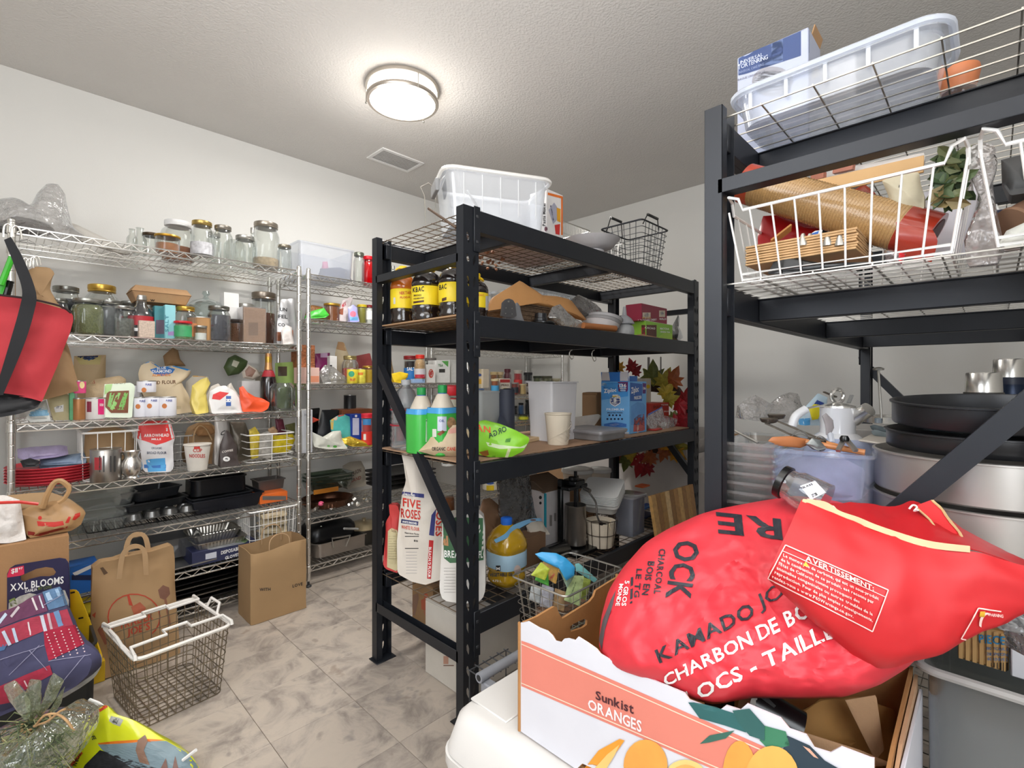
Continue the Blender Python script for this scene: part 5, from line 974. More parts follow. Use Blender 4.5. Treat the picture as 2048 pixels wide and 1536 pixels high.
# ---- third deck (.915)
Z=.915
single('cardboard_sheet',box(1.135,2.95,1.345,1.91,Z-.0,Z+.006,.001),M('a58469',.85,0,.12,6,.1,80),'brown board covering the middle deck with bottles and storage boxes','cardboard')
Z += .007
X=XY(812,1.80);r=.06;t=T('water_jug','large ribbed clear water jug with grey cap on the middle deck','jug',(X,1.80,Z))
pr=[(.055,0),(.066,.01)]+[(.066-.004*(k % 2),.02+k*.012) for k in range(13)]+[(.066,.185),(.060,.20),(.04,.245),(.02,.265),(.018,.275)]
t.part('jug',lathe(pr,28,(X,1.80,Z)),CL('e4ecf0',.16,.45,.05,'d8dee4'));t.part('cap',lathe([(.020,.272),(.021,.29),(.018,.294)],20,(X,1.80,Z)),M('a4a6a8',.4));t.part('label_band',lathe([(.0672,.10),(.0672,.105)],28,(X,1.80,Z)),M('9a2030',.5));t.part('label_band',lathe([(.0672,.165),(.0672,.17)],28,(X,1.80,Z)),M('9a2030',.5))
GRN=M('42b048',.35,0,.04);
for k,(u,Y,vt,lb) in enumerate(((843,1.64,775,'left green bottle with green cap in the shrink-wrapped pair'),(885,1.55,770,'right green bottle of the wrapped pair, with white nut label'))):
    X=XY(u,Y);d=dep((X,Y));H=HC+(VH-vt)*d/FPX-Z;c=(X,Y,Z);t=T('green_bottle',lb,'bottle',c,'shrink-wrapped green bottles')
    q=lathe([(.044,0),(.05,.006),(.051,H*.60),(.046,H*.68)],28,c,sq=.8);t.part('body',q,GRN);t.part('shoulder',lathe([(.046,H*.68),(.024,H*.86),(.0165,H*.88)],24,c),M('c8beae',.3,0,.05));t.part('collar',lathe([(.0175,H*.82),(.018,H*.90)],20,c),M('24589a',.4));t.part('cap',lathe([(.0175,H*.88),(.0185,H*.90),(.0185,H*.99),(.016,H)],20,c),M('1f8a44',.4));t.part('wrap_band',lathe([(.0515,H*.60),(.052,H*.60),(.0485,H*.68),(.048,H*.68)],28,c,sq=.8),M('4aa0d8',.3))
    if k == 0:deco(t,[('p',[(852,838),(863,838),(862,882),(851,884)],M('c8ccc8',.5)),('w','FACTS',(852,843),(862,843),3,M('4a2a5a',.5))])
    else:deco(t,[('p',quad(875,833,893,862),M('c8ccdc',.5)),('w','OIL',(878,844),(889,844),5,M('5a6a9a',.5)),('p',quad(865,858,873,874),M('d8d8d0',.5)),('p',ell(903,846,9,12),M('b08a64',.6,0,.4,90)),('p',[(874,868),(885,860),(890,864),(880,872)],M('8a4a30',.5))])
t=can(905,1.72,Z,30,797,M('b8b4a0',.4),name='red_lid_tub',cat='tub',label='tub with bright red flip lid behind the front post',rim=RED);
t.part('flip_lid',lathe([(.05,0),(.052,.004),(.048,.04),(.03,.046)],24,(XY(903,1.72),1.72,HC-.07)),RED)
X=XY(966,1.72);t=T('plastic_tub','tall frosted container behind the green sugar bag','container',(X,1.72,Z));t.part('tub',tub(.19,.17,.24,.02,.86,.002,.006,(X,1.72,Z)),CL('eef0f0',.55,.25,.2,'dcdedc'))
t=T('apron_roll','dark navy rolled mat standing up with a loose flap','roll',tuple(onY(1012,870,1.62)));X=XY(1014,1.62);t.part('roll',lathe([(.036,0),(.037,.005),(.036,.245),(.034,.25)],20,(X,1.62,Z)),M('2c303e',.6,0,.06));t.part('inner_core',lathe([(.012,.2505),(.02,.2515),(.014,.254)],16,(X,1.62,Z)),M('15171c',.6));t.part('flap',rest(sheet([[onY(1000,810,1.60),onY(994,830,1.585),onY(985,856,1.57),onY(979,874,1.56)],[onY(1012,830,1.585),onY(1014,845,1.57),onY(1018,862,1.56),onY(1022,874,1.55)]],4,.003),Z),M('343a4a',.6,0,.06))
bag('sugar_bag','beige cane sugar bag lying behind the front post','bag',[(838,904),(856,886),(868,866),(886,856),(914,852),(950,868),(950,905),(912,914),(870,912)],('D',1.86),.10,M('bea98a',.5,0,.08,10,.4,20),Z,wr=.006,base=.4,D=[('w','ORGANIC',(864,901),(891,901),7,M('3a3430',.6)),('w','CANE',(894,901),(911,901),7,M('c8402c',.5)),('p',[(896,860),(912,854),(912,866),(897,868)],M('c89080',.5))])
GB=[(944,856),(968,848),(1000,856),(1030,868),(1060,884),(1056,894),(1046,910),(1022,921),(980,921),(950,914),(942,890)]
bag('sugar_bag','bright lime green bag with orange and green lettering lying on the deck','bag',GB,('D',1.84),.10,M('84c62c',.35,0,.10,10,.5,20),Z,wr=.008,base=.4,D=[('w','AN',(951,861),(981,866),14,M('e05a20',.5),{'h1':12}),('w','ORGA',(1014,862),(978,877),11,M('1c4a28',.5),{'up':(-.25,-1)}),('p',[(1012,878),(1022,876),(1020,884),(1010,884)],M('4a8a2c',.5)),('p',[(972,884),(1000,890),(1040,894),(1060,886),(1048,896),(1000,898),(976,892)],M('c8dcae',.3)),('p',[(1016,896),(1022,898),(1014,920),(1008,920)],M('d0d8a4',.3)),('p',[(958,904),(976,900),(978,910),(968,914)],M('8a5a24',.5)),('w','VEGAN',(982,915),(998,916),4,M('1c4a28',.5))],top=.3)
def taper(X,Y,w,d,h,Z,mat,name,label,cat,tp=.82,lip=.006,rz=0):
    t=T(name,label,cat,(X,Y,Z));t.part('tub',tub(w,d,h,.012,tp,.002,lip,(X,Y,Z),rz),mat);return t
X=XY(1105,1.56);taper(X,1.56,.215,.17,.285,Z,M('d8d6d8',.35,0,.02),'tall_container','tall white square plastic container behind the paper cup','container',.84)
X=XY(1116,1.42);c=(X,1.42,Z);t=T('paper_cup','cream embossed paper cup at the front of the deck','cup',c);t.part('cup',lathe([(.046,0),(.047,.002),(.060,.135),(.063,.138),(.063,.142),(.058,.142),(.046,.006),(0,.005)],32,c),M('d8ccb8',.7,0,.03))
for k in range(9):
    rr=lambda z:.0472+(z/.135)*.0130
    z0_=.02+.010*k;t.part('embossed_leaf',tube([(X+math.cos(a+k*.35)*rr(z0_+.025*math.sin((a+3.4)*3)*.5+.008*k)*1.004,1.42+math.sin(a+k*.35)*rr(z0_+.025*math.sin((a+3.4)*3)*.5+.008*k)*1.004,Z+z0_+.0125*math.sin((a+3.4)*3)) for a in [-3.4+i*.22 for i in range(12)]],.0010,4),M('cfc2ae',.7))
t=T('lidded_tray','flat grey lidded baking tray overhanging the beam','tray',(XY(1196,1.40),1.42,Z));X=XY(1190,1.44);t.part('tray',tub(.235,.26,.034,.02,.92,.002,.006,(X,1.45,Z+.002)),M('8f8c8c',.4,.3));t.part('lid',loft([[(X+a*f,1.45+b*f,Z+.036+h) for a,b in rrect(.242,.265,.02)] for f,h in ((1,0),(1,.010),(.95,.014))]),M('9d9b9d',.4,.3))
single('paper_sheets',obox(XY(1150,1.70),1.70,.22,.16,Z,Z+.03,.3),M('c4b09a',.8,0,.05),'stack of flat brown parchment papers behind the grey tray','paper')
bag('paper_sheets','curled white and brown papers leaning on the flat stack','paper',[(1142,846),(1150,834),(1196,828),(1204,832),(1186,852),(1160,862),(1142,862)],('Y',1.60),.03,M('d4c8ba',.8,0,.1),None,wr=.006)
single('flat_carton',obox(XY(1050,1.62),1.62,.16,.12,Z,Z+.018,.2),M('d0b48c',.8,0,.05),'flat tan carton lid by the navy roll','lid')
g=join(obox(XY(1184,1.78),1.78,.13,.09,Z,Z+.215,.35,.004));t=T('paper_bag','upright flat-topped brown paper bag behind the blue storage bag box','bag',base_of(g));t.part('bag',g,M('9c7a58',.8,0,.1,8,.2,20));t.part('top_fold',obox(XY(1184,1.78),1.775,.131,.092,Z+.20,Z+.216,.35,.003),M('8f6e4e',.8))
# freezer bag box
y0_,y1_=onX(1259,VH,2.34).y,onX(1202,VH,2.34).y;x1_=XY(1293,y0_)
BX=M('3a80c8',.4,0,.03);t=T('freezer_bag_box','tall blue carton of 136 freezer bags with torn-open top','box',(2.40,1.49,Z))
HZ=HC+(VH-763)*dep((2.34,y0_))/FPX;t.part('carton',box(2.34,x1_,y0_,y1_,Z,HZ,.002),M('6aa8dc',.4,0,.05))
t.part('flap',rot(box(2.339,2.342,y0_+.004,y1_-.004,HZ,HZ+.052,.0006),(2.34,1.5,HZ),ry=-.12),M('2470c0',.45));t.part('flap',box(2.36,2.44,y0_+.01,y0_+.013,HZ,HZ+.03,.0006),M('3a6cb4',.5))
deco(t,[('p',[(1203,763),(1259,763),(1259,792),(1203,800)],M('3f90d4',.4)),('p',[(1204,744),(1218,744),(1220,761),(1203,761)],M('c8c4c4',.5)),('p',[(1240,744),(1256,744),(1258,762),(1240,762)],M('c4c2c6',.5)),('p',[(1236,764),(1256,764),(1256,780),(1253,784),(1238,784),(1236,781)],M('6a2460',.5)),('w','136',(1239,774),(1253,774),6.5,INKW),('w','FREEZER',(1240,778),(1253,778),2.4,INKW),('w','BAGS',(1241,782),(1251,782),2.4,INKW),
  ('p',[(1207,774),(1230,774),(1234,784),(1208,787)],M('245ab0',.4)),('w','Ziploc',(1208,786),(1233,783),8,INKW),('p',ell(1208,769,6,3),M('b8ccdc',.5)),
  ('p',[(1220,793),(1226,789),(1236,789),(1241,793),(1241,806),(1236,810),(1230,813),(1224,810),(1220,806)],WHITE),('p',[(1221,797),(1240,797),(1240,805),(1235,809),(1230,811),(1225,809),(1221,805)],M('1c3c88',.5)),('p',[(1221,796),(1226,791),(1236,791),(1240,796)],M('ecca30',.5)),('w','9',(1227,804),(1233,804),7,INKW),('w','POINT',(1225,808),(1236,808),2,INKW),
  ('w','PREMIUM',(1213,821),(1248,821),4.5,M('d4e4f4',.5)),('w','PROTECTION',(1215,827),(1245,827),3,NAVY)]+[('p',ell(1219+k*7,830.5,2,2),NAVY) for k in range(4)]+[('p',ell(1215+k*7.3,838,2,2),NAVY) for k in range(5)]+[
  ('p',[(1208,848),(1222,845),(1232,844),(1244,846),(1253,848),(1253,854),(1208,854)],M('3a6cb4',.5)),('p',[(1214,850),(1230,846),(1246,850),(1230,852)],M('a4b4dc',.5)),
  ('p',[(1260,765),(1284,768),(1284,802),(1260,802)],M('2b5ea8',.4)),('w','Ziploc',(1262,787),(1277,783),12,INKW),('w','FREEZER',(1268,799),(1283,797),6,INKW),('p',[(1285,766),(1292,767),(1291,787),(1285,787)],M('5a2c70',.5)),('w','136',(1286,779),(1291,779),5,INKW),
  ('p',[(1262,812),(1274,804),(1286,806),(1291,812),(1291,850),(1262,850)],M('5a94d0',.4)),('p',[(1268,838),(1276,830),(1288,828),(1290,870),(1266,872)],M('b85a58',.5,0,.4,120)),('p',[(1273,840),(1276,838),(1278,866),(1274,868)],M('e0b8ac',.5)),('p',quad(1250,864,1258,871),M('b8bcc4',.5))])
crate('cereal_tub','white box with yellow round logo behind the blue carton','box',1284,1302,757,1.62,.14,Z,M('dcd6c8',.5),D=[('p',ell(1296,773,4,4),M('e8c424',.5))],flap=M('b8ac98',.5))
crate('red_carton','red carton with white lettering behind the zip bag','carton',1300,1338,806,1.52,.12,Z,M('c03c30',.45),D=[('w','WAX PAPER',(1322,811),(1336,811),3,INKW),('w','SNACK',(1306,817),(1326,816),6,M('5a1c18',.5)),('w','BAGS',(1328,824),(1337,824),3,INKW)])
bag('zip_bag','clear zip bag holding white blocks at the right of the deck','bag',[(1290,848),(1296,828),(1316,818),(1325,812),(1326,830),(1352,838),(1345,850),(1322,860),(1298,862)],('Y',1.40),.07,CL('f4f4f4',.3,.45,.06,'dcd8d8',.8),None,wr=.007,D=[('p',[(1296,828),(1325,812),(1325,815),(1297,831)],M('4464b0',.4))])
single('white_block',obox(XY(1330,1.43),1.43,.09,.03,Z+.012,Z+.034,.2,.004),WHITE,'white plastic block inside the clear zip bag','block')
single('red_pouch',obox(XY(1310,1.41),1.41,.10,.05,Z,Z+.010,.1,.003),M('b83c34',.5),'flat red packet lying under the zip bag','packet')
# wreath
def leaf(c,n,up,s,mat,t):
    n=n.normalized();up=(up-n*up.dot(n)).normalized();sd=n.cross(up)
    o=[(0,-.5),(.16,-.34),(.42,-.42),(.36,-.20),(.62,-.10),(.40,.06),(.50,.34),(.24,.24),(.20,.42),(0,.78)]
    o=o+[(-x,y) for x,y in o[::-1][1:-1]]
    V=[tuple(c+n*.10*s)]+[tuple(c+sd*x*s+up*y*s-n*(.18*s*abs(x)+.1*s*y*y)) for x,y in o];k=len(o);V += [tuple(Vector(v)-n*.0012) for v in V]
    F=[(0,i+1,(i+1) % k+1) for i in range(k)]+[(k+1,k+1+(i+1) % k+1,k+1+i+1) for i in range(k)]
    t.part('leaf',(V,F),mat,smooth=False,hit=False)
WC=Vector((3.13,1.675,.965));t=T('autumn_wreath','autumn wreath of vine twigs with red, gold and green leaves at the rack end','wreath',(3.13,1.675,.62))
for k in range(9):
    ph=R.random()*6;rr=.215+R.uniform(-.03,.03);t.part('vine',tube([tuple(WC+Vector((R.uniform(-.012,.012),math.cos(a)*(rr+.02*math.sin(3*a+ph)),math.sin(a)*(rr+.02*math.cos(2*a+ph))))) for a in [6.283*i/22 for i in range(22)]],.010,5,True),M('4a3426',.8,0,.3,60),hit=False)
LM=[M(c,.55,0,.25,40) for c in ('9c1420','8c101c','d89a28','a89a38','6c7434','a4582c','c8b040')]
def wl(u,v,s,m,rz=0,Xp=3.06):leaf(onX(u,v,Xp),Vector((-1,R.uniform(-.5,.2),R.uniform(-.3,.3))),Vector((0,math.sin(rz),math.cos(rz))),s,LM[m],t)
for q in ((1234,734,.10,2,.2),(1262,732,.09,0,.4),(1271,742,.08,1,-.8),(1306,752,.15,4,.0),(1299,756,.11,3,.6),(1330,762,.13,3,-.4),(1345,758,.13,5,-.5),(1333,785,.11,6,-.6),(1338,800,.10,3,-1.2),(1360,808,.13,0,-.9),(1372,798,.12,1,-.3),(1355,848,.12,0,-1.5),(1368,838,.12,1,-1.1),(1385,800,.05,1,-1.5),(1348,836,.09,4,-1.8),(1280,925,.15,0,2.9),(1292,935,.11,1,2.6),(1300,915,.10,5,2.2),(1252,922,.11,4,2.9),(1240,915,.09,5,2.6),(1262,912,.09,6,3.4),(1336,895,.12,2,-2.3),(1350,905,.12,2,-2.0),(1358,892,.10,3,-1.7),(1325,905,.10,5,2.8),(1215,870,.12,0,1.5),(1222,800,.12,3,1.2),(1228,900,.11,3,2.2)):wl(*q)
for i in range(14):p=onX(1283+R.uniform(-14,14),916+R.uniform(-12,14),3.03);t.part('berry',lathe([(0,0),(.005,.004),(.004,.009),(0,.011)],8,tuple(p)),M('c8a890' if i % 3 else 'a81c24',.3),hit=False)
t.part('hanger',join(bar((3.075,1.69,1.37),(3.075,1.69,1.18),.030,.002),bar((3.075,1.60,1.37),(3.075,1.60,1.20),.016,.002)),M('6a6664',.4,.6))
# ---- low deck (.38)
Z=.38
bag('sugar_sack','red sack with rounded cream panel at the far post of the low deck','sack',[(780,1024),(797,1024),(802,1045),(803,1150),(800,1156),(775,1148),(770,1140),(772,1060),(781,1045)],('D',2.12),.10,M('c03a38',.55,0,.05),Z,wr=.003,top=.4,D=[('p',[(776,1062),(783,1056),(794,1060),(797,1075),(796,1138),(792,1142),(774,1134)],M('c4b890',.6),{'L':10}),('w','SUGAR',(783,1063),(792,1065),3,M('7a5a40',.5))]+[('p',quad(777,1072+k*5,793,1073+k*5),M('9a9070',.6)) for k in range(11)])
FL=[(803,918),(812,914),(826,912),(838,948),(850,985),(860,1002),(892,1020),(894,1150),(888,1168),(856,1178),(830,1172),(802,1158),(798,1100),(802,1030),(805,1006),(813,985),(809,950)]
bag('flour_sack','tall white flour sack with red lettering reaching up to the deck above','sack',FL,('D',2.0),.16,M('d2cabf',.7,0,.04,8,.3,14),Z,wr=.006,wf=10,base=.9,n=70,rings=10,top=.25,D=[('p',[(805,983),(848,988),(848,996),(803,990)],M('2c3070',.5)),('w','UNBLEACHED',(808,990),(830,993),4,INKW),('w','FIVE',(806,1012),(841,1018),17,M('c02c20',.5),{'bold':1}),('w','ROSES',(802,1034),(841,1039),18,M('c02c20',.5)),('p',[(803,1038),(837,1043),(836,1051),(802,1046)],M('2c3060',.5)),('w','WHITE ENRICHED',(805,1045),(834,1049),4,INKW),('w','WHITE FLOUR',(803,1057),(839,1062),7,M('c85a48',.5)),('w','Nutrition Facts',(810,1067),(838,1070),3.5,INKK),('w','110',(828,1083),(836,1084),4,INKK),('p',quad(810,1072,838,1073.5),INKK),('p',quad(810,1096,837,1097.5),INKK)]+[('p',quad(812,1104+k*6,834,1104.6+k*6),M('8a8890',.6)) for k in range(8)]+[
  ('p',[(863,1030),(872,1018),(868,1072),(858,1070)],M('2c3070',.5)),('w','ROSES',(873,1008),(871,1072),14,M('c02c20',.5),{'up':(.98,.1)}),('p',[(858,1080),(867,1081),(862,1158),(854,1157)],M('b81c20',.5)),('w','BLEACHED FLOUR',(858,1094),(856,1155),5,INKW,{'up':(1,0)}),('p',[(826,1164),(856,1171),(888,1162),(888,1168),(856,1177),(828,1170)],M('2c3070',.5))])
FB=[(886,1042),(900,1034),(950,1030),(966,1036),(970,1060),(972,1180),(966,1198),(930,1204),(890,1198),(882,1180),(884,1090)]
bag('flour_sack','white bread flour sack with green top band behind the front post','sack',FB,('D',1.83),.13,M('d6d2cc',.7,0,.04,8,.3,14),Z,wr=.004,base=.9,top=.4,D=[('p',[(886,1044),(912,1034),(966,1036),(967,1120),(940,1124),(900,1126),(888,1116)],M('3f6a48',.5),{'L':10}),('p',[(887,1070),(896,1072),(897,1092),(886,1090)],M('b8845c',.5)),('w','BREAD',(889,1114),(926,1116),14,INKW),('w','FLOUR',(957,1116),(985,1112),14,INKW)]+[('p',quad(888,1136+k*6,911,1136.8+k*6),M('9a9690',.6)) for k in range(9)])
X=XY(896,1.78);t=jar(897,1.78,Z,26,975,None,M('a8622c',.4),.8,style='jar',label='clear jar with orange preserved contents behind the sacks',lift=.13)
single('green_bag_top',pillow([(884,1030),(900,1026),(912,1028),(912,1046),(884,1050)],('D',1.98),.06,wr=.006),M('3c7a50',.5),'dark green crumpled packet behind the bread flour sack','packet')
# oil jug
X=XY(1013,1.44);Y=1.44;c=(X,Y,Z+.002);t=T('oil_jug','clear jug of golden vegetable oil with blue cap and pale label','jug',c)
t.part('jug',lathe([(.058,0),(.068,.012),(.070,.03),(.065,.045),(.065,.052),(.072,.066),(.072,.135),(.076,.142),(.076,.155),(.070,.18),(.05,.215),(.028,.232),(.02,.238),(.02,.25)],30,c,sq=.3),M('b08a18',.12,0,.12,20,coat=.8));t.part('label_band',lathe([(.0735,.070),(.0740,.072),(.0740,.130),(.0735,.132)],30,c,sq=.3),M('a4c4d8',.5));t.part('cap',lathe([(.022,.236),(.024,.240),(.024,.262),(.02,.265)],24,c),M('2468d0',.4))
for k in range(14):a=math.radians(200+k*17);t.part('swirl_rib',tube([(X+math.cos(a+i*.16)*(.0765-.0085*i),Y+math.sin(a+i*.16)*(.0765-.0085*i),c[2]+.158+.014*i) for i in range(5)],.0022,5),M('c8a030',.12,0,0,coat=.8),hit=False)
t.part('carry_tag',sheet([[onY(988,1080,1.40),onY(1010,1068,1.39),onY(1028,1050,1.40),onY(1060,1038,1.42),onY(1082,1036,1.44)],[onY(992,1086,1.40),onY(1014,1076,1.39),onY(1034,1060,1.40),onY(1064,1044,1.42),onY(1084,1042,1.44)]],4,.002),M('7ab4dc',.4));deco(t,[('p',ell(1066,1040,6,1.6),M('7a4a3c',.5)),('w','VEGETABLE OIL',(980,1153),(1026,1152),7,M('243a58',.5)),('p',quad(992,1131,1001,1142),INKK),('w','M',(993,1140),(1000,1140),6,INKW),('p',ell(1035,1140,7,10),M('d8c4bc',.5)),('w','4.73 L',(985,1163),(1003,1164),4,INKW)])
bag('gold_bag','brown and gold foil bag behind the oil jug','bag',[(958,1000),(966,976),(980,972),(1000,990),(1008,1020),(1006,1060),(990,1090),(966,1090)],('Y',1.60),.10,M('8c6a50',.3,.4,.2,12,.8,20),Z+.02,wr=.012,wf=14)
bag('plastic_bag','grey plastic bag with knotted handles standing behind the oil jug','bag',[(996,1020),(1010,1000),(1028,985),(1038,1000),(1052,990),(1060,1020),(1064,1060),(1068,1100),(1060,1150),(1040,1160),(1000,1090)],('Y',1.55),.14,CL('909090',.75,.4,.12,'706e6c',1),Z,wr=.014,wf=14,top=.2)
# teal food box
xa_=1.86;y1_=onX(1013,VH,xa_).y;y0_=onX(1092,VH,xa_).y;x1_=XY(1140,y0_);h_=HC+(VH-985)*dep((xa_,y0_))/FPX
t=T('appliance_box','white and teal appliance carton with its top flap lifted','box',((xa_+x1_)/2,(y0_+y1_)/2,Z));t.part('carton',box(xa_,x1_,y0_,y1_,Z+.002,h_,.002),M('cfc9c8',.6))
t.part('flap',rot(box(xa_-.02,x1_,y0_+.0,y0_+.003,h_,h_+.16,.0008),(xa_,y0_,h_),rx=-1.2),M('7a6450',.8));t.part('flap',rot(box(xa_,xa_+.003,y0_+.01,y1_-.01,h_,h_+.10,.0008),(xa_,y0_,h_),ry=-.9),M('6e5a48',.8))
deco(t,[('p',[(1014,975),(1020,975),(1020,1010),(1014,1008)],M('2c88a0',.5)),('p',[(1020,976),(1052,981),(1052,1012),(1020,1004)],M('2c7c9c',.5)),('p',ell(1026,984,4,8),M('c8c0c0',.5)),('p',ell(1036,986,4,7),M('c0b4b4',.5)),('p',[(1042,984),(1054,986),(1054,996),(1048,1002),(1042,996)],M('d4ccc8',.5)),('p',[(1053,1020),(1062,1022),(1074,1034),(1064,1036),(1052,1030)],M('b8281c',.5)),('p',ell(1062,1004,5,9),M('c8b478',.5)),('p',ell(1081,995,3,3.6),INKK),('p',ell(1081,1006,2.5,3),INKK),('p',[(1088,986),(1093,987),(1093,1055),(1088,1054)],M('1c8c9c',.5)),('p',quad(1099,1030,1104,1052),M('8a8480',.5)),('p',quad(1108,1026,1112,1042),M('8a8480',.5))])
bag('folded_cloth','cream bundle with yellow mark tucked below the carton','cloth',[(1052,1052),(1066,1042),(1086,1044),(1090,1066),(1060,1068)],('Y',1.50),.08,M('d2cabc',.7,0,.06),None,wr=.006)
single('open_carton',box(1.56,1.74,1.48,1.72,Z+.002,Z+.13),M('7a5c44',.8,0,.1),'dark brown open carton base under the cream bundle','carton')
# sausage stuffer
sx,sy=XY(1151,1.47),1.47;c=(sx,sy,Z)
t=T('sausage_stuffer','vertical sausage stuffer with steel cylinder, black frame and crank','kitchen appliance',c)
t.part('base',box(sx-.11,sx+.09,sy-.09,sy+.10,Z+.002,Z+.022,.004),BLKP);t.part('cylinder',lathe([(.050,.03),(.052,.032),(.052,.215),(.054,.218),(.054,.222),(.050,.222),(.050,.05)],32,c),M('9c9690',.28,.9,.06))
for s in (-1,1):t.part('column',box(sx-.075*1 if s <0 else sx+.055,sx-.055 if s <0 else sx+.07,sy+.03,sy+.055,Z+.02,Z+.35,.003),BLKP)
t.part('top_bridge',join(box(sx-.075,sx+.075,sy-.02,sy+.055,Z+.30,Z+.318,.003),box(sx-.04,sx+.04,sy-.03,sy+.05,Z+.318,Z+.345,.004)),BLKP);t.part('screw_rod',tube([(sx,sy,Z+.16),(sx,sy,Z+.385)],.008,10),M('1e1e20',.3,.5));t.part('gear',lathe([(.018,.345),(.022,.347),(.022,.36),(.018,.362)],16,(sx-.02,sy,Z)),BLKP)
t.part('plunger',lathe([(.048,.15),(.048,.16)],28,c),M('c8c4c0',.4));P_=[onY(1174,978,1.42),onY(1182,990,1.40),onY(1192,1006,1.38),onY(1194,1030,1.37),onY(1200,1046,1.36)]
t.part('crank_arm',tube(smooth_cp(P_,4),.005,8),M('5a5652',.35,.5));t.part('crank_grip',tube([onY(1200,1046,1.36),onY(1226,1057,1.34)],.009,12),BLKP);t.part('crank_hub',tube([onY(1168,976,1.44),onY(1180,982,1.40)],.010,10),M('8a8680',.3,.8))
t=T('press_tub','small black oval press cup on its side by the stuffer base','cup',tuple(onY(1108,1110,1.40)));g=tube([onY(1090,1103,1.36),onY(1128,1094,1.44)],[.032,.036],20);t.part('cup',rest(g,Z+.002),BLKP)
for k in range(6):
    cx_,cy_=XY(1213,1.45),1.47;g=join(loft([[(cx_+a*f,cy_+b*f,Z+.225+.009*k+h) for a,b in rrect(.21,.2,.03)] for f,h in ((.96,0),(1.0,.004),(1.0,.008))]));g=rot(g,(cx_,cy_,Z+.2),ry=-.28,rz=.35)
    single('foam_clamshell',g,M('dededc',.5,0,.03),'white foam takeout tray, %s in the tilted stack' % ('lowest','second','third','fourth','fifth','topmost')[k],'tray',group='stack of foam trays')
t=T('foam_clamshell','greyish open foam box under the tilted white stack','tray',(XY(1213,1.45),1.47,Z+.17));t.part('tray',rot(tub(.22,.2,.05,.03,.8,.003,.008,(XY(1213,1.45),1.47,Z+.172)),(XY(1213,1.45),1.47,Z+.2),ry=-.28,rz=.35),M('c4c2be',.5))
for (u,Y,w,v0,v1,lb) in ((1155,1.85,62,934,985,'large white lidded bucket with clear flared lid behind the stuffer'),(1200,1.86,44,934,975,'second white lidded bucket to the right')):
    X=XY(u,Y);d=dep((X,Y));zt=HC+(VH-v0)*d/FPX;r=w/2*d/FPX;t=T('lidded_bucket',lb,'bucket',(X,Y,zt-.14));t.part('bucket',lathe([(r*.82,0),(r*.95,.11)],28,(X,Y,zt-.14)),M('cfc6b8',.5));t.part('lid',lathe([(r*1.0,.108),(r*1.04,.112),(r*1.02,.13),(r*.9,.134),(r*.88,.128),(0,.128)],28,(X,Y,zt-.14)),M('d8d8d4',.4))
single('open_carton',box(XY(1110,1.75),XY(1225,1.75),1.75,1.92,Z+.002,Z+.19),CARD,'tan open carton behind the stuffer under the buckets','carton')
X=XY(1208,1.38);t=T('wire_pail','round black wire basket lined with cream cloth','basket',(X,1.40,Z));G=[]
for k,z in enumerate((.004,.075,.145)):G.append(tube([(X+math.cos(a)*(.068+.007*k),1.40+math.sin(a)*(.068+.007*k),Z+z) for a in [6.283*i/24 for i in range(24)]],.0018,4,True))
for k in range(12):a=6.283*k/12;G.append(tube([(X+math.cos(a)*.068,1.40+math.sin(a)*.068,Z+.004),(X+math.cos(a)*.082,1.40+math.sin(a)*.082,Z+.145)],.0015,4))
t.part('wires',join(*G),M('3a2a20',.4,.5));t.part('cloth_liner',([(X+math.cos(a)*(r_*(1+.04*crump((math.cos(a),math.sin(a),z*9),3))),1.40+math.sin(a)*r_*(1+.04*crump((math.cos(a),math.sin(a),z*9),3)),Z+z) for r_,z in ((.05,.006),(.062,.012),(.068,.06),(.072,.11),(.075,.135),(.05,.12)) for a in [6.283*i/28 for i in range(28)]],[(i*28+k,i*28+(k+1) % 28,(i+1)*28+(k+1) % 28,(i+1)*28+k) for i in range(5) for k in range(28)]),M('cfc2ae',.9,0,.06,10,.4,30))
t.part('tie',tube([onY(1222,1040,1.33),onY(1218,1050,1.325),onY(1222,1060,1.32)],.002,5),CREAM)
X=XY(1259,1.42);t=T('deli_container','tall clear square container with rounded lid rim','container',(X,1.42,Z));t.part('tub',tub(.165,.13,.20,.02,.88,.002,.007,(X,1.42,Z+.002)),CL('e6e8ee',.34,.3,.1,'d4d8e4'));t.part('lid',loft([[(X+a*f,1.42+b*f,Z+.203+h) for a,b in rrect(.168,.134,.02)] for f,h in ((1,0),(1,.008),(.96,.01))]),CL('f0f0f0',.5,.3,.2,'dcdce0'))
crate('orange_packet','pinkish orange packet seen through the clear container','packet',1236,1262,1000,1.53,.03,Z,M('dc8064',.5),lift=.07)
crate('foil_roll_box','blue wrap box with yellow print right of the clear container','box',1286,1310,1016,1.50,.06,Z,M('2c56a4',.45),D=[('p',[(1286,1016),(1300,1010),(1300,1022),(1286,1028)],M('6aa8d8',.5)),('w','WRAP',(1284,1024),(1296,1020),3,INKW)],lift=.05)
crate('orange_carton','orange carton corner above the blue wrap box','carton',1286,1300,1000,1.60,.06,Z,M('e8703c',.45),lift=.14)
crate('dark_blue_box','dark navy low box under the blue wrap box','box',1284,1312,1036,1.49,.09,Z,M('1c2450',.4))
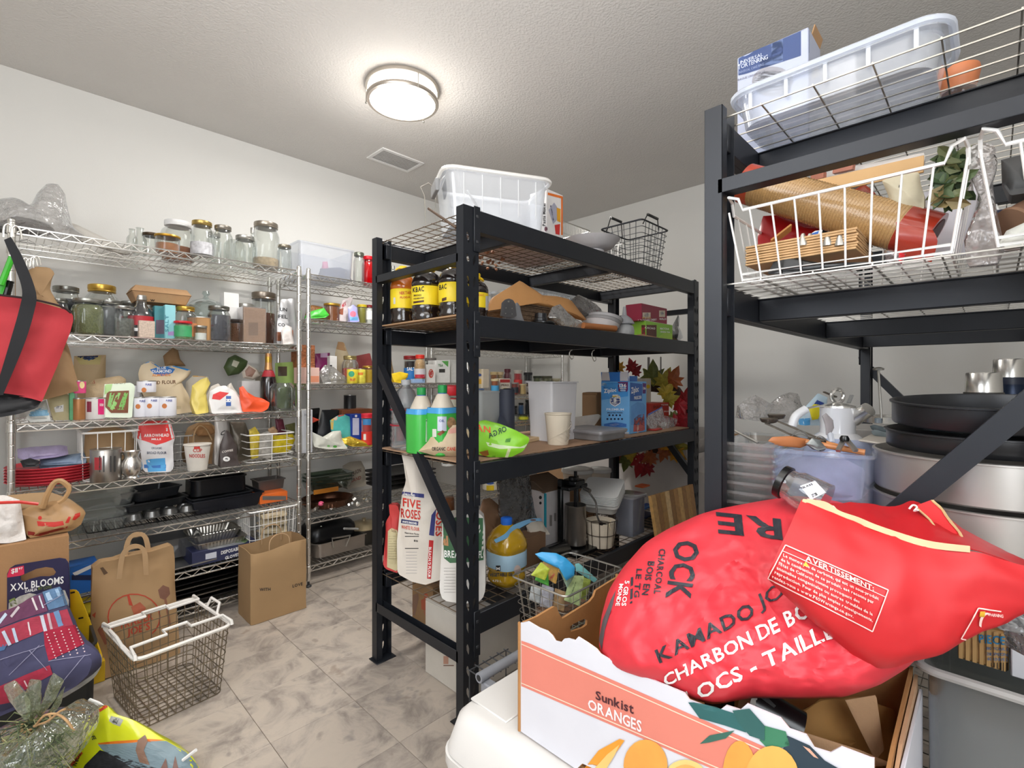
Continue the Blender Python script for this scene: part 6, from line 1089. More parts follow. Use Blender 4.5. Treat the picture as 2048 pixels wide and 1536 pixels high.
# cutting board
a_=onY(1302,992,1.29);b_=onY(1386,968,1.29);c_=onY(1404,1110,1.22);d_=onY(1324,1132,1.22);nrm=(b_-a_).cross(d_-a_).normalized();nrm=nrm if nrm.y >0 else -nrm
t=T('cutting_board','striped wooden cutting board leaning at the front right of the low deck','cutting board',tuple((c_+d_)/2));nS=10
for k in range(nS):
    f0,f1=k/nS+.002,(k+1)/nS-.002;q=[a_.lerp(b_,f0),a_.lerp(b_,f1),d_.lerp(c_,f1),d_.lerp(c_,f0)]
    V=[tuple(p) for p in q]+[tuple(p+nrm*.018) for p in q];t.part('strip',(V,[(0,1,2,3),(7,6,5,4),(0,4,5,1),(1,5,6,2),(2,6,7,3),(3,7,4,0)]),M(('b08850','8f6536','a07840','c8a878','8a6234','a87c46','c49c60','946a3a','a9814a','9a7040')[k],.5,0,.22,50,.05,60),smooth=False)
zc_=min(c_.z,d_.z);single('carton',box(min(c_.x,d_.x)-.03,max(c_.x,d_.x)+.03,1.10,1.29,.001,zc_-.002),CARD,'closed brown carton on the floor below the striped cutting board','carton')
# ---- floor below the middle rack
t=crate('carton','brown printed carton with red carrot drawing under the middle rack','carton',866,908,1168,1.885,.17,.03,M('9c7c58',.8,0,.1),flap=CARD);Z0=t.loc
deco(t,[('p',[(826,1190),(836,1186),(838,1196),(830,1232),(824,1228)],M('8a6a58',.6)),('p',[(842,1200),(850,1196),(858,1206),(852,1222),(843,1218)],M('b0583c',.6)),('p',ell(852,1192,4,6),M('b4583c',.6)),('p',[(846,1222),(856,1224),(862,1240),(856,1244)],M('a8684c',.6)),('w','TRADER',(884,1196),(884,1232),8,M('6a3c2c',.6),{'up':(1,0)})])
taper(t.loc.x+.02,t.loc.y+.09,.26,.24,.028,.002,M('d2d0ce',.4),'white_tray','low white plastic tray under the carrot carton','tray',.92)
yA=onZ(913,1385,.0);
t=T('moving_box','tall white printed box with folded lid under the front post','box',(1.30,1.52,0));X_,Y_=1.215,1.43
t.part('box',box(X_,X_+.30,Y_,Y_+.26,.001,.30,.002),M('cac4ba',.6,0,.05));t.part('lid_flap',box(X_,X_+.30,Y_,Y_+.129,.302,.306,.001),M('d4cec6',.6));t.part('lid_flap',box(X_,X_+.30,Y_+.131,Y_+.26,.302,.306,.001),M('c8c2ba',.6))
deco(t,[('p',quad(887,1312,897,1328),M('b88c78',.6)),('w','W',(888,1284),(898,1286),8,INKK),('p',quad(887,1330,908,1332),M('7a5a4c',.6))])
t=T('moving_box','white-topped dark box lying right of the front post under the low deck','box',(1.6,1.38,0));a_=onZ(966,1290,.27);X_,Y_=1.56,1.37
t.part('box',box(X_,X_+.42,Y_,Y_+.22,.001,.262,.002),M('4a4440',.6,0,.05));t.part('lid',box(X_-.003,X_+.423,Y_-.003,Y_+.223,.262,.275,.001),M('c8c2ba',.6));deco(t,[('p',[(953,1290),(964,1296),(964,1340),(953,1330)],M('c8c0b8',.6),{'L':8})])
single('carton',box(1.12+.62,2.05,1.25,1.31+.05-.06,.001,.17) if 0 else box(1.21,1.38,.97,1.075,.001,.465),M('7a5a44',.8,0,.1),'brown carton on the floor under the basket of seed packets','carton')
# seed basket on that carton
Zs=.467;t=T('wire_basket','thin silver wire basket packed with herb and seed packets','basket',(1.25,.97,Zs));basket_g(1.10,1.40,.86,1.08,Zs,Zs+.135,SILV,sp=.03,hz=5,r=.0011,rim=.003,tp=.86,t=t)
SP=[([(1062,1150),(1082,1124),(1100,1138),(1090,1160)],'a8b43c','yellow-green'),([(1070,1160),(1074,1140),(1096,1138),(1098,1172)],'4c9a3c','bright green'),([(1082,1150),(1086,1122),(1118,1132),(1112,1168)],'c89c50','orange banded'),([(1118,1140),(1132,1126),(1150,1150),(1134,1176)],'8ca48c','pale sage'),([(1128,1200),(1140,1150),(1168,1152),(1160,1212)],'a8bc84','calendula'),([(1080,1212),(1084,1168),(1108,1176),(1104,1216)],'a4a4ac','grey printed'),([(1058,1200),(1062,1172),(1082,1176),(1080,1206)],'b0b4b4','clear'),([(1106,1216),(1110,1176),(1132,1184),(1128,1222)],'b89870','beige bean'),([(1148,1190),(1156,1150),(1182,1160),(1172,1200)],'98a850','olive'),([(1098,1132),(1112,1120),(1132,1132),(1120,1146)],'d8b070','tan')]
for k,(pts,cc,nm) in enumerate(SP):
    bag('seed_packet','%s packet tucked into the silver wire basket' % nm,'packet',pts,('D',1.46+.015*k),.014,M(cc,.4,0,.3,60,.4,40),None,wr=.004,base=.3,D=[('w','CALENDULA',(1139,1200),(1152,1166),5,M('2c4a2c',.5))] if nm == 'calendula' else ([('w','KNORR',(1100,1160),(1109,1150),5,M('c8304c',.5))] if nm == 'orange banded' else None))
bag('blue_plastic_bag','bright blue thin plastic bag crumpled over the seed packets','bag',[(1070,1108),(1082,1104),(1112,1106),(1132,1116),(1150,1134),(1148,1150),(1132,1160),(1126,1140),(1104,1130),(1082,1120)],('D',1.46),.05,M('3a9ad0',.35,0,.15,10,.8,20),None,wr=.010,wf=20,base=.2)
single('teal_card',pillow([(1150,1128),(1158,1126),(1194,1158),(1190,1166),(1152,1142)],('D',1.72),.006,wr=0,base=0),M('78b8b8',.5),'flat turquoise card behind the blue plastic bag','card')
# ---- boxes behind the rack against the right wall
def wbox(label,x0,x1,y0,y1,z0,z1,mat,flaps=(),name='moving_box'):
    t=T(name,label,'box',((x0+x1)/2,(y0+y1)/2,z0));th=.005
    t.part('box',join(box(x0,x0+th,y0,y1,z0,z1),box(x1-th,x1,y0,y1,z0,z1),box(x0+th,x1-th,y0,y0+th,z0,z1),box(x0+th,x1-th,y1-th,y1,z0,z1),box(x0+th,x1-th,y0+th,y1-th,z0,z0+th)),mat)
    for f in flaps:
        L_=f[2];a=f[1]
        if f[0] == 'x0':g=rot(box(x0,x0+.004,y0+.004,y1-.004,z1+.001,z1+L_,.001),(x0,0,z1),ry=-a)
        elif f[0] == 'x1':g=rot(box(x1-.004,x1,y0+.004,y1-.004,z1+.001,z1+L_,.001),(x1,0,z1),ry=a)
        elif f[0] == 'y0':g=rot(box(x0+.004,x1-.004,y0,y0+.004,z1+.001,z1+L_,.001),(0,y0,z1),rx=a)
        else:g=rot(box(x0+.004,x1-.004,y1-.004,y1,z1+.001,z1+L_,.001),(0,y1,z1),rx=-a)
        t.part('flap',g,f[3] if len(f) >3 else mat)
    return t
WB=M('cdc8c4',.6,0,.03)
wbox('open white carton with raised flaps against the right wall, behind the wreath',3.22,3.70,1.48,2.02,.0,.66,WB,[('x0',.2,.12),('x1',-.1,.2),('y0',.5,.18),('y1',-.5,.15)])
wbox('smaller white carton stacked left against the right wall',3.24,3.72,2.06,2.50,0,.74,WB,[('x1',0,.18,CARD),('y0',.3,.12)])
wbox('white carton beside the blue post of the right rack',3.20,3.72,1.00,1.40,0,.60,WB,[('x0',-.3,.10),('y1',.2,.12),('x1',.1,.22,CARD)])
wbox('brown carton with open flaps beyond the stuffer',2.72+.5,3.70,2.54,2.84,0,.80,CARD,[('x0',.6,.12),('y0',.4,.10)])
# ================= right rack =================
# ---- top deck (1.82)
Z=1.816
t=T('cake_ring_box','blue and grey cake ring box standing on top of the right rack','box',(1.46,.41,Z));t.part('carton',box(1.40,1.52,.330,.502,Z,2.10,.002),M('aab0c4',.45,0,.04))
t.part('flap',rot(box(1.44,1.52,.331,.334,2.10,2.125,.001),(1.48,.33,2.10),rx=.3),KRAFT)
deco(t,[('p',[(1472,118),(1618,55),(1618,106),(1472,154)],M('2f4474',.45),{'L':30}),('p',[(1520,97),(1566,78),(1566,123),(1520,138)],M('52658e',.45),{'L':30}),('w','UNIVERSAL',(1476,131),(1526,112),7,M('c8d0e4',.5),{'bold':0}),('w','TORTENRING',(1476,140),(1536,118),9,M('c8d0e4',.5),{'bold':0}),('w','UNIVERSAL CAKE RING',(1476,149),(1528,131),5,M('8a98bc',.5),{'bold':0}),('w','BAGUE UNIVERSELLE',(1476,162),(1530,145),4,M('5a5a6a',.5),{'bold':0}),
  ('p',ell(1545,163,41,30,24),M('8c8c94',.4),{'L':20}),('p',ell(1543,166,36,21,24),M('bcc0cc',.4),{'L':20}),('p',ell(1545,158,29,18,20),M('84868e',.4),{'L':20}),('p',ell(1545,153,23,11,18),M('a4a6ae',.4),{'L':20}),('p',[(1625,140),(1634,132),(1640,145),(1632,158),(1622,156)],M('d8c8b4',.5))])
crate_y=onX(1650,VH,1.60).y
t=T('shrink_pack','flat white shrink-wrapped package behind the cake ring box','package',(1.62,crate_y-.08,Z));t.part('package',box(1.60,1.66,onX(1712,VH,1.60).y,crate_y+.03,Z,2.10,.004),M('c9c6c2',.3,0,.04));deco(t,[('w','521',(1648,115),(1662,107),6,INKK),('p',[(1690,96),(1708,90),(1708,99),(1690,103)],M('6a6a6a',.5))])
t=T('storage_tote','long shallow clear tote lying across the top of the right rack','tote',(1.31,.26,Z));t.part('tub',tub(.22,.40,.078,.05,.88,.0025,.012,(1.315,.255,Z+.002)),CL('f2f4f8',.30,.3,.12,'eef2f8'))
t.part('rim',tube([(1.315+a,.255+b,Z+.078) for a,b in rrect(.222,.402,.05)],.007,6,True),CL('ffffff',.7,.2,.3,'e8eef8'))
for k in range(5):t.part('rib',box(1.207,1.212,.10+.075*k,.108+.075*k,Z+.03,Z+.078,.001),CL('ffffff',.7,.2,.3,'f4f6fa'))
t=T('terracotta_pot','orange ceramic pot in a clear glass at the end of the long tote','pot',(1.50,.055,Z));t.part('pot',lathe([(.03,.02),(.036,.05),(.038,.06),(.036,.07),(.032,.07),(.028,.03)],24,(1.50,.055,Z+.03)),M('c8784c',.5));t.part('glass_cup',lathe([(.028,0),(.036,.01),(.038,.05)],20,(1.50,.055,Z)),GLASS)
# ---- second deck (1.44): freezer baskets
Z=1.44-.002
def fbasket(label,x0,x1,y0,y1,z0,z1):
    t=T('wire_basket',label,'basket',((x0+x1)/2,(y0+y1)/2,z0),'white freezer baskets');f=.022;G=[]
    B=[(x0+f,y0+f),(x1-f,y0+f),(x1-f,y1-f),(x0+f,y1-f)];TT=[(x0,y0),(x1,y0),(x1,y1),(x0,y1)]
    for z,q in ((z0+.003,B),(z0+.016,B)):G.append(tube([(x,y,z) for x,y in q],.0028,6,True))
    n=int((y1-y0)/.043)
    for i in range(1,n):y=y0+(y1-y0)*i/n;yb=y0+f+(y1-y0-2*f)*i/n;G.append(tube([(x0,y,z1),(x0+f,yb,z0+.003),(x1-f,yb,z0+.003),(x1,y,z1)],.0021,5))
    n=int((x1-x0)/.05)
    for i in range(1,n):x=x0+(x1-x0)*i/n;xb=x0+f+(x1-x0-2*f)*i/n;G.append(tube([(x,y0,z1),(xb,y0+f,z0+.003),(xb,y1-f,z0+.003),(x,y1,z1)],.0018,5))
    for (a,b),(c,d) in zip(TT,B):G.append(tube([(a,b,z1),(c,d,z0)],.0024,5))
    t.part('wires',join(*G),WHITEW)
    rim=[]
    for (x,y,sx_,sy_) in ((x0,y0,-1,-1),(x1,y0,1,-1),(x1,y1,1,1),(x0,y1,-1,1)):
        rim.append([(x,y-sy_*.03,z1),(x,y-sy_*.02,z1+.026),(x+sx_*.012,y-sy_*.004,z1+.030),(x-sx_*.02,y,z1+.026),(x-sx_*.03,y,z1)])
    P=[rim[0][0],rim[0][1],rim[0][2],rim[0][3],rim[0][4],rim[1][4],rim[1][3],rim[1][2],rim[1][1],rim[1][0],rim[2][0],rim[2][1],rim[2][2],rim[2][3],rim[2][4],rim[3][4],rim[3][3],rim[3][2],rim[3][1],rim[3][0]]
    t.part('rim',tube(P,.0035,6,True),WHITEW);return t
fbasket('white freezer basket full of baking things on the right rack',1.135,1.62,.03,.425,Z,1.592)
fbasket('second white freezer basket cut off by the right edge of the photo',1.135,1.62,-.36,.015,Z,1.60)
a_,b_=Vector((1.285,.44,1.705)),Vector((1.285,.085,1.500));ax=(b_-a_).normalized()
t=T('silicone_mat_roll','rolled tan baking mat with red-brown borders sticking out of the basket','baking mat',tuple(b_))
t.part('roll',tube([a_+ax*.03,b_-ax*.055],.047,28),M('b08c5c',.22,0,.06,200,.1,300,coat=.4));t.part('border',tube([a_,a_+ax*.03],.0472,28),M('b8442a',.25,0,.05,coat=.4));t.part('border',tube([b_-ax*.055,b_],[.0474,.0475],28),M('a03220',.22,0,.05,coat=.4))
t.part('core',tube([b_-ax*.004,b_+ax*.001],.036,24),M('4a1c14',.5));t.part('loose_edge',sheet([[b_+Vector((-.045,.0,.01)),b_+Vector((-.05,-.01,-.02)),b_+Vector((-.03,.0,-.055))],[b_+Vector((-.045,.055,.04)),b_+Vector((-.05,.05,.0)),b_+Vector((-.03,.06,-.03))]],4,.0015),M('a03220',.25,0,.05,coat=.4))
for k in range(52):c_=a_+ax*(.036+.0062*k);s_=ax.orthogonal().normalized();q_=ax.cross(s_);t.part('ridge',tube([c_+(s_*math.cos(a)+q_*math.sin(a))*.0474 for a in [6.283*i/20 for i in range(20)]],.0005,3,True),M('a47e50',.3),hit=False)
bag('red_mesh_cloth','dark red perforated plastic mat at the left inside the basket','mat',[(1516,470),(1526,432),(1560,430),(1640,458),(1640,490),(1600,505),(1520,508)],('X',1.33),.05,M('a80c12',.3,0,.1),None,wr=.006)
bag('red_mesh_cloth','bright red corner of a mat at the right under the plant','mat',[(1852,445),(1880,428),(1902,420),(1890,470),(1862,466)],('X',1.40),.03,M('b40c10',.3),None,wr=.003)
single('spatula',bar(onX(1542,486,1.23),onX(1582,455,1.25),.028,.004,(1,0,0)),M('b87c40',.5),'thin wooden scraper leaning by the red mat','utensil')
bag('clear_packet','clear packet with red tab and silver piping tips','packet',[(1526,500),(1550,490),(1600,478),(1640,474),(1700,478),(1712,494),(1640,500),(1560,508),(1534,510)],('X',1.19),.07,CL('f0e8e8',.3,.5,.08,'c8b8b4',1),None,wr=.008,wf=24,D=[('p',[(1526,496),(1550,488),(1553,503),(1532,511)],RED),('p',quad(1530,497,1545,503),M('e4c8c4',.4))])
for k,u in enumerate((1606,1620,1655,1668,1680)):single('piping_tip',lathe([(.010,0),(.010,.006),(.003,.026)],10,tuple(onX(u,492,1.17+.012*(k % 2)))),SILV,'silver piping tip in the clear packet, %s from the left' % ('first','second','third','fourth','fifth')[k],'tip',group='piping tips')
bag('blue_cap_pack','small white and blue package behind the basket wires','package',[(1618,470),(1630,462),(1645,460),(1642,474),(1622,478)],('X',1.22),.02,WHITE,None,D=[('p',[(1622,468),(1638,462),(1636,468),(1624,472)],BLUE)],wr=.001)
for k in range(8):
    za=.0055*k;single('bamboo_tray',mv(rot(box(1.165,1.33,.19,.40,1.474,1.4785,.001),(1.24,.3,1.474),rz=.02*(k % 3-1)),(0,0,za)),M('c09a6c',.6,0,.08),'thin tan wooden sheet, %s in the stack of eight' % ('lowest','second','third','fourth','fifth','sixth','seventh','topmost')[k],'wooden sheet',group='stack of wooden sheets')
bag('black_case','flat black flexible case at the basket bottom','case',[(1537,548),(1552,512),(1580,515),(1640,526),(1720,526),(1760,524),(1700,538),(1600,548)],('X',1.155),.03,M('1a1b1c',.35),None,wr=.002)
bag('red_tipped_bag','clear bag corner with bright red tip beyond the wooden sheets','bag',[(1768,500),(1785,500),(1812,508),(1800,530),(1772,524)],('X',1.17),.03,CL('e8e0e0',.35,.5,.08,'b8b0b0',1),None,wr=.006,D=[('p',[(1798,506),(1813,508),(1802,528),(1796,520)],RED)])
bag('white_cloth','white wrapped roll under the tan board in the basket','cloth',[(1638,352),(1660,340),(1780,320),(1850,305),(1850,330),(1760,350),(1700,380),(1660,375)],('X',1.36),.07,M('dcd4cc',.5,0,.05),None,wr=.006)
single('cardboard_strip',rot(box(1.30,1.305,.10,.36,1.640,1.675,.001),(1.3,.2,1.65),rx=.02),M('c8a06c',.6,0,.06),'long tan strip of board lying on top of the basket contents','board')
bag('silicone_pad','dull orange-red silicone pad angled behind the mat roll','pad',[(1684,395),(1728,368),(1745,380),(1782,425),(1740,420)],('X',1.37),.012,M('a03c20',.4),None,wr=0,base=0)
for k,(a,b) in enumerate((((1668,342),(1708,333)),((1624,358),(1650,350)))):single('wooden_block',bar(onX(*a,1.36),onX(*b,1.35),.012,.014),M('b4735c',.5),('longer','shorter')[k]+' rounded terracotta coloured bar on the white roll','bar')
single('striped_straw',bar(onX(1590,352,1.29),onX(1640,374,1.27),.006,.006),M('2c78a8',.4),'thin blue and yellow striped strip on the mat roll','strip')
bag('napkin_bundle','bundle of beige cloth pieces wrapped in clear film','cloth',[(1764,362),(1790,350),(1838,344),(1842,370),(1850,395),(1850,424),(1830,434),(1790,432),(1780,400)],('X',1.25),.06,M('cfc6ac',.7,0,.08,9,.5,20),None,wr=.010,wf=24,D=[('p',[(1798,370),(1802,372),(1801,376),(1797,375)],M('4a4a40',.5))])
t=T('artificial_succulent','bunch of dull green artificial leaves in the basket','plant',tuple(onX(1905,418,1.21)))
for i in range(70):
    u=1900+R.gauss(0,17);v=358+R.uniform(-52,58);p=onX(u,v,1.19+R.random()*.05);a=R.uniform(0,6.28);n=Vector((-1,R.uniform(-.7,.7),R.uniform(-.7,.7))).normalized();up=Vector((0,math.cos(a),math.sin(a)));sd=n.cross(up);s=.020+R.random()*.012
    V=[tuple(p+sd*x*s+up*y*s+n*z*s) for x,y,z in ((0,-.5,0),(.4,0,.15),(.25,.45,.1),(0,.75,0),(-.25,.45,.1),(-.4,0,.15),(0,.1,-.1))];V += [tuple(Vector(v_)-n*.001) for v_ in V]
    t.part('leaf',(V,[(6,0,1),(6,1,2),(6,2,3),(6,3,4),(6,4,5),(6,5,0),(13,8,7),(13,9,8),(13,10,9),(13,11,10),(13,12,11),(13,7,12)]),M(('4f6038','3c4e30','6a7048','7c6c44')[i % 4 if v >380 else i % 3],.55,0,.15,40),smooth=False,hit=False)
bag('plastic_bag','clear plastic bag hanging down between the two freezer baskets','bag',[(1930,300),(1960,285),(1990,290),(1996,330),(1985,370),(1995,430),(2010,500),(1995,528),(1935,535),(1928,480),(1950,420),(1960,370),(1935,340)],('X',1.18),.06,CL('f0ecea',.42,.45,.1,'d8d2ce',1),None,wr=.012,wf=12,base=.3)
bag('dark_pouch','dark grey rounded pouch at the right edge above the brown cups','pouch',[(2002,320),(2060,305),(2060,395),(2020,400),(2004,370)],('X',1.22),.08,M('4a4a4a',.5),None,wr=.004)
for k,(u,v,lb) in enumerate(((2026,445,'upper brown paper cup lying in the second basket'),(2012,470,'lower brown paper cup lying in the second basket'))):p=onX(u,v,1.24+.03*k);t=T('paper_cup',lb,'cup',tuple(p));t.part('cup',tube([p,p+Vector((.05,-.06,.05))],[.026,.020],20),M('7a5844',.7));t.part('rim',tube([p+Vector((-.001,.001,-.001)),p+Vector((.003,-.003,.003))],.028,20),M('8a6850',.7))
bag('white_pouch','white rounded bundle at the right photo edge in the second basket','bundle',[(1998,490),(2012,462),(2060,440),(2060,492),(2010,500)],('X',1.17),.06,M('c8c8c0',.5,0,.06),None,wr=.006)
single('printed_sheet',rot(box(1.36,1.362,.02,.12,1.47,1.62,.0005),(1.36,.07,1.47),ry=.1),M('dcdce4',.5,0,.04),'white printed sheet behind the basket end','sheet')
single('dark_navy_box',box(1.50,1.60,-.02,.06,1.52,1.585,.002),M('141a38',.5),'small navy box seen between the baskets','box')
# ---- third deck (.915)
Z=.915-.002
t=T('storage_bin','clear bluish bin piled with utensils on the right rack','bin',(1.33,.285,Z));t.part('tub',tub(.30,.215,.152,.025,.90,.0025,.008,(1.335,.283,Z),.06),CL('eef2fc',.22,.3,.10,'dde4f6'));
single('blue_card',rot(box(1.222,1.228,.30,.37,Z+.008,Z+.075,.001),(1.225,.33,Z),rx=.1),M('4a78b8',.5),'blue folded card at the bottom left of the utensil bin','card')
bag('tool_heap','lilac and grey plastic oddments filling the utensil bin','utensils',[(1540,985),(1545,925),(1600,905),(1690,910),(1730,930),(1730,985)],('X',1.26),.20,M('a8a4bc',.4,0,.3,18,.8,18),Z+.006,wr=.012,wf=22)
t=T('glass_jar','empty jar with black lid and white barcode label leaning on the utensil bin','jar',tuple(onX(1615,1000,1.10)))
a_=onD(1575,968,.98);b_=onD(1650,1005,.93);t.part('glass',tube([a_,a_.lerp(b_,.15),a_.lerp(b_,.3),b_],[.030,.031,.036,.037],24),CL('e0e6e0',.15,.5,.04,'c8ccc8'));ax=(b_-a_).normalized();t.part('lid',tube([a_-ax*.014,a_-ax*.002],[.033,.034],24),BLKP);deco(t,[('p',[(1600,972),(1630,962),(1652,985),(1622,1000)],M('dcdce4',.5)),('w','GLASS',(1604,978),(1626,970),4,INKK,{'up':(-.6,-.8)}),('p',[(1622,989),(1632,985),(1636,990),(1626,995)],M('4a4a4a',.5))])
# utensils
DM=M('6a6258',.35,.8,.2,60)
t=T('tongs','scalloped dark metal tongs lying over the bin, left side','tongs',tuple(onD(1585,870,1.15)))
for k,(a,b) in enumerate((((1530,846),(1640,895)),((1545,838),(1660,886)))):t.part('arm',bar(onD(*a,1.16+.02*k),onD(*b,1.10+.02*k),.010,.004),DM);t.part('scoop',lathe([(0,0),(.016,.004),(.020,.012),(.018,.014)],12,tuple(onD(a[0]+8,a[1]+2,1.15+.02*k))),DM)
t.part('hinge',tube([onD(1638,890,1.10),onD(1646,900,1.09)],.006,8),SILV)
t=T('wooden_spoon','orange-brown wooden spatula across the top of the bin','spoon',tuple(onD(1600,892,1.06)));t.part('blade',pillow([(1536,882),(1544,874),(1580,872),(1615,878),(1620,888),(1600,896),(1560,892)],('D',1.08),.008,wr=0,base=0),M('a8683c',.5,0,.1,30));t.part('handle',tube([onD(1612,884,1.07),onD(1730,905,1.0)],.006,8),M('b87848',.5,0,.1,30))
t=T('wooden_spoon','second shorter wooden handle under the plastic tongs','spoon',tuple(onD(1650,892,1.12)));t.part('handle',tube([onD(1630,882,1.12),onD(1690,898,1.08)],.007,8),M('c8844c',.5))
for k,(u,v,lb) in enumerate(((1600,868,'first pile of thin metal whisk loops'),(1640,880,'second pile of thin metal whisk loops'))):
    t=T('whisk',lb+' on the bin','whisk',tuple(onD(u,v,1.1)));G=[]
    for j in range(6):G.append(tube([onD(u-18+36*i/8,v+6-14*math.sin(3.14*i/8)*math.cos(j*.5)+j,1.12+.015*math.sin(j)) for i in range(9)],.0012,4))
    t.part('loops',join(*G),SILV);t.part('handle',tube([onD(u+18,v+8,1.12),onD(u+50,v+16,1.08)],.004,6),DM)
bag('fish_scaler','grey ridged metal utensil head pointing at the camera','utensil',[(1612,888),(1624,876),(1640,880),(1650,896),(1630,900)],('D',1.03),.02,M('8c9090',.35,.6,.2,80),None,wr=.003)
t=T('plastic_tongs','white and clear plastic serving utensil standing in front of the kettle','utensil',tuple(onD(1660,885,1.15)));t.part('blade',pillow([(1644,832),(1652,826),(1666,840),(1668,856),(1660,872),(1652,870),(1650,850)],('D',1.16),.008,wr=0,base=0),CL('e8e4e4',.5,.4,.1,'c8c0c0'));t.part('stem',tube([onD(1660,868,1.165),onD(1664,886,1.15)],.007,8),MILK)
t=T('garlic_press','chrome scissor-like tool with black pivot at the bin front','utensil',tuple(onD(1690,895,1.0)));t.part('arms',join(bar(onD(1688,878,1.02),onD(1676,902,1.0),.008,.006),bar(onD(1692,878,1.02),onD(1712,902,.99),.008,.006)),SILV);t.part('pivot',lathe([(.008,0),(.009,.005),(.006,.011)],12,tuple(onD(1689,882,1.01))),BLKP)
# kettle
kx,ky=1.55,.297;c=(kx,ky,Z+.012);t=T('kettle','white enamel kettle with steel lid ring and steel spout','kettle',c)
t.part('body',lathe([(.052,0),(.070,.012),(.081,.045),(.083,.072),(.079,.10),(.068,.125),(.052,.143),(.042,.150),(.041,.16),(.041,.215),(.042,.218)],36,c),M('e9e9ec',.12,0,0,coat=.8));t.part('lid',lathe([(.042,.217),(.041,.222),(.02,.228),(0,.230)],28,c),CHROME)
t.part('ring_knob',tube([Vector(c)+RT*(.016*math.cos(a))+Vector((0,0,.248+.018*math.sin(a))) for a in [6.283*i/18 for i in range(18)]],.005,8,True),CHROME)
t.part('spout',tube([onD(1706,838,1.30),onD(1738,818,1.26)],[.020,.018],20),CHROME)
t.part('handle',tube(smooth_cp([onD(1584,852,1.30),onD(1592,832,1.30),onD(1612,818,1.30)],5),.011,10),M('e4e4e6',.3));t.part('handle_wire',tube(smooth_cp([onD(1610,818,1.30),onD(1640,812,1.31),onD(1670,815,1.32)],4),.003,6),CHROME)
single('steel_strip',bar(onD(1648,784,1.36),onD(1672,794,1.33),.010,.003),DM,'thin dark blade rising behind the kettle lid','utensil')
single('grey_spatula',bar(onD(1697,806,1.40),onD(1704,790,1.40),.014,.003),M('9a9a98',.5),'grey spatula tip sticking up right of the kettle lid','spatula')
bag('sponge_pack','blue, white and yellow packet behind the kettle handle','packet',[(1600,850),(1612,812),(1636,786),(1655,795),(1650,850)],('D',1.42),.04,M('b8ccd8',.4,0,.1,30),None,wr=.003,D=[('p',[(1618,818),(1634,802),(1648,808),(1636,838),(1624,840)],M('e4d420',.5)),('p',[(1628,808),(1634,800),(1648,806),(1646,811)],M('1c3c8c',.5)),('p',[(1596,838),(1620,836),(1620,850),(1600,852)],M('4a94c8',.4))])
# clear trays at left back
for k in range(7):pan('clear_tray','clear clamshell tray, %s in the pile at the back left of the right rack' % ('lowest','second','third','fourth','fifth','sixth','topmost')[k],1520,0,.405,.26,.12,.03,Z,CL('eceeee',.22,.4,.08,'d8d6d2'),.02,.1,lift=.022*k,cat='tray',group='pile of clear clamshell trays')
bag('plastic_bag','crinkled clear plastic wrapping heaped on the clear trays','bag',[(1476,824),(1490,812),(1508,800),(1522,815),(1545,818),(1562,802),(1580,796),(1598,800),(1602,822),(1620,850),(1580,856),(1480,850)],('D',1.50),.10,CL('f0eeec',.32,.45,.1,'d0ccc8',1),Z+.17,wr=.014,wf=16)
single('metal_rod',tube([onD(1470,862,1.2),onD(1516,886,1.15)],.003,6),SILV,'thin metal rod beside the blue post over the trays','rod')
bag('clear_tub_stack','grey streaked clear tub below the shelf edge next to the blue post','tub',[(1470,925),(1502,928),(1506,985),(1476,992)],('D',1.35),.10,M('8c8478',.4,0,.3,60),None,wr=.002,base=.9,top=.9)
# masher, ring, misc
x_,y_=1.95,.315;p0=onD(1757,842,1.50);t=T('french_press_plunger','thin steel plunger rod with round knob standing behind the kettle','plunger',tuple(p0));t.part('rod',tube([onD(1763,842,1.50),onD(1757,742,1.53)],.0035,8),SILV);q=onD(1757,741,1.53);t.part('knob',lathe([(.006,0),(.014,.001),(.015,.006),(.008,.010),(0,.011)],16,tuple(q)),SILV);t.part('socket',lathe([(.010,0),(.010,.014),(.004,.016)],12,(p0.x,p0.y,p0.z-.006)),M('a8b4c0',.3,.6))
p=onD(1785,846,1.62);t=T('cake_ring','low polished steel cake ring right of the plunger rod','ring',(p.x,p.y,p.z-.0));t.part('ring',lathe([(.075,0),(.077,.001),(.077,.022),(.075,.023),(.073,.022),(.073,.001)],32,tuple(p)),CHROME)
single('shelf_riser',obox(1.85,.24,.24,.16,Z,p.z-.002),M('b8b4b0',.5),'pale flat box under the steel cake ring','box')
for k,(a,b,lb) in enumerate((((1740,852),(1812,872),'upper'),((1742,862),(1818,884),'lower'))):bag('rolling_blade','%s clear-wrapped long grey tool beyond the kettle' % lb,'tool',[(a[0],a[1]),(a[0]+8,a[1]-3),(b[0],b[1]-8),(b[0]+4,b[1]),(b[0]-4,b[1]+3),(a[0]+4,a[1]+8)],('D',1.30-.05*k),.02,M('8c989c',.3,.2,.2,40),None,wr=.002)
single('pamphlet',rot(obox(1.50,.17,.16,.12,Z+.15,Z+.155),(1.5,.17,Z+.15),rx=.1),M('c8c0b4',.7,0,.1),'pale leaflet lying between the bin and the cake pans','paper')
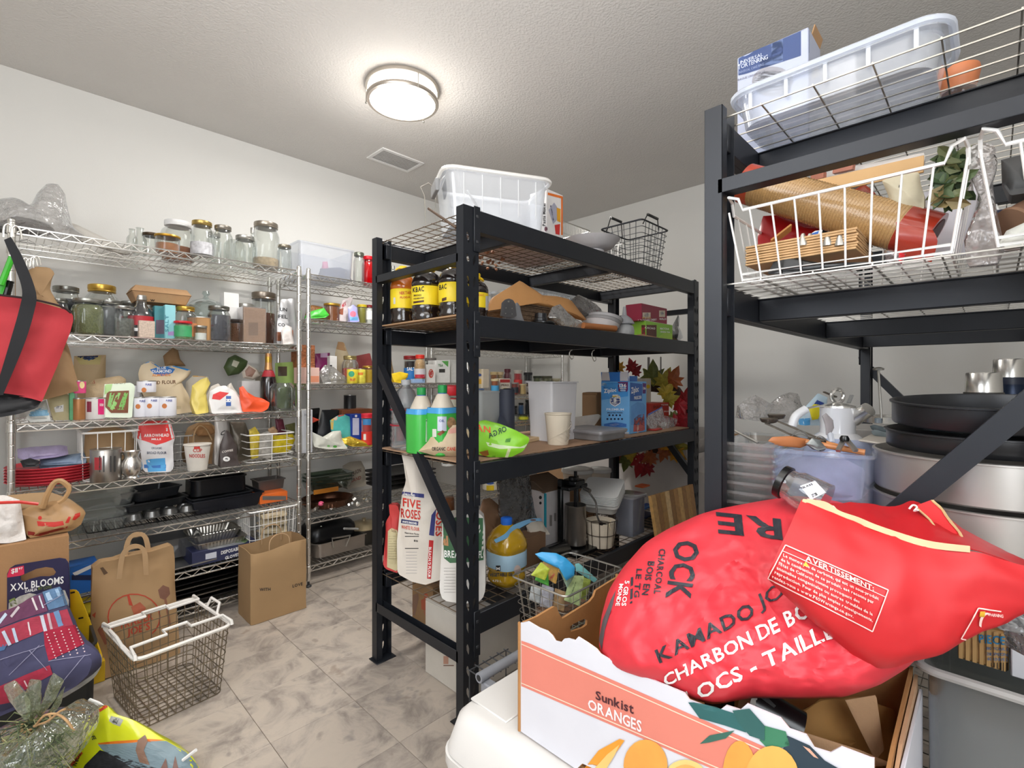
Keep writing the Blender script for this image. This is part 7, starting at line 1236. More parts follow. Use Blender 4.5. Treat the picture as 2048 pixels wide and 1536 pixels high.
# cake pans
cx_,cy_=1.335,.015
def round_pan(name,label,r,h,z,mat,wall=.003,tilt=0,cx=cx_,cy=cy_,cat='pan',rimr=.004):
    t=T(name,label,cat,(cx,cy,z));g=lathe([(r*.985,0),(r,.003),(r,h-.004),(r+rimr,h-.003),(r+rimr,h),(r-.001,h+.001),(r-wall,h-.003),(r-wall,.004),(0,.004)],56,(cx,cy,z));g=rot(g,(cx,cy,z),ry=tilt);t.part('pan',g,mat);return t
AL=M('b9b5b0',.36,.75,.04)
round_pan('springform_pan','bottom large silver round cake pan of the stack at the right',.172,.072,Z+.002,AL);round_pan('springform_pan','upper large silver round cake pan under the black pans',.170,.078,Z+.082,AL)
round_pan('skillet','wide black pan with rolled edge resting on the silver pans',.150,.035,Z+.168,M('2c2c2e',.3,.4),tilt=-.02);round_pan('skillet','tilted black pan leaning highest on the stack',.155,.045,Z+.218,M('26272a',.35,.3),tilt=-.06,cy=.0)
round_pan('glass_cover','clear pot cover with steel rim between the black pans',.11,.012,Z+.204,CL('d0d4d4',.2,.5,.04,'a8acac'),cat='lid')
for (x_,u,top_,w_,lb,bc) in ((1.90,1967,745,56,'steel-capped flask behind the black pans','5a5a58'),(2.10,2019,718,50,'taller blue flask with steel cup cap at the right edge','16243c')):
    y_=onX(u,VH,x_).y;d=dep((x_,y_));r=w_/2*d/FPX;zt=HC+(VH-top_)*d/FPX;t=T('vacuum_flask',lb,'flask',(x_,y_,Z),'vacuum flasks');H=zt-Z
    t.part('body',lathe([(r*1.15,0),(r*1.2,.006),(r*1.2,H-.10),(r*1.05,H-.075)],28,(x_,y_,Z)),M(bc,.3,.5));t.part('collar',lathe([(r*1.08,H-.076),(r*1.08,H-.055)],28,(x_,y_,Z)),M('1c2438' if bc[0] == '1' else '3a3834',.4));t.part('cap',lathe([(r*1.02,H-.056),(r*.96,H-.003),(r*.90,H)],28,(x_,y_,Z)),CHROME)
x_,y_=1.62,.10;t=T('steel_jug','tapered steel beaker left of the black pans','jug',(x_,y_,Z));t.part('body',lathe([(.045,0),(.05,.005),(.042,.24),(.044,.252),(.042,.252),(.04,.245)],28,(x_,y_,Z)),M('98a4ac',.25,.9))
# ---- low right: clear lidded bin and cutlery
Z=.38-.002
t=T('storage_bin','tall clear plastic bin at the lower right corner below the red bag','bin',(1.36,-.05,Z));t.part('tub',tub(.44,.30,.325,.03,.92,.003,.010,(1.36,-.055,Z)),CL('c8ccca',.42,.3,.12,'a8aaa8'));t.part('rim',tube([(1.36+a,-.055+b,Z+.325) for a,b in rrect(.445,.305,.03)],.008,8,True),M('b0aeaa',.3))
t=T('cutlery_box','wooden cutlery pack with white label reading pieces, on the clear bin','box',(1.30,-.02,.712));t.part('cutlery_stack',box(1.20,1.34,-.02,.045,.713,.78,.004),M('a8804c',.6,0,.25,70));t.part('label_card',box(1.19,1.36,-.075,-.022,.713,.79,.002),M('d6d8dc',.4))
for k in range(7):t.part('wooden_cutlery',box(1.197,1.199,-.016+.009*k,-.010+.009*k,.715,.779,.0005),M('bc9660',.6,0,.1))
deco(t,[('w','PIECES',(1958,1285),(2021,1290),17,M('2c84b4',.5)),('w','180 FORKS',(1972,1299),(2015,1301),6,M('5a7aa0',.5)),('w','120 SPOONS',(1972,1310),(2018,1312),6,M('5a7aa0',.5)),('w','60 KNIVES',(1975,1320),(2014,1322),6,M('5a7aa0',.5))]+[('p',quad(1982+k*6,1325,1982+k*6+R.choice((1.5,3)),1345),INKK) for k in range(7)])
bag('plastic_bag','crumpled clear grey bag at the right edge above the cutlery box','bag',[(1975,1235),(2010,1215),(2060,1200),(2060,1300),(2040,1310),(2032,1262),(1990,1255)],('D',.74),.06,CL('d0d0d0',.5,.5,.1,'b4b4b4',1),None,wr=.010,wf=20)
# ================= foreground right: cooler, orange carton, charcoal bag =================
CW=M('d9d6d2',.45,0,.02,3,.03,200)
t=T('cooler','large off-white cooler with grey tube handle, bottom centre of the photo','cooler',(.94,.43,0))
def rr_ring(x0,x1,y0,y1,z,r):return [((x0+x1)/2+a,(y0+y1)/2+b,z) for a,b in rrect(x1-x0,y1-y0,r,6)]
x0,x1,y0,y1=.715,1.17,-.10,.955
t.part('body',loft([rr_ring(x0+.02,x1-.02,y0+.02,y1-.02,.001,.05),rr_ring(x0+.004,x1-.004,y0+.004,y1-.004,.30,.06),rr_ring(x0,x1,y0,y1,.315,.06),rr_ring(x0,x1,y0,y1,.338,.06)]),CW)
t.part('lid',loft([rr_ring(x0+.004,x1-.004,y0+.004,y1-.004,.341,.06),rr_ring(x0+.006,x1-.006,y0+.006,y1-.006,.352,.06),rr_ring(x0+.03,x1-.03,y0+.015,y1-.015,.405,.055),rr_ring(x0+.042,x1-.042,y0+.03,y1-.03,.420,.05),rr_ring(x0+.06,x1-.06,y0+.06,y1-.06,.426,.045)]),CW)
t.part('lid_ridge',join(box(.80,.99,.80,.925,.424,.430,.003)),CW)
a_,b_=Vector((.895,1.0,.405)),Vector((1.14,1.0,.405));t.part('tube_handle',tube([a_,b_],.0135,18),M('8a8c92',.45));t.part('handle_bore',tube([a_+Vector((-.0006,0,0)),a_+Vector((.004,0,0))],.0085,14),BLKD)
for q in ((.90,.93),(1.08,1.11)):t.part('handle_bracket',box(*q,.95,1.0,.365,.395,.004),M('8a8c92',.45))
single('wire_rack',join(*[tube([(.94+.03*k,1.02,.37),(.94+.03*k,1.10,.37)],.002,5) for k in range(6)],tube([(.94,1.03,.37),(1.10,1.03,.37)],.002,5),tube([(.94,1.09,.37),(1.10,1.09,.37)],.002,5),*[tube([(x,y,.002),(x,y,.37)],.002,5) for x in (.94,1.09) for y in (1.03,1.09)]),DKGREY,'small black wire rack behind the cooler handle','rack')
# orange carton
XF,XBk,YL,YR,ZB=.80,1.19,.757,.112,.432
def panel(pts,th,ax):
    P=[Vector(p) for p in pts];q=geometry.tessellate_polygon([P]);n=len(P);V=[tuple(p) for p in P]+[tuple(p+ax*th) for p in P]
    F=[tuple(f) for f in q]+[tuple(i+n for i in f[::-1]) for f in q]+[(i,(i+1) % n,(i+1) % n+n,i+n) for i in range(n)]
    return V,F
t=T('orange_carton','open white and coral fruit carton printed with oranges on the cooler','carton',((XF+XBk)/2,.43,ZB))
top=[(1042,1246),(1056,1243),(1078,1256),(1094,1262),(1104,1272),(1110,1282),(1122,1285),(1128,1278),(1136,1277),(1150,1281),(1156,1274),(1175,1286),(1192,1298),(1200,1308),(1240,1332),(1300,1358),(1368,1386),(1378,1400),(1410,1412),(1440,1420),(1452,1411),(1480,1420),(1494,1408),(1560,1436),(1578,1458),(1612,1470),(1628,1496),(1660,1506),(1682,1494),(1740,1516),(1800,1540)]
P=[onX(u,v,XF) for u,v in top];P[-1].y=YR;fp=[Vector((XF,YL,P[0].z))]+[p for p in P if YR <= p.y <= YL]+[Vector((XF,YR,P[-1].z)),Vector((XF,YR,ZB)),Vector((XF,.60,ZB)),Vector((XF,.585,ZB+.02)),Vector((XF,.55,ZB+.026)),Vector((XF,.52,ZB+.012)),Vector((XF,.51,ZB)),Vector((XF,YL,ZB))]
WCART=M('d9d9e0',.5,0,.02);COR=M('df8372',.5,0,.05,5);KIN=M('b07e4c',.85,0,.1,9,.15,60)
t.part('front_panel',panel(fp,.0035,Vector((1,0,0))),WCART,smooth=False);fi=panel([p+Vector((.0036,0,-.002)) for p in fp],.003,Vector((1,0,0)));t.part('front_liner',fi,KIN,smooth=False)
e=[(1044,1243),(1070,1232),(1104,1212),(1110,1213),(1114,1224),(1121,1236),(1150,1218),(1176,1202),(1184,1192),(1188,1180),(1215,1163),(1238,1150)]
E_=[onY(u,v,YL) for u,v in e];E_[0].x=XF+.008;E_[-1].x=XBk;hole=[onY(u,v,YL-.0) for u,v in [(1138,1262),(1136,1252),(1143,1246),(1165,1236),(1171,1239),(1170,1248),(1162,1254)]]
ep=[Vector((XF+.008,YL,ZB))]+E_+[Vector((XBk,YL,ZB))]
q=geometry.tessellate_polygon([ep,hole[::-1]]);A=ep+hole[::-1];n=len(A);V=[tuple(p) for p in A]+[tuple(p+Vector((0,-.006,0))) for p in A];F=[tuple(f) for f in q]+[tuple(i+n for i in f[::-1]) for f in q]
m=len(ep);F += [(i,(i+1) % m,(i+1) % m+n,i+n) for i in range(m)]+[(m+i,m+(i+1) % len(hole),m+(i+1) % len(hole)+n,m+i+n) for i in range(len(hole))]
t.part('end_panel',(V,F),KIN,smooth=False)
t.part('back_panel',box(XBk,XBk+.006,YR,YL,ZB,.672,.001),KIN);zr=HC-(1332-VH)*dep((1.19,YR))/FPX
t.part('end_panel',panel([Vector((XF+.008,YR,ZB)),Vector((XF+.008,YR,.63)),Vector((.95,YR,.655)),Vector((XBk,YR,zr)),Vector((XBk,YR,ZB))],.005,Vector((0,-1,0))),KIN,smooth=False)
t.part('end_layer',panel([Vector((XF+.01,YR-.007,ZB)),Vector((XF+.01,YR-.007,.60)),Vector((.97,YR-.007,.65)),Vector((XBk,YR-.007,zr-.012)),Vector((XBk,YR-.007,ZB))],.005,Vector((0,-1,0))),M('c8a07c',.8),smooth=False)
t.part('outer_face',box(XF+.008,XBk,YR-.019,YR-.0135,ZB,.64,.001),WCART);t.part('bottom',box(XF+.01,XBk,YR,YL,ZB,ZB+.005,.001),KIN)
t.part('corner_edge',tube([(XF,YL,ZB),(XF,YL,P[0].z)],.004,6),KIN);OR=M('e8a24a',.5,0,.08,20)
deco(t,[('p',[(1043,1281),(1060,1287),(1800,1612),(1800,1700),(1043,1372)],COR,{'L':60}),('p',[(1043,1286.5),(1800,1620),(1800,1623),(1043,1288.5)],M('f2d8c0',.5),{'L':60,'off':.0011}),('p',[(1043,1364.5),(1800,1691),(1800,1694),(1043,1366.5)],M('f2d8c0',.5),{'L':60,'off':.0011}),
  ('w','Sunkist',(1192,1397),(1268,1427),17,M('4a2028',.5),{'h1':20,'bold':1,'off':.0016}),('w','ORANGES',(1177,1416),(1284,1464),20,M('f0e4e4',.5),{'h1':23,'off':.0016}),
  ('p',[(1170,1536),(1198,1500),(1240,1477),(1250,1480),(1236,1500),(1200,1545),(1170,1550)],M('e89a30',.5),{'off':.0016,'L':30}),('p',[(1190,1536),(1215,1508),(1240,1488),(1230,1510),(1205,1550)],M('f0c070',.5),{'off':.002,'L':30}),('p',ell(1292,1530,44,52,24),OR,{'off':.0018,'L':30}),('p',ell(1372,1550,40,32,20),M('f0cf80',.5),{'off':.002,'L':30}),('p',ell(1372,1552,30,24,20),M('f2b060',.5),{'off':.0024,'L':30}),('p',ell(1480,1550,34,70,24),OR,{'off':.0018,'L':30}),('p',ell(1545,1560,55,70,24),M('eeb058',.5),{'off':.0022,'L':30}),
  ('p',[(1377,1404),(1400,1404),(1470,1426),(1500,1450),(1492,1464),(1450,1450),(1400,1436)],M('2c6262',.5,0,.1),{'off':.0014,'L':30}),('p',[(1400,1487),(1420,1470),(1470,1460),(1452,1476),(1420,1484)],M('3a6a5c',.5),{'off':.0014,'L':30}),('p',[(1466,1420),(1500,1416),(1530,1450),(1530,1480),(1500,1470),(1478,1445)],M('2f5f5c',.5),{'off':.002,'L':30}),('p',[(1528,1450),(1572,1462),(1580,1490),(1540,1500),(1520,1480)],M('3c7c5c',.5),{'off':.0014,'L':30}),('p',[(1575,1470),(1620,1490),(1650,1520),(1720,1560),(1600,1600),(1560,1520)],M('2a3c48',.5),{'off':.0014,'L':30}),('p',[(1606,1490),(1620,1496),(1638,1516),(1628,1512)],M('d8a890',.5),{'off':.002})])
# things in the carton
KS=M('a5793f',.8,0,.12,9,.2,30)
bag('crumpled_paper','crumpled brown paper filling the right end of the carton','paper',[(1560,1470),(1580,1440),(1640,1400),(1720,1395),(1790,1420),(1800,1480),(1760,1530),(1640,1500)],('D',.86),.10,KS,None,wr=.018,wf=16,base=.2)
for k,(pts,d_) in enumerate((([(1690,1400),(1752,1390),(1768,1500),(1750,1520)],.83),([(1560,1480),(1600,1462),(1720,1500),(1790,1530),(1700,1536),(1620,1512)],.80))):bag('cardboard_flap',('upright tan cardboard strip standing in the carton','long tan cardboard strip lying near the carton edge')[k],'cardboard',pts,('D',d_),.006,CARD,None,wr=0,base=0)
t=T('dark_bottle','black glossy cylinder lying under the red bag in the carton','bottle',tuple(onD(1540,1440,.86)));t.part('body',tube([onD(1500,1405,.88),onD(1600,1465,.84)],.034,20),BLKP);t.part('label_band',tube([onD(1490,1399,.883),onD(1500,1405,.88)],.0345,20),M('a8a49c',.5));deco(t,[('p',[(1518,1394),(1530,1390),(1552,1412),(1548,1416)],M('3c3c3c',.3))])
# charcoal bag
def body(px,t_,n=150,rings=44,wr=.017,wf=7,seed=4):
    o=spt(px,n);
    for _ in range(1):o=[((o[i-1][0]+2*o[i][0]+o[(i+1) % n][0])/4,(o[i-1][1]+2*o[i][1]+o[(i+1) % n][1])/4) for i in range(n)]
    cu=sum(p[0] for p in o)/n;cv=sum(p[1] for p in o)/n;V=[];F=[]
    for s in (-1,1):
        for k in range(rings+1):
            q=k/rings
            for i in range(n):
                u=cu+(o[i][0]-cu)*q;v=cv+(o[i][1]-cv)*q;d0=.978-.20*(u-1400)/600-.25*(v-1200)/400
                pr=(1-q**2.4)**.5 if q <1 else 0
                p=onD(u,v,d0);w_=crump(p,wf,seed)*wr+crump(p,17,seed+2)*.011+crump(p,40,seed+4)*.004
                V.append(tuple(onD(u,v,max(.55,d0+s*(t_/2*pr*(1 if s <0 else .8))-(w_ if q <1 else 0)))))
    m=(rings+1)*n
    for s in (0,1):
        for k in range(rings):
            for i in range(n):
                a=s*m+k*n+i;b=s*m+k*n+(i+1) % n;f=(a,b+n,a+n) if k == 0 else (a,b,b+n,a+n);F.append(f if s else f[::-1])
    for i in range(n):a=rings*n+i;b=rings*n+(i+1) % n;F.append((a,b,m+b,m+a))
    return V,F
OB=[(1197,1290),(1202,1235),(1217,1180),(1245,1136),(1290,1085),(1335,1058),(1400,1028),(1440,1017),(1520,1002),(1590,991),(1680,1003),(1760,1038),(1830,1095),(1880,1190),(1870,1280),(1815,1336),(1760,1370),(1690,1394),(1600,1398),(1500,1396),(1430,1410),(1395,1402),(1330,1376),(1232,1342),(1205,1318)]
CB=M('d83440',.5,0,.06,4,.7,10);CBD=M('c01c22',.5,0,.07,4,.6,10);INKG=M('2c2e36',.4,0,.05)
t=T('charcoal_bag','big crumpled red paper charcoal bag slumped in the fruit carton','bag',(1.0,.43,ZB+.006));t.part('sack',body(OB,.21),CB)
deco(t,[('w','KAMADO',(1319,1326),(1512,1232),27,INKG,{'up':(-.36,-.93),'h1':30,'L':12}),('w','JOE',(1520,1220),(1596,1176),30,INKG,{'up':(-.36,-.93),'bold':0,'L':12}),
  ('w','CHARBON DE BOIS',(1332,1372),(1648,1220),23,INKW,{'up':(-.36,-.93),'h1':33,'L':12}),('w','BLOCS - TAILLE',(1352,1420),(1672,1272),26,INKW,{'up':(-.36,-.93),'h1':34,'L':12}),
  ('w','CHARCOAL',(1319,1098),(1308,1188),13,INKG,{'up':(1,.05),'L':8}),('w','BOIS EN',(1297,1123),(1284,1190),13,INKG,{'up':(1,.05),'L':8}),('w','LE TG',(1274,1138),(1268,1195),11,INKG,{'up':(1,.05)}),('p',[(1262,1155),(1267,1154),(1265,1206),(1260,1208)],INKG),('w','5 GROS',(1251,1162),(1244,1212),9,INKW,{'up':(1,.05)}),('w','MONDE',(1240,1168),(1232,1212),8,INKW,{'up':(1,.05)}),
  ('w','OCK',(1352,1080),(1332,1196),50,INKG,{'up':(1,.12),'L':12}),('w','RE',(1562,1040),(1432,1026),42,INKG,{'up':(.1,1),'L':12}),('p',[(1198,1280),(1206,1240),(1222,1200),(1232,1180),(1226,1210),(1210,1260),(1204,1300)],M('5a5054',.5),{'L':10})])
def sh(rows,n=6,th=.0016,wr=.008,wf=11,seed=1):return sheet([[onD(*c) for c in r] for r in rows],n,th,wr,wf,seed)
t.part('torn_flap',sh([[(1602,1002,.80),(1680,1033,.77),(1760,1063,.745),(1850,1092,.72),(1945,1104,.70),(2056,1134,.68)],
  [(1578,1056,.775),(1665,1092,.74),(1765,1126,.715),(1860,1146,.70),(1950,1156,.685),(2056,1170,.67)],
  [(1552,1112,.76),(1640,1160,.72),(1745,1206,.70),(1850,1222,.69),(1950,1218,.68),(2052,1204,.672)],
  [(1536,1156,.765),(1622,1222,.725),(1735,1292,.70),(1845,1292,.69),(1935,1272,.682),(2046,1216,.675)],
  [(1560,1180,.79),(1650,1262,.75),(1745,1330,.72),(1840,1316,.70),(1925,1284,.69),(2040,1224,.68)]],6),CBD)
t.part('inner_flap',sh([[(1604,1002,.84),(1700,1006,.84),(1790,1012,.84),(1838,1004,.84),(1940,1070,.80),(2056,1122,.76)],[(1606,1003,.80),(1690,1030,.785),(1770,1058,.76),(1845,1088,.735),(1940,1100,.715),(2056,1134,.695)]],6,seed=3),M('b3121c',.5,0,.06,4,.4,14))
t.part('torn_liner',sh([[(1606,998,.797),(1650,1003,.785),(1680,1022,.775),(1716,1034,.76),(1760,1052,.745),(1850,1080,.722),(1940,1092,.70)],[(1604,1003,.795),(1648,1022,.782),(1682,1035,.77),(1720,1049,.757),(1760,1064,.742),(1850,1094,.719),(1940,1105,.698)]],5,.0012,.002,seed=5),M('d8b48c',.7,0,.15,12))
t.part('torn_liner',sh([[(1612,1000,.80),(1640,1004,.80),(1668,1012,.79)],[(1640,1014,.79),(1660,1028,.78),(1690,1040,.772)]],4,.001),M('d8c4b8',.7))
t.part('folded_strip',sh([[(1830,1012,.81),(1862,1000,.81)],[(1860,1040,.79),(1892,1030,.79)],[(1895,1092,.76),(1932,1096,.76)]],4),CBD);t.part('strip_edge',sh([[(1862,1000,.808),(1867,1000,.808)],[(1892,1030,.788),(1898,1032,.788)],[(1932,1096,.757),(1938,1098,.757)]],4),M('c8a878',.7));t.part('strip_edge',sh([[(1828,1012,.806),(1832,1012,.806)],[(1858,1040,.786),(1862,1040,.786)],[(1890,1094,.756),(1896,1094,.756)]],4),M('c8a878',.7))
t.part('pull_string',tube(smooth_cp([onD(1818,1018,.80),onD(1826,1010,.80),onD(1834,1014,.80),(onD(1828,1022,.80)),onD(1836,1020,.79)],4),.0014,6),WHITE)
LW=M('f0c8c0',.5,0,0);C4=[(1571,1091),(1776,1180),(1744,1262),(1537,1156)]
def pin(s_,r_):a=(C4[0][0]+(C4[1][0]-C4[0][0])*s_,C4[0][1]+(C4[1][1]-C4[0][1])*s_);b=(C4[3][0]+(C4[2][0]-C4[3][0])*s_,C4[3][1]+(C4[2][1]-C4[3][1])*s_);return (a[0]+(b[0]-a[0])*r_,a[1]+(b[1]-a[1])*r_)
def edge(a,b,w_=2.2):dx,dy=b[0]-a[0],b[1]-a[1];l=math.hypot(dx,dy);nx,ny=-dy/l*w_/2,dx/l*w_/2;return [(a[0]+nx,a[1]+ny),(b[0]+nx,b[1]+ny),(b[0]-nx,b[1]-ny),(a[0]-nx,a[1]-ny)]
for a,b in ((0,1),(1,2),(2,3),(3,0)):patch(t,edge(C4[a],C4[b]),LW,off=.002,L=14)
patch(t,edge(pin(0,.17),pin(1,.17),1.4),LW,off=.002,L=14);patch(t,[(1611,1124),(1618,1134),(1606,1132)],M('e8c830',.5),off=.0025)
write(t,'AVERTISSEMENT:',pin(.22,.15),pin(.88,.15),10,LW,off=.002)
for k,s_ in enumerate(('Le monoxyde de carbone, qui est un sous-produit','de la combustion de ce produit, est reconnu par',"l'Etat de Californie comme provoquant des",'anomalies congenitales ou autres troubles de la','reproduction. Pour de plus amples renseignements,','rendez-vous a www.P65Warnings.ca.gov.')):write(t,s_,pin(.03,.30+.125*k),pin((.95,.92,.80,.95,.97,.80)[k],.30+.125*k),6,LW,off=.002,bold=1)
for a,b in (((1955,1216),(2000,1222)),((1955,1216),(1920,1276)),((1920,1276),(1940,1279))):patch(t,edge(a,b,2.4),LW,off=.002,L=14)
patch(t,[(1958,1222),(1968,1222),(1966,1232),(1956,1231)],M('c89a20',.5),off=.0025);write(t,'WARNING',(1972,1230),(2004,1234),6,LW,off=.002);cast(t,*(lambda L_:([p for p in L_],[(i,i+1,i+3,i+2) for i in range(0,len(L_)-3,2)]))([q for i in range(9) for q in ((1990-38*math.cos(i*.17)*.9,1250-26*math.sin(i*.28)),(1993-36*math.cos(i*.17)*.9,1253-26*math.sin(i*.28)))]),LW,'label_panel',off=.002)
# ================= foreground left =================
# red tote on hooks
t=T('red_tote','red insulated tote with black straps hanging at the left edge','bag',tuple(onY(60,830,2.72)))
RD_=M('b8343c',.8,0,.06,6,.5,14);t.part('body',pillow([(-60,580),(0,592),(40,596),(100,612),(140,624),(147,636),(140,665),(115,730),(83,803),(60,796),(0,787),(-60,790)],('Y',2.66),.14,wr=.010,wf=9,base=.5,n=70,rings=10,top=.5),RD_)
t.part('base_panel',pillow([(-60,780),(0,785),(50,792),(84,800),(74,815),(40,826),(0,833),(-60,836)],('Y',2.655),.15,wr=.003,base=.9,top=.9),M('1c1d20',.6))
SB=M('17181c',.75,0,.05);t.part('strap',sheet([[onY(8,480,2.65),onY(28,530,2.645),onY(44,580,2.64),onY(38,620,2.645),onY(18,690,2.64),onY(-12,790,2.645)],[onY(22,474,2.65),onY(48,520,2.645),onY(72,585,2.64),onY(68,625,2.645),onY(48,690,2.64),onY(6,790,2.645)]],5,.003),SB)
t.part('top_zip',tube(smooth_cp([onY(0,590,2.655),onY(60,598,2.65),onY(120,612,2.65),onY(142,626,2.66)],4),.004,6),M('2a1416',.7))
for k,(u,v,lb) in enumerate(((14,448,'nearest of two chrome hooks on the top shelf edge at the left'),(30,452,'second chrome hook on the top shelf edge'),(50,516,'first small hook holding the kraft bag'),(58,518,'second small hook holding the kraft bag'),(66,514,'third small hook holding the kraft bag'),(72,512,'last small hook holding the kraft bag'))):
    s=1 if k <2 else .7;single('s_hook',tube(smooth_cp([onY(u-8*s,v+26*s,2.83),onY(u-6*s,v+6*s,2.83),onY(u+2*s,v,2.83),onY(u+10*s,v+8*s,2.83),onY(u+14*s,v+26*s,2.83)],4),.0035*s,7),CHROME,lb,'hook')
t=T('green_ladle','bright green plastic utensils hanging left of the tote strap','utensil',tuple(onY(8,590,2.74)));t.part('handle',tube([onY(24,514,2.74),onY(2,570,2.74)],.010,8),M('3cb42c',.4));t.part('blade',pillow([(-8,560),(8,550),(12,570),(4,592),(-10,590)],('Y',2.745),.01,wr=0),M('2ca024',.4))
single('black_tool',tube([onY(20,562,2.76),onY(12,592,2.76)],.012,8),BLKP,'short black handle behind the tote strap','tool')
# cardboard box stack at left
t=T('moving_box','tall brown cardboard box at the left under the grocery bags','box',(-.10,2.6,0));xb=XY(138,2.56);t.part('box',box(-.36,xb,2.56,2.86,.001,.615,.002),M('a27a53',.85,0,.05,5,.1,60));t.part('tape',box(-.12,-.06,2.558,2.5595,.1,.615,.0002),M('b89468',.4))
t.part('flap',rot(box(-.36,xb,2.857,2.860,.615,.70,.001),(0,2.86,.615),rx=-.3),M('b48c60',.85))
bag('grocery_bag','thin brown plastic grocery bag with red script and two loop handles','bag',[(35,1025),(60,1012),(78,1010),(88,1005),(110,1000),(136,1002),(156,1010),(172,1022),(160,1045),(140,1056),(60,1070),(52,1064),(44,1040)],('Y',2.56),.18,M('a9845a',.45,0,.12,10,.7,16),.617,wr=.016,wf=14,base=.5,D=[('p',ell(80,1036,4,4),INKR),('p',[(74,1042),(90,1044),(108,1044),(126,1042),(128,1050),(108,1054),(76,1052)],INKR),('p',[(130,1046),(137,1033),(142,1034),(137,1046)],INKR),('p',[(144,1040),(150,1028),(160,1025),(160,1032),(150,1040)],INKR),('p',[(56,1062),(80,1066),(136,1052),(134,1056),(80,1072),(56,1070)],M('8a2820',.5))],extra=lambda o,g:(o.part('handle',tube(smooth_cp([onY(86,1016,2.62),onY(94,990,2.61),onY(108,966,2.61),(onY(122,962,2.61)),onY(138,974,2.61)],5),[.010]*21,6),M('b08a5e',.5)),o.part('handle',tube(smooth_cp([onY(116,1006,2.60),onY(128,998,2.60),onY(138,982,2.60),onY(137,972,2.60)],5),.008,6),M('b08a5e',.5))))
bag('plastic_bag','white plastic bag with white blocks at the left edge on the tall box','bag',[(-20,990),(10,988),(40,998),(44,1020),(50,1060),(52,1072),(20,1078),(-20,1080)],('Y',2.57),.12,M('d8d2cc',.35,0,.1,20,.9,30),.617,wr=.014,wf=18)
single('red_ribbon',tube([onY(-10,1006,2.56),onY(40,1004,2.56),onY(76,1008,2.57)],.006,6),M('d03830',.4),'red ribbon lying across the white plastic bag','ribbon')
bag('paper_bag','brown paper bag lying flat behind the grocery bag','bag',[(-20,990),(0,984),(60,978),(100,976),(140,990),(168,1012),(160,1024),(80,1020),(-20,1010)],('Y',2.70),.14,KPAP,.64,wr=.008)
# bulb card
t=T('bulb_package','navy bulb package card with hanging hole and large white lettering','package',tuple(onD(75,1240,1.78)))
cp_=[(14,1240),(14,1148),(20,1136),(30,1130),(118,1116),(130,1118),(136,1126),(139,1210),(136,1240)];hl=[(40,1152),(52,1147),(72,1138),(92,1134),(106,1136),(112,1144),(108,1150),(98,1153),(80,1153),(60,1158),(46,1164),(40,1160)]
A=[onD(u,v,1.78) for u,v in cp_];H_=[onD(u,v,1.78) for u,v in hl[::-1]];q=geometry.tessellate_polygon([[Vector((p[0],-p[1],0)) for p in cp_],[Vector((p[0],-p[1],0)) for p in hl[::-1]]]);AA=A+H_;n=len(AA);V=[tuple(p) for p in AA]+[tuple(p+FW*.003) for p in AA];m=len(A);F=[tuple(f) for f in q]+[tuple(i+n for i in f[::-1]) for f in q]+[(i,(i+1) % m,(i+1) % m+n,i+n) for i in range(m)]+[(m+i,m+(i+1) % len(hl),m+(i+1) % len(hl)+n,m+i+n) for i in range(len(hl))]
t.part('card',(V,F),M('262448',.4),smooth=False);deco(t,[('p',[(15,1150),(20,1137),(48,1131),(49,1150),(15,1155)],M('d02c50',.5)),('w','$11',(23,1147),(36,1144),9,INKW),('w','97',(38,1139),(46,1138),4,INKW),('w','XXL BLOOMS',(21,1182),(128,1166),14,INKW),('w','DAHLIA',(51,1185),(75,1181),6,INKW),('w','MY LOVE',(77,1180),(104,1176),6,M('6a7a3a',.5)),('p',[(40,1192),(60,1186),(80,1190),(105,1182),(130,1180),(138,1200),(138,1238),(16,1238),(18,1206)],M('b8b4ac',.6,0,.3,60)),('p',[(18,1200),(30,1195),(34,1208),(22,1214)],M('7a8a48',.5))])
t.part('stem_base',join(bar(onD(75,1240,1.80),Vector((onD(75,1240,1.80).x,onD(75,1240,1.80).y,.002)),.12,.02,RT)),M('8a8a7c',.7,0,.2))
# black bin and quilt
bxp=onZ(95,1440,0);t=T('black_bin','black plastic bin under the patchwork quilt','bin',(bxp.x,bxp.y,0));t.part('bin',rot(tub(.30,.30,.25,.03,.92,.003,.006,(onD(80,1400,1.80).x,onD(80,1400,1.80).y,.002)),(bxp.x,bxp.y,0),.0),M('26282a',.45))
QL=[(-30,1230),(0,1225),(30,1215),(70,1190),(100,1178),(122,1172),(126,1196),(138,1226),(150,1260),(166,1290),(180,1300),(194,1318),(190,1340),(170,1360),(140,1376),(120,1390),(80,1392),(30,1412),(0,1425),(-30,1430)]
t=T('patchwork_quilt','folded patchwork quilt of navy, plaid and red checked squares','quilt',tuple(onD(90,1420,1.72)));t.part('quilt',pillow(QL,('D',1.50),.24,wr=.010,wf=12,base=.5,n=90,rings=14,seed=2),M('454462',.85,0,.06,20,.5,24))
PL=[([(-30,1232),(0,1226),(60,1196),(86,1188),(96,1222),(40,1240),(0,1256),(-30,1262)],'6a3a58'),([(86,1184),(124,1173),(134,1210),(98,1220)],'5a7a9c'),([(-30,1268),(0,1258),(60,1236),(134,1218),(146,1250),(88,1262),(20,1290),(-30,1300)],'a8384c'),([(88,1262),(148,1250),(168,1288),(98,1322),(90,1290)],'a01c38'),([(0,1372),(50,1350),(100,1330),(106,1348),(60,1372),(20,1404),(0,1408)],'a02840'),([(-30,1295),(0,1290),(16,1288),(10,1300),(-30,1310)],'4a6a94')]
for k,(q,c_) in enumerate(PL):patch(t,q,M(c_,.85,0,.12,60),'quilt_square',off=.002,L=8)
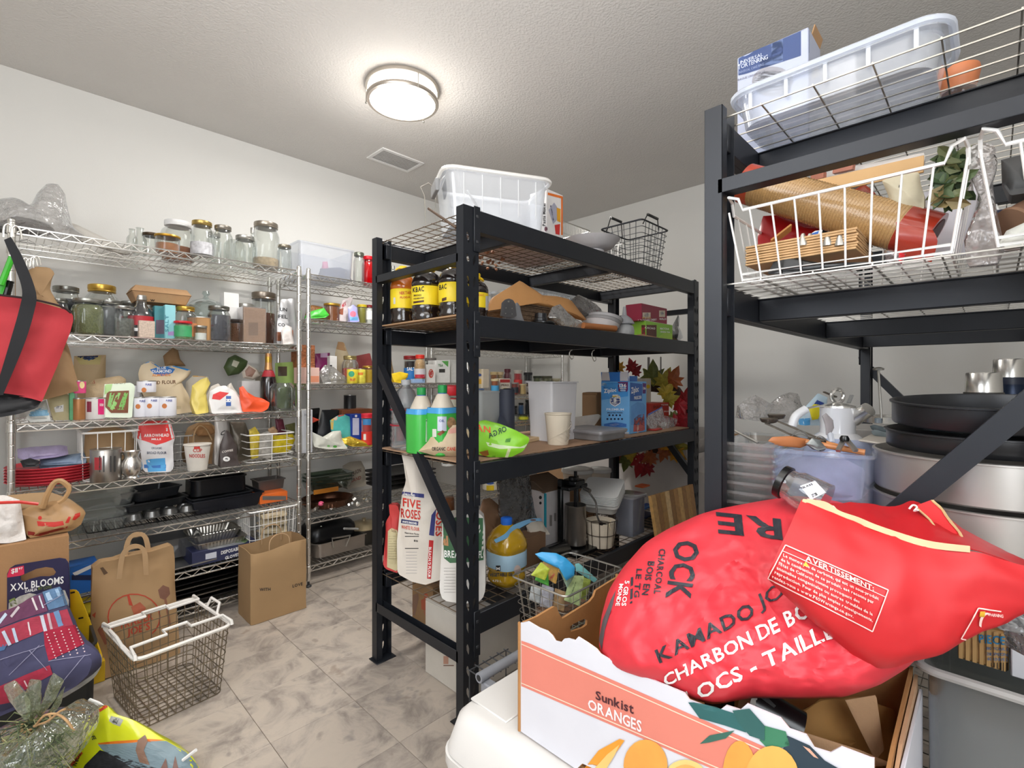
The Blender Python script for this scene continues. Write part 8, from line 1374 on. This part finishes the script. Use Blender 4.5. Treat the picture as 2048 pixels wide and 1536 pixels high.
for k in range(5):
    for j in range(9):patch(t,ell(95+k*14+j*2.2,1268-k*3+j*6,1.6,1.4,6),M('e0c8c8',.8),'woven_dot',off=.004)
for (a,b,w_,c_) in (((8,1262),(22,1290),7,'c0ccdc'),((28,1256),(36,1284),6,'b8c8dc'),((58,1244),(62,1270),3,'d8c8cc'),((84,1230),(92,1262),7,'c8ccd8'),((97,1226),(104,1258),5,'c4a8b0'),((112,1222),(122,1252),10,'6a8cb4'),((0,1246),(14,1228),6,'c0d0e0'),((24,1234),(40,1214),5,'d0c4c8'),((66,1196),(76,1220),4,'d8d0d0'),((80,1192),(88,1216),3,'c8d0d8'),((96,1186),(102,1200),9,'a8c0d8'),((114,1178),(118,1192),6,'94b0cc'),((20,1386),(26,1398),3,'d8b8bc'),((50,1360),(56,1372),3,'d8b8bc')):patch(t,edge(a,b,w_),M(c_,.8,0,.1,60),'plaid_stripe',off=.003,L=8)
for (a,b) in (((0,1320),(90,1290)),((20,1350),(80,1290)),((98,1322),(180,1310)),((110,1380),(170,1310)),((60,1300),(96,1340)),((90,1210),(130,1185))):patch(t,edge(a,b,1),M('9a98b0',.8),'stitch_line',off=.004,L=8)
t.part('batting_edge',tube(smooth_cp([onD(180,1302,1.66),onD(193,1320,1.66),onD(186,1345,1.66),onD(160,1366,1.66),onD(124,1388,1.66)],5),.014,8),M('c4c4c8',.9,0,.2,30))
t=T('yellow_board','thin yellow plastic board with dark slots behind the quilt','board',tuple(onD(175,1330,1.95)));t.part('board',pillow([(138,1180),(150,1178),(157,1183),(180,1240),(203,1310),(204,1322),(196,1330),(150,1330)],('D',1.93),.012,wr=0,base=.8,pw=8,n=50),M('ecc024',.35));deco(t,[('p',edge(a,b,3.2),M('2c241c',.6)) for a,b in (((141,1186),(150,1184)),((157,1237),(167,1235)),((181,1300),(192,1298)))])
single('yellow_plank',box(onD(170,1330,1.96).x-.06,onD(170,1330,1.96).x+.06,onD(170,1330,1.96).y-.02,onD(170,1330,1.96).y+.02,.001,onD(170,1329,1.96).z),M('d8b020',.4),'lower edge of the yellow board on the floor','plank') if onD(170,1329,1.96).z >.02 else None
# bouquet
t=T('cellophane_bouquet','dried green bouquet wrapped in cellophane and tied with twine','bouquet',tuple(onD(70,1545,1.30)))
GM=[M(c_,.8,0,.3,60) for c_ in ('4c5a3a','68704c','3a4630','8a8a60')];tie=onD(72,1446,1.30)
for i in range(120):
    e_=onD(R.uniform(-25,160),R.uniform(1440,1560),1.30+R.uniform(-.10,.08));mm_=tie.lerp(e_,.5)+Vector((R.uniform(-.02,.02),R.uniform(-.02,.02),R.uniform(-.01,.03)))
    t.part('stem',tube([tie+Vector((R.uniform(-.02,.02),R.uniform(-.02,.02),0)),mm_,e_],[.0016,.0014,.0008],4),GM[i % 4],hit=False)
for i in range(40):
    p=onD(R.uniform(-20,150),R.uniform(1460,1540),1.30+R.uniform(-.09,.06));t.part('sprig',join(*[tube([p,p+Vector((R.uniform(-.03,.03),R.uniform(-.03,.03),R.uniform(-.02,.03)))],.001,3) for _ in range(7)]),GM[i % 4],hit=False)
CE=CL('e4ead8',.16,.5,.06,'c8ccb0',1);t.part('cellophane',pillow([(40,1448),(90,1444),(120,1420),(165,1442),(168,1480),(140,1530),(100,1570),(-30,1575),(-30,1470),(10,1456)],('D',1.17),.26,wr=.014,wf=16,base=0,n=60,rings=10),CE)
for k,q in enumerate(([(60,1448),(20,1400),(8,1370),(30,1360),(60,1400)],[(62,1446),(50,1390),(60,1358),(82,1360),(80,1420)],[(72,1446),(90,1390),(106,1345),(116,1352),(128,1360),(110,1400)],[(78,1448),(110,1410),(130,1372),(120,1410),(96,1444)])):t.part('cellophane_frill',pillow(q,('D',1.28+.015*k),.02,wr=.006,wf=20,base=0),CE)
t.part('twine',join(tube([tie+Vector((math.cos(a)*.028,math.sin(a)*.028,.004*math.sin(3*a))) for a in [6.283*i/16 for i in range(16)]],.003,6,True),tube(smooth_cp([onD(68,1455,1.26),onD(88,1432,1.25),onD(112,1428,1.25),onD(132,1440,1.24),onD(148,1462,1.24)],5),.0028,6),tube(smooth_cp([onD(68,1452,1.26),onD(96,1442,1.25),onD(118,1424,1.25),onD(130,1418,1.25)],5),.0028,6)),M('b08c62',.9,0,.2,60))
single('small_crate',box(onD(40,1500,1.22).x-.05,onD(110,1500,1.42).x+.02,onD(110,1500,1.22).y-.04,onD(40,1500,1.42).y,.001,.14),M('3a3c3e',.6),'dark low crate beneath the cellophane bouquet','crate')
# corn bag
t=T('corn_bag','glossy yellow deer corn bag lying on the floor at the bottom left','bag',tuple(onD(290,1536,1.42)))
t.part('bag',pillow([(168,1450),(185,1425),(212,1408),(230,1428),(262,1438),(300,1460),(330,1480),(360,1498),(385,1520),(400,1560),(380,1610),(250,1610),(120,1570),(115,1545),(150,1500)],('D',1.40),.16,wr=.010,wf=10,base=.3,n=80,rings=12,seed=8),M('d6dc1e',.22,0,.05,6,.4,16,coat=.4))
deco(t,[('p',[(168,1440),(196,1414),(212,1408),(216,1414),(200,1424),(170,1446)],M('c8401c',.4),{'L':8}),('p',[(222,1432),(240,1436),(247,1440),(240,1453),(226,1448),(218,1442)],M('a8a8a0',.4),{'L':6}),('p',[(196,1486),(230,1482),(300,1478),(330,1480),(300,1484),(240,1487),(198,1489)],M('e07820',.4),{'L':8}),('p',[(196,1489),(240,1487),(300,1482),(332,1482),(372,1505),(395,1530),(398,1560),(300,1560),(240,1520),(205,1500)],M('7c9098',.3,0,.15,12),{'L':8}),('p',[(200,1500),(240,1512),(290,1530),(330,1540),(340,1570),(150,1570),(170,1530)],M('343438',.3,0,.4,60),{'L':8}),('p',[(276,1480),(290,1470),(296,1482),(288,1500),(300,1530),(280,1524),(272,1500)],M('8a6a58',.5),{'L':6,'off':.002}),('p',[(320,1540),(332,1516),(336,1536),(345,1538),(350,1512),(358,1540),(380,1536),(370,1570),(320,1570)],M('7a5a50',.5),{'L':6,'off':.002}),('p',[(118,1545),(160,1500),(166,1506),(130,1552)],M('d85a28',.4),{'L':8}),('w','WILDLIFE',(170,1452),(186,1480),8,INKK,{'up':(1,-.3)}),('w','DEER CORN',(164,1478),(146,1530),8,INKK,{'up':(1,.3)}),('p',[(228,1436),(238,1438),(234,1448),(224,1444)],M('4a4a48',.5))])
single('white_tag',pillow([(176,1400),(180,1396),(200,1404),(208,1410),(200,1411)],('D',1.44),.006,wr=0,base=0),WHITE,'small white paper tag beside the corn bag top','tag')
t.part('white_tip',tube([onD(366,1520,1.46),onD(388,1503,1.46),onD(392,1500,1.46)],.005,6),WHITE)
# carrier bag with print
t=T('carrier_bag','tall kraft carrier bag with flat handles and red round grocery print','bag',tuple(onY(265,1345,2.64)))
g=rest(pillow([(184,1152),(200,1140),(230,1135),(240,1130),(300,1118),(343,1104),(347,1130),(350,1200),(352,1312),(270,1338),(186,1366),(180,1300),(182,1220)],('Y',2.57),.17,wr=.007,wf=9,base=.98,pw=5,n=80,rings=10,top=.35),.001);t.part('bag',g,M('a3835d',.8,0,.07,6,.35,14))
for (a,b,c_,d_,Yh) in (((238,1150),(246,1108),(288,1100),(292,1142),2.566),((246,1136),(256,1082),(292,1076),(301,1128),2.64)):
    t.part('handle',sheet([[onY(a[0]-5,a[1]+8,Yh),onY(b[0]-5,b[1],Yh),onY((b[0]+c_[0])/2,min(b[1],c_[1])-12,Yh),onY(c_[0]+5,c_[1],Yh),onY(d_[0]+5,d_[1]+8,Yh)],[onY(a[0]+5,a[1]+8,Yh),onY(b[0]+5,b[1]+2,Yh),onY((b[0]+c_[0])/2,min(b[1],c_[1])-2,Yh),onY(c_[0]-5,c_[1]+3,Yh),onY(d_[0]-5,d_[1]+8,Yh)]],5,.002),M('ab8b66',.8))
deco(t,[('w','TRADER',(238,1258),(306,1238),15,M('b03c24',.6)),('w',"JOE'S",(254,1272),(300,1258),15,M('b03c24',.6)),('p',[(316,1180),(326,1170),(338,1175),(340,1188),(330,1200),(320,1196)],M('7a5444',.6)),('p',[(328,1198),(333,1198),(342,1250),(338,1250)],M('8a5c48',.6)),('p',[(184,1230),(192,1224),(190,1236)],M('b0492e',.6)),('p',[(195,1260),(202,1250),(216,1286),(210,1290)],M('8a5440',.6)),('p',[(254,1190),(258,1188),(266,1212),(258,1210)],M('b03c24',.6)),('p',[(262,1214),(280,1204),(292,1216),(286,1228),(268,1230)],M('a8583c',.6)),('p',[(200,1136),(206,1134),(216,1146),(208,1150)],M('5a4430',.8))])
for (r_,n_) in ((1.0,22),):
    ring_=[(268+52*math.cos(a),1234+46*math.sin(a)) for a in [6.283*i/n_ for i in range(n_)]];
    for i in range(n_):
        if i not in (3,4,5,6,7,8):patch(t,edge(ring_[i],ring_[(i+1) % n_],2.4),M('b03c24',.6),'print',off=.001)
# white handled wire basket
bc=(.435,2.29);t=T('wire_basket','large wire basket with white coated rim and carry handles on the floor','basket',(bc[0],bc[1],0))
class _W:
    def part(s,n_,g,m_):t.part(n_,rot(g,(bc[0],bc[1],0),rz=.12),m_)
basket_g(bc[0]-.155,bc[0]+.155,bc[1]-.19,bc[1]+.19,.004,.262,M('8c8270',.35,.8),sp=.032,vs=.030,hz=7,r=.0018,rim=.0072,tp=.86,t=_W(),rimmat=M('e4e0da',.4),shape=.03)
WR=M('e4e0da',.4)
def W_(x,y,z):return rot(([(bc[0]+x,bc[1]+y,z)],[]),(bc[0],bc[1],0),rz=.12)[0][0]
for s in (-1,1):
    y=s*.19;t.part('handle',tube([W_(-.155,y,.262),W_(-.155,y-.005*s,.275),W_(-.15,y*.62,.280),W_(-.04,y*.60,.280),W_(-.04,y*.60+.04,.282),W_(.04,y*.60+.04,.282),W_(.04,y*.60,.280),W_(.15,y*.62,.280),W_(.155,y-.005*s,.275),W_(.155,y,.262)],.006,8),WR)
    t.part('end_loop',tube([W_(s*.155,-.05,.262),W_(s*.17,-.04,.30),W_(s*.17,.04,.30),W_(s*.155,.05,.262)],.0055,8),WR)
# with love bag
t=T('kraft_bag','open brown kraft shopping bag printed with small words, on the floor','bag',(.977,2.72,0));x0,x1,y0,y1=.838,1.115,2.615,2.82
def rg(z,f,am=0):
    o=spt([(a*f,b*f) for a,b in rrect(x1-x0,y1-y0,.006,1)],48);return [((x0+x1)/2+a+.004*crump((a*4,b*4,z*8),2,1),(y0+y1)/2+b+.004*crump((a*4,b*4,z*8),2,2),z+am*math.sin(a*18)+am*.6*math.cos(b*20)) for a,b in o]
g=loft([rg(.002,1),rg(.05,1.0),rg(.12,1.0),rg(.20,1.01),rg(.28,1.0),rg(.36,1.0,.010),rg(.362,.985,.010),rg(.28,.985),rg(.05,.985)]);t.part('bag',g,M('a1825c',.8,0,.06,6,.3,16))
for (y,dx) in ((y0+.004,-.0),(y1-.006,.03)):t.part('handle',tube(smooth_cp([((x0+x1)/2-.05+dx,y,.33),((x0+x1)/2-.045+dx,y+.002,.40),((x0+x1)/2+dx,y+.004,.425),((x0+x1)/2+.045+dx,y+.002,.40),((x0+x1)/2+.05+dx,y,.33)],6),.0028,7),M('b49470',.8))
deco(t,[('w','WITH',(519,1182),(541,1181),6,INKK),('w','LOVE',(585,1175),(605,1170),6,INKK)])
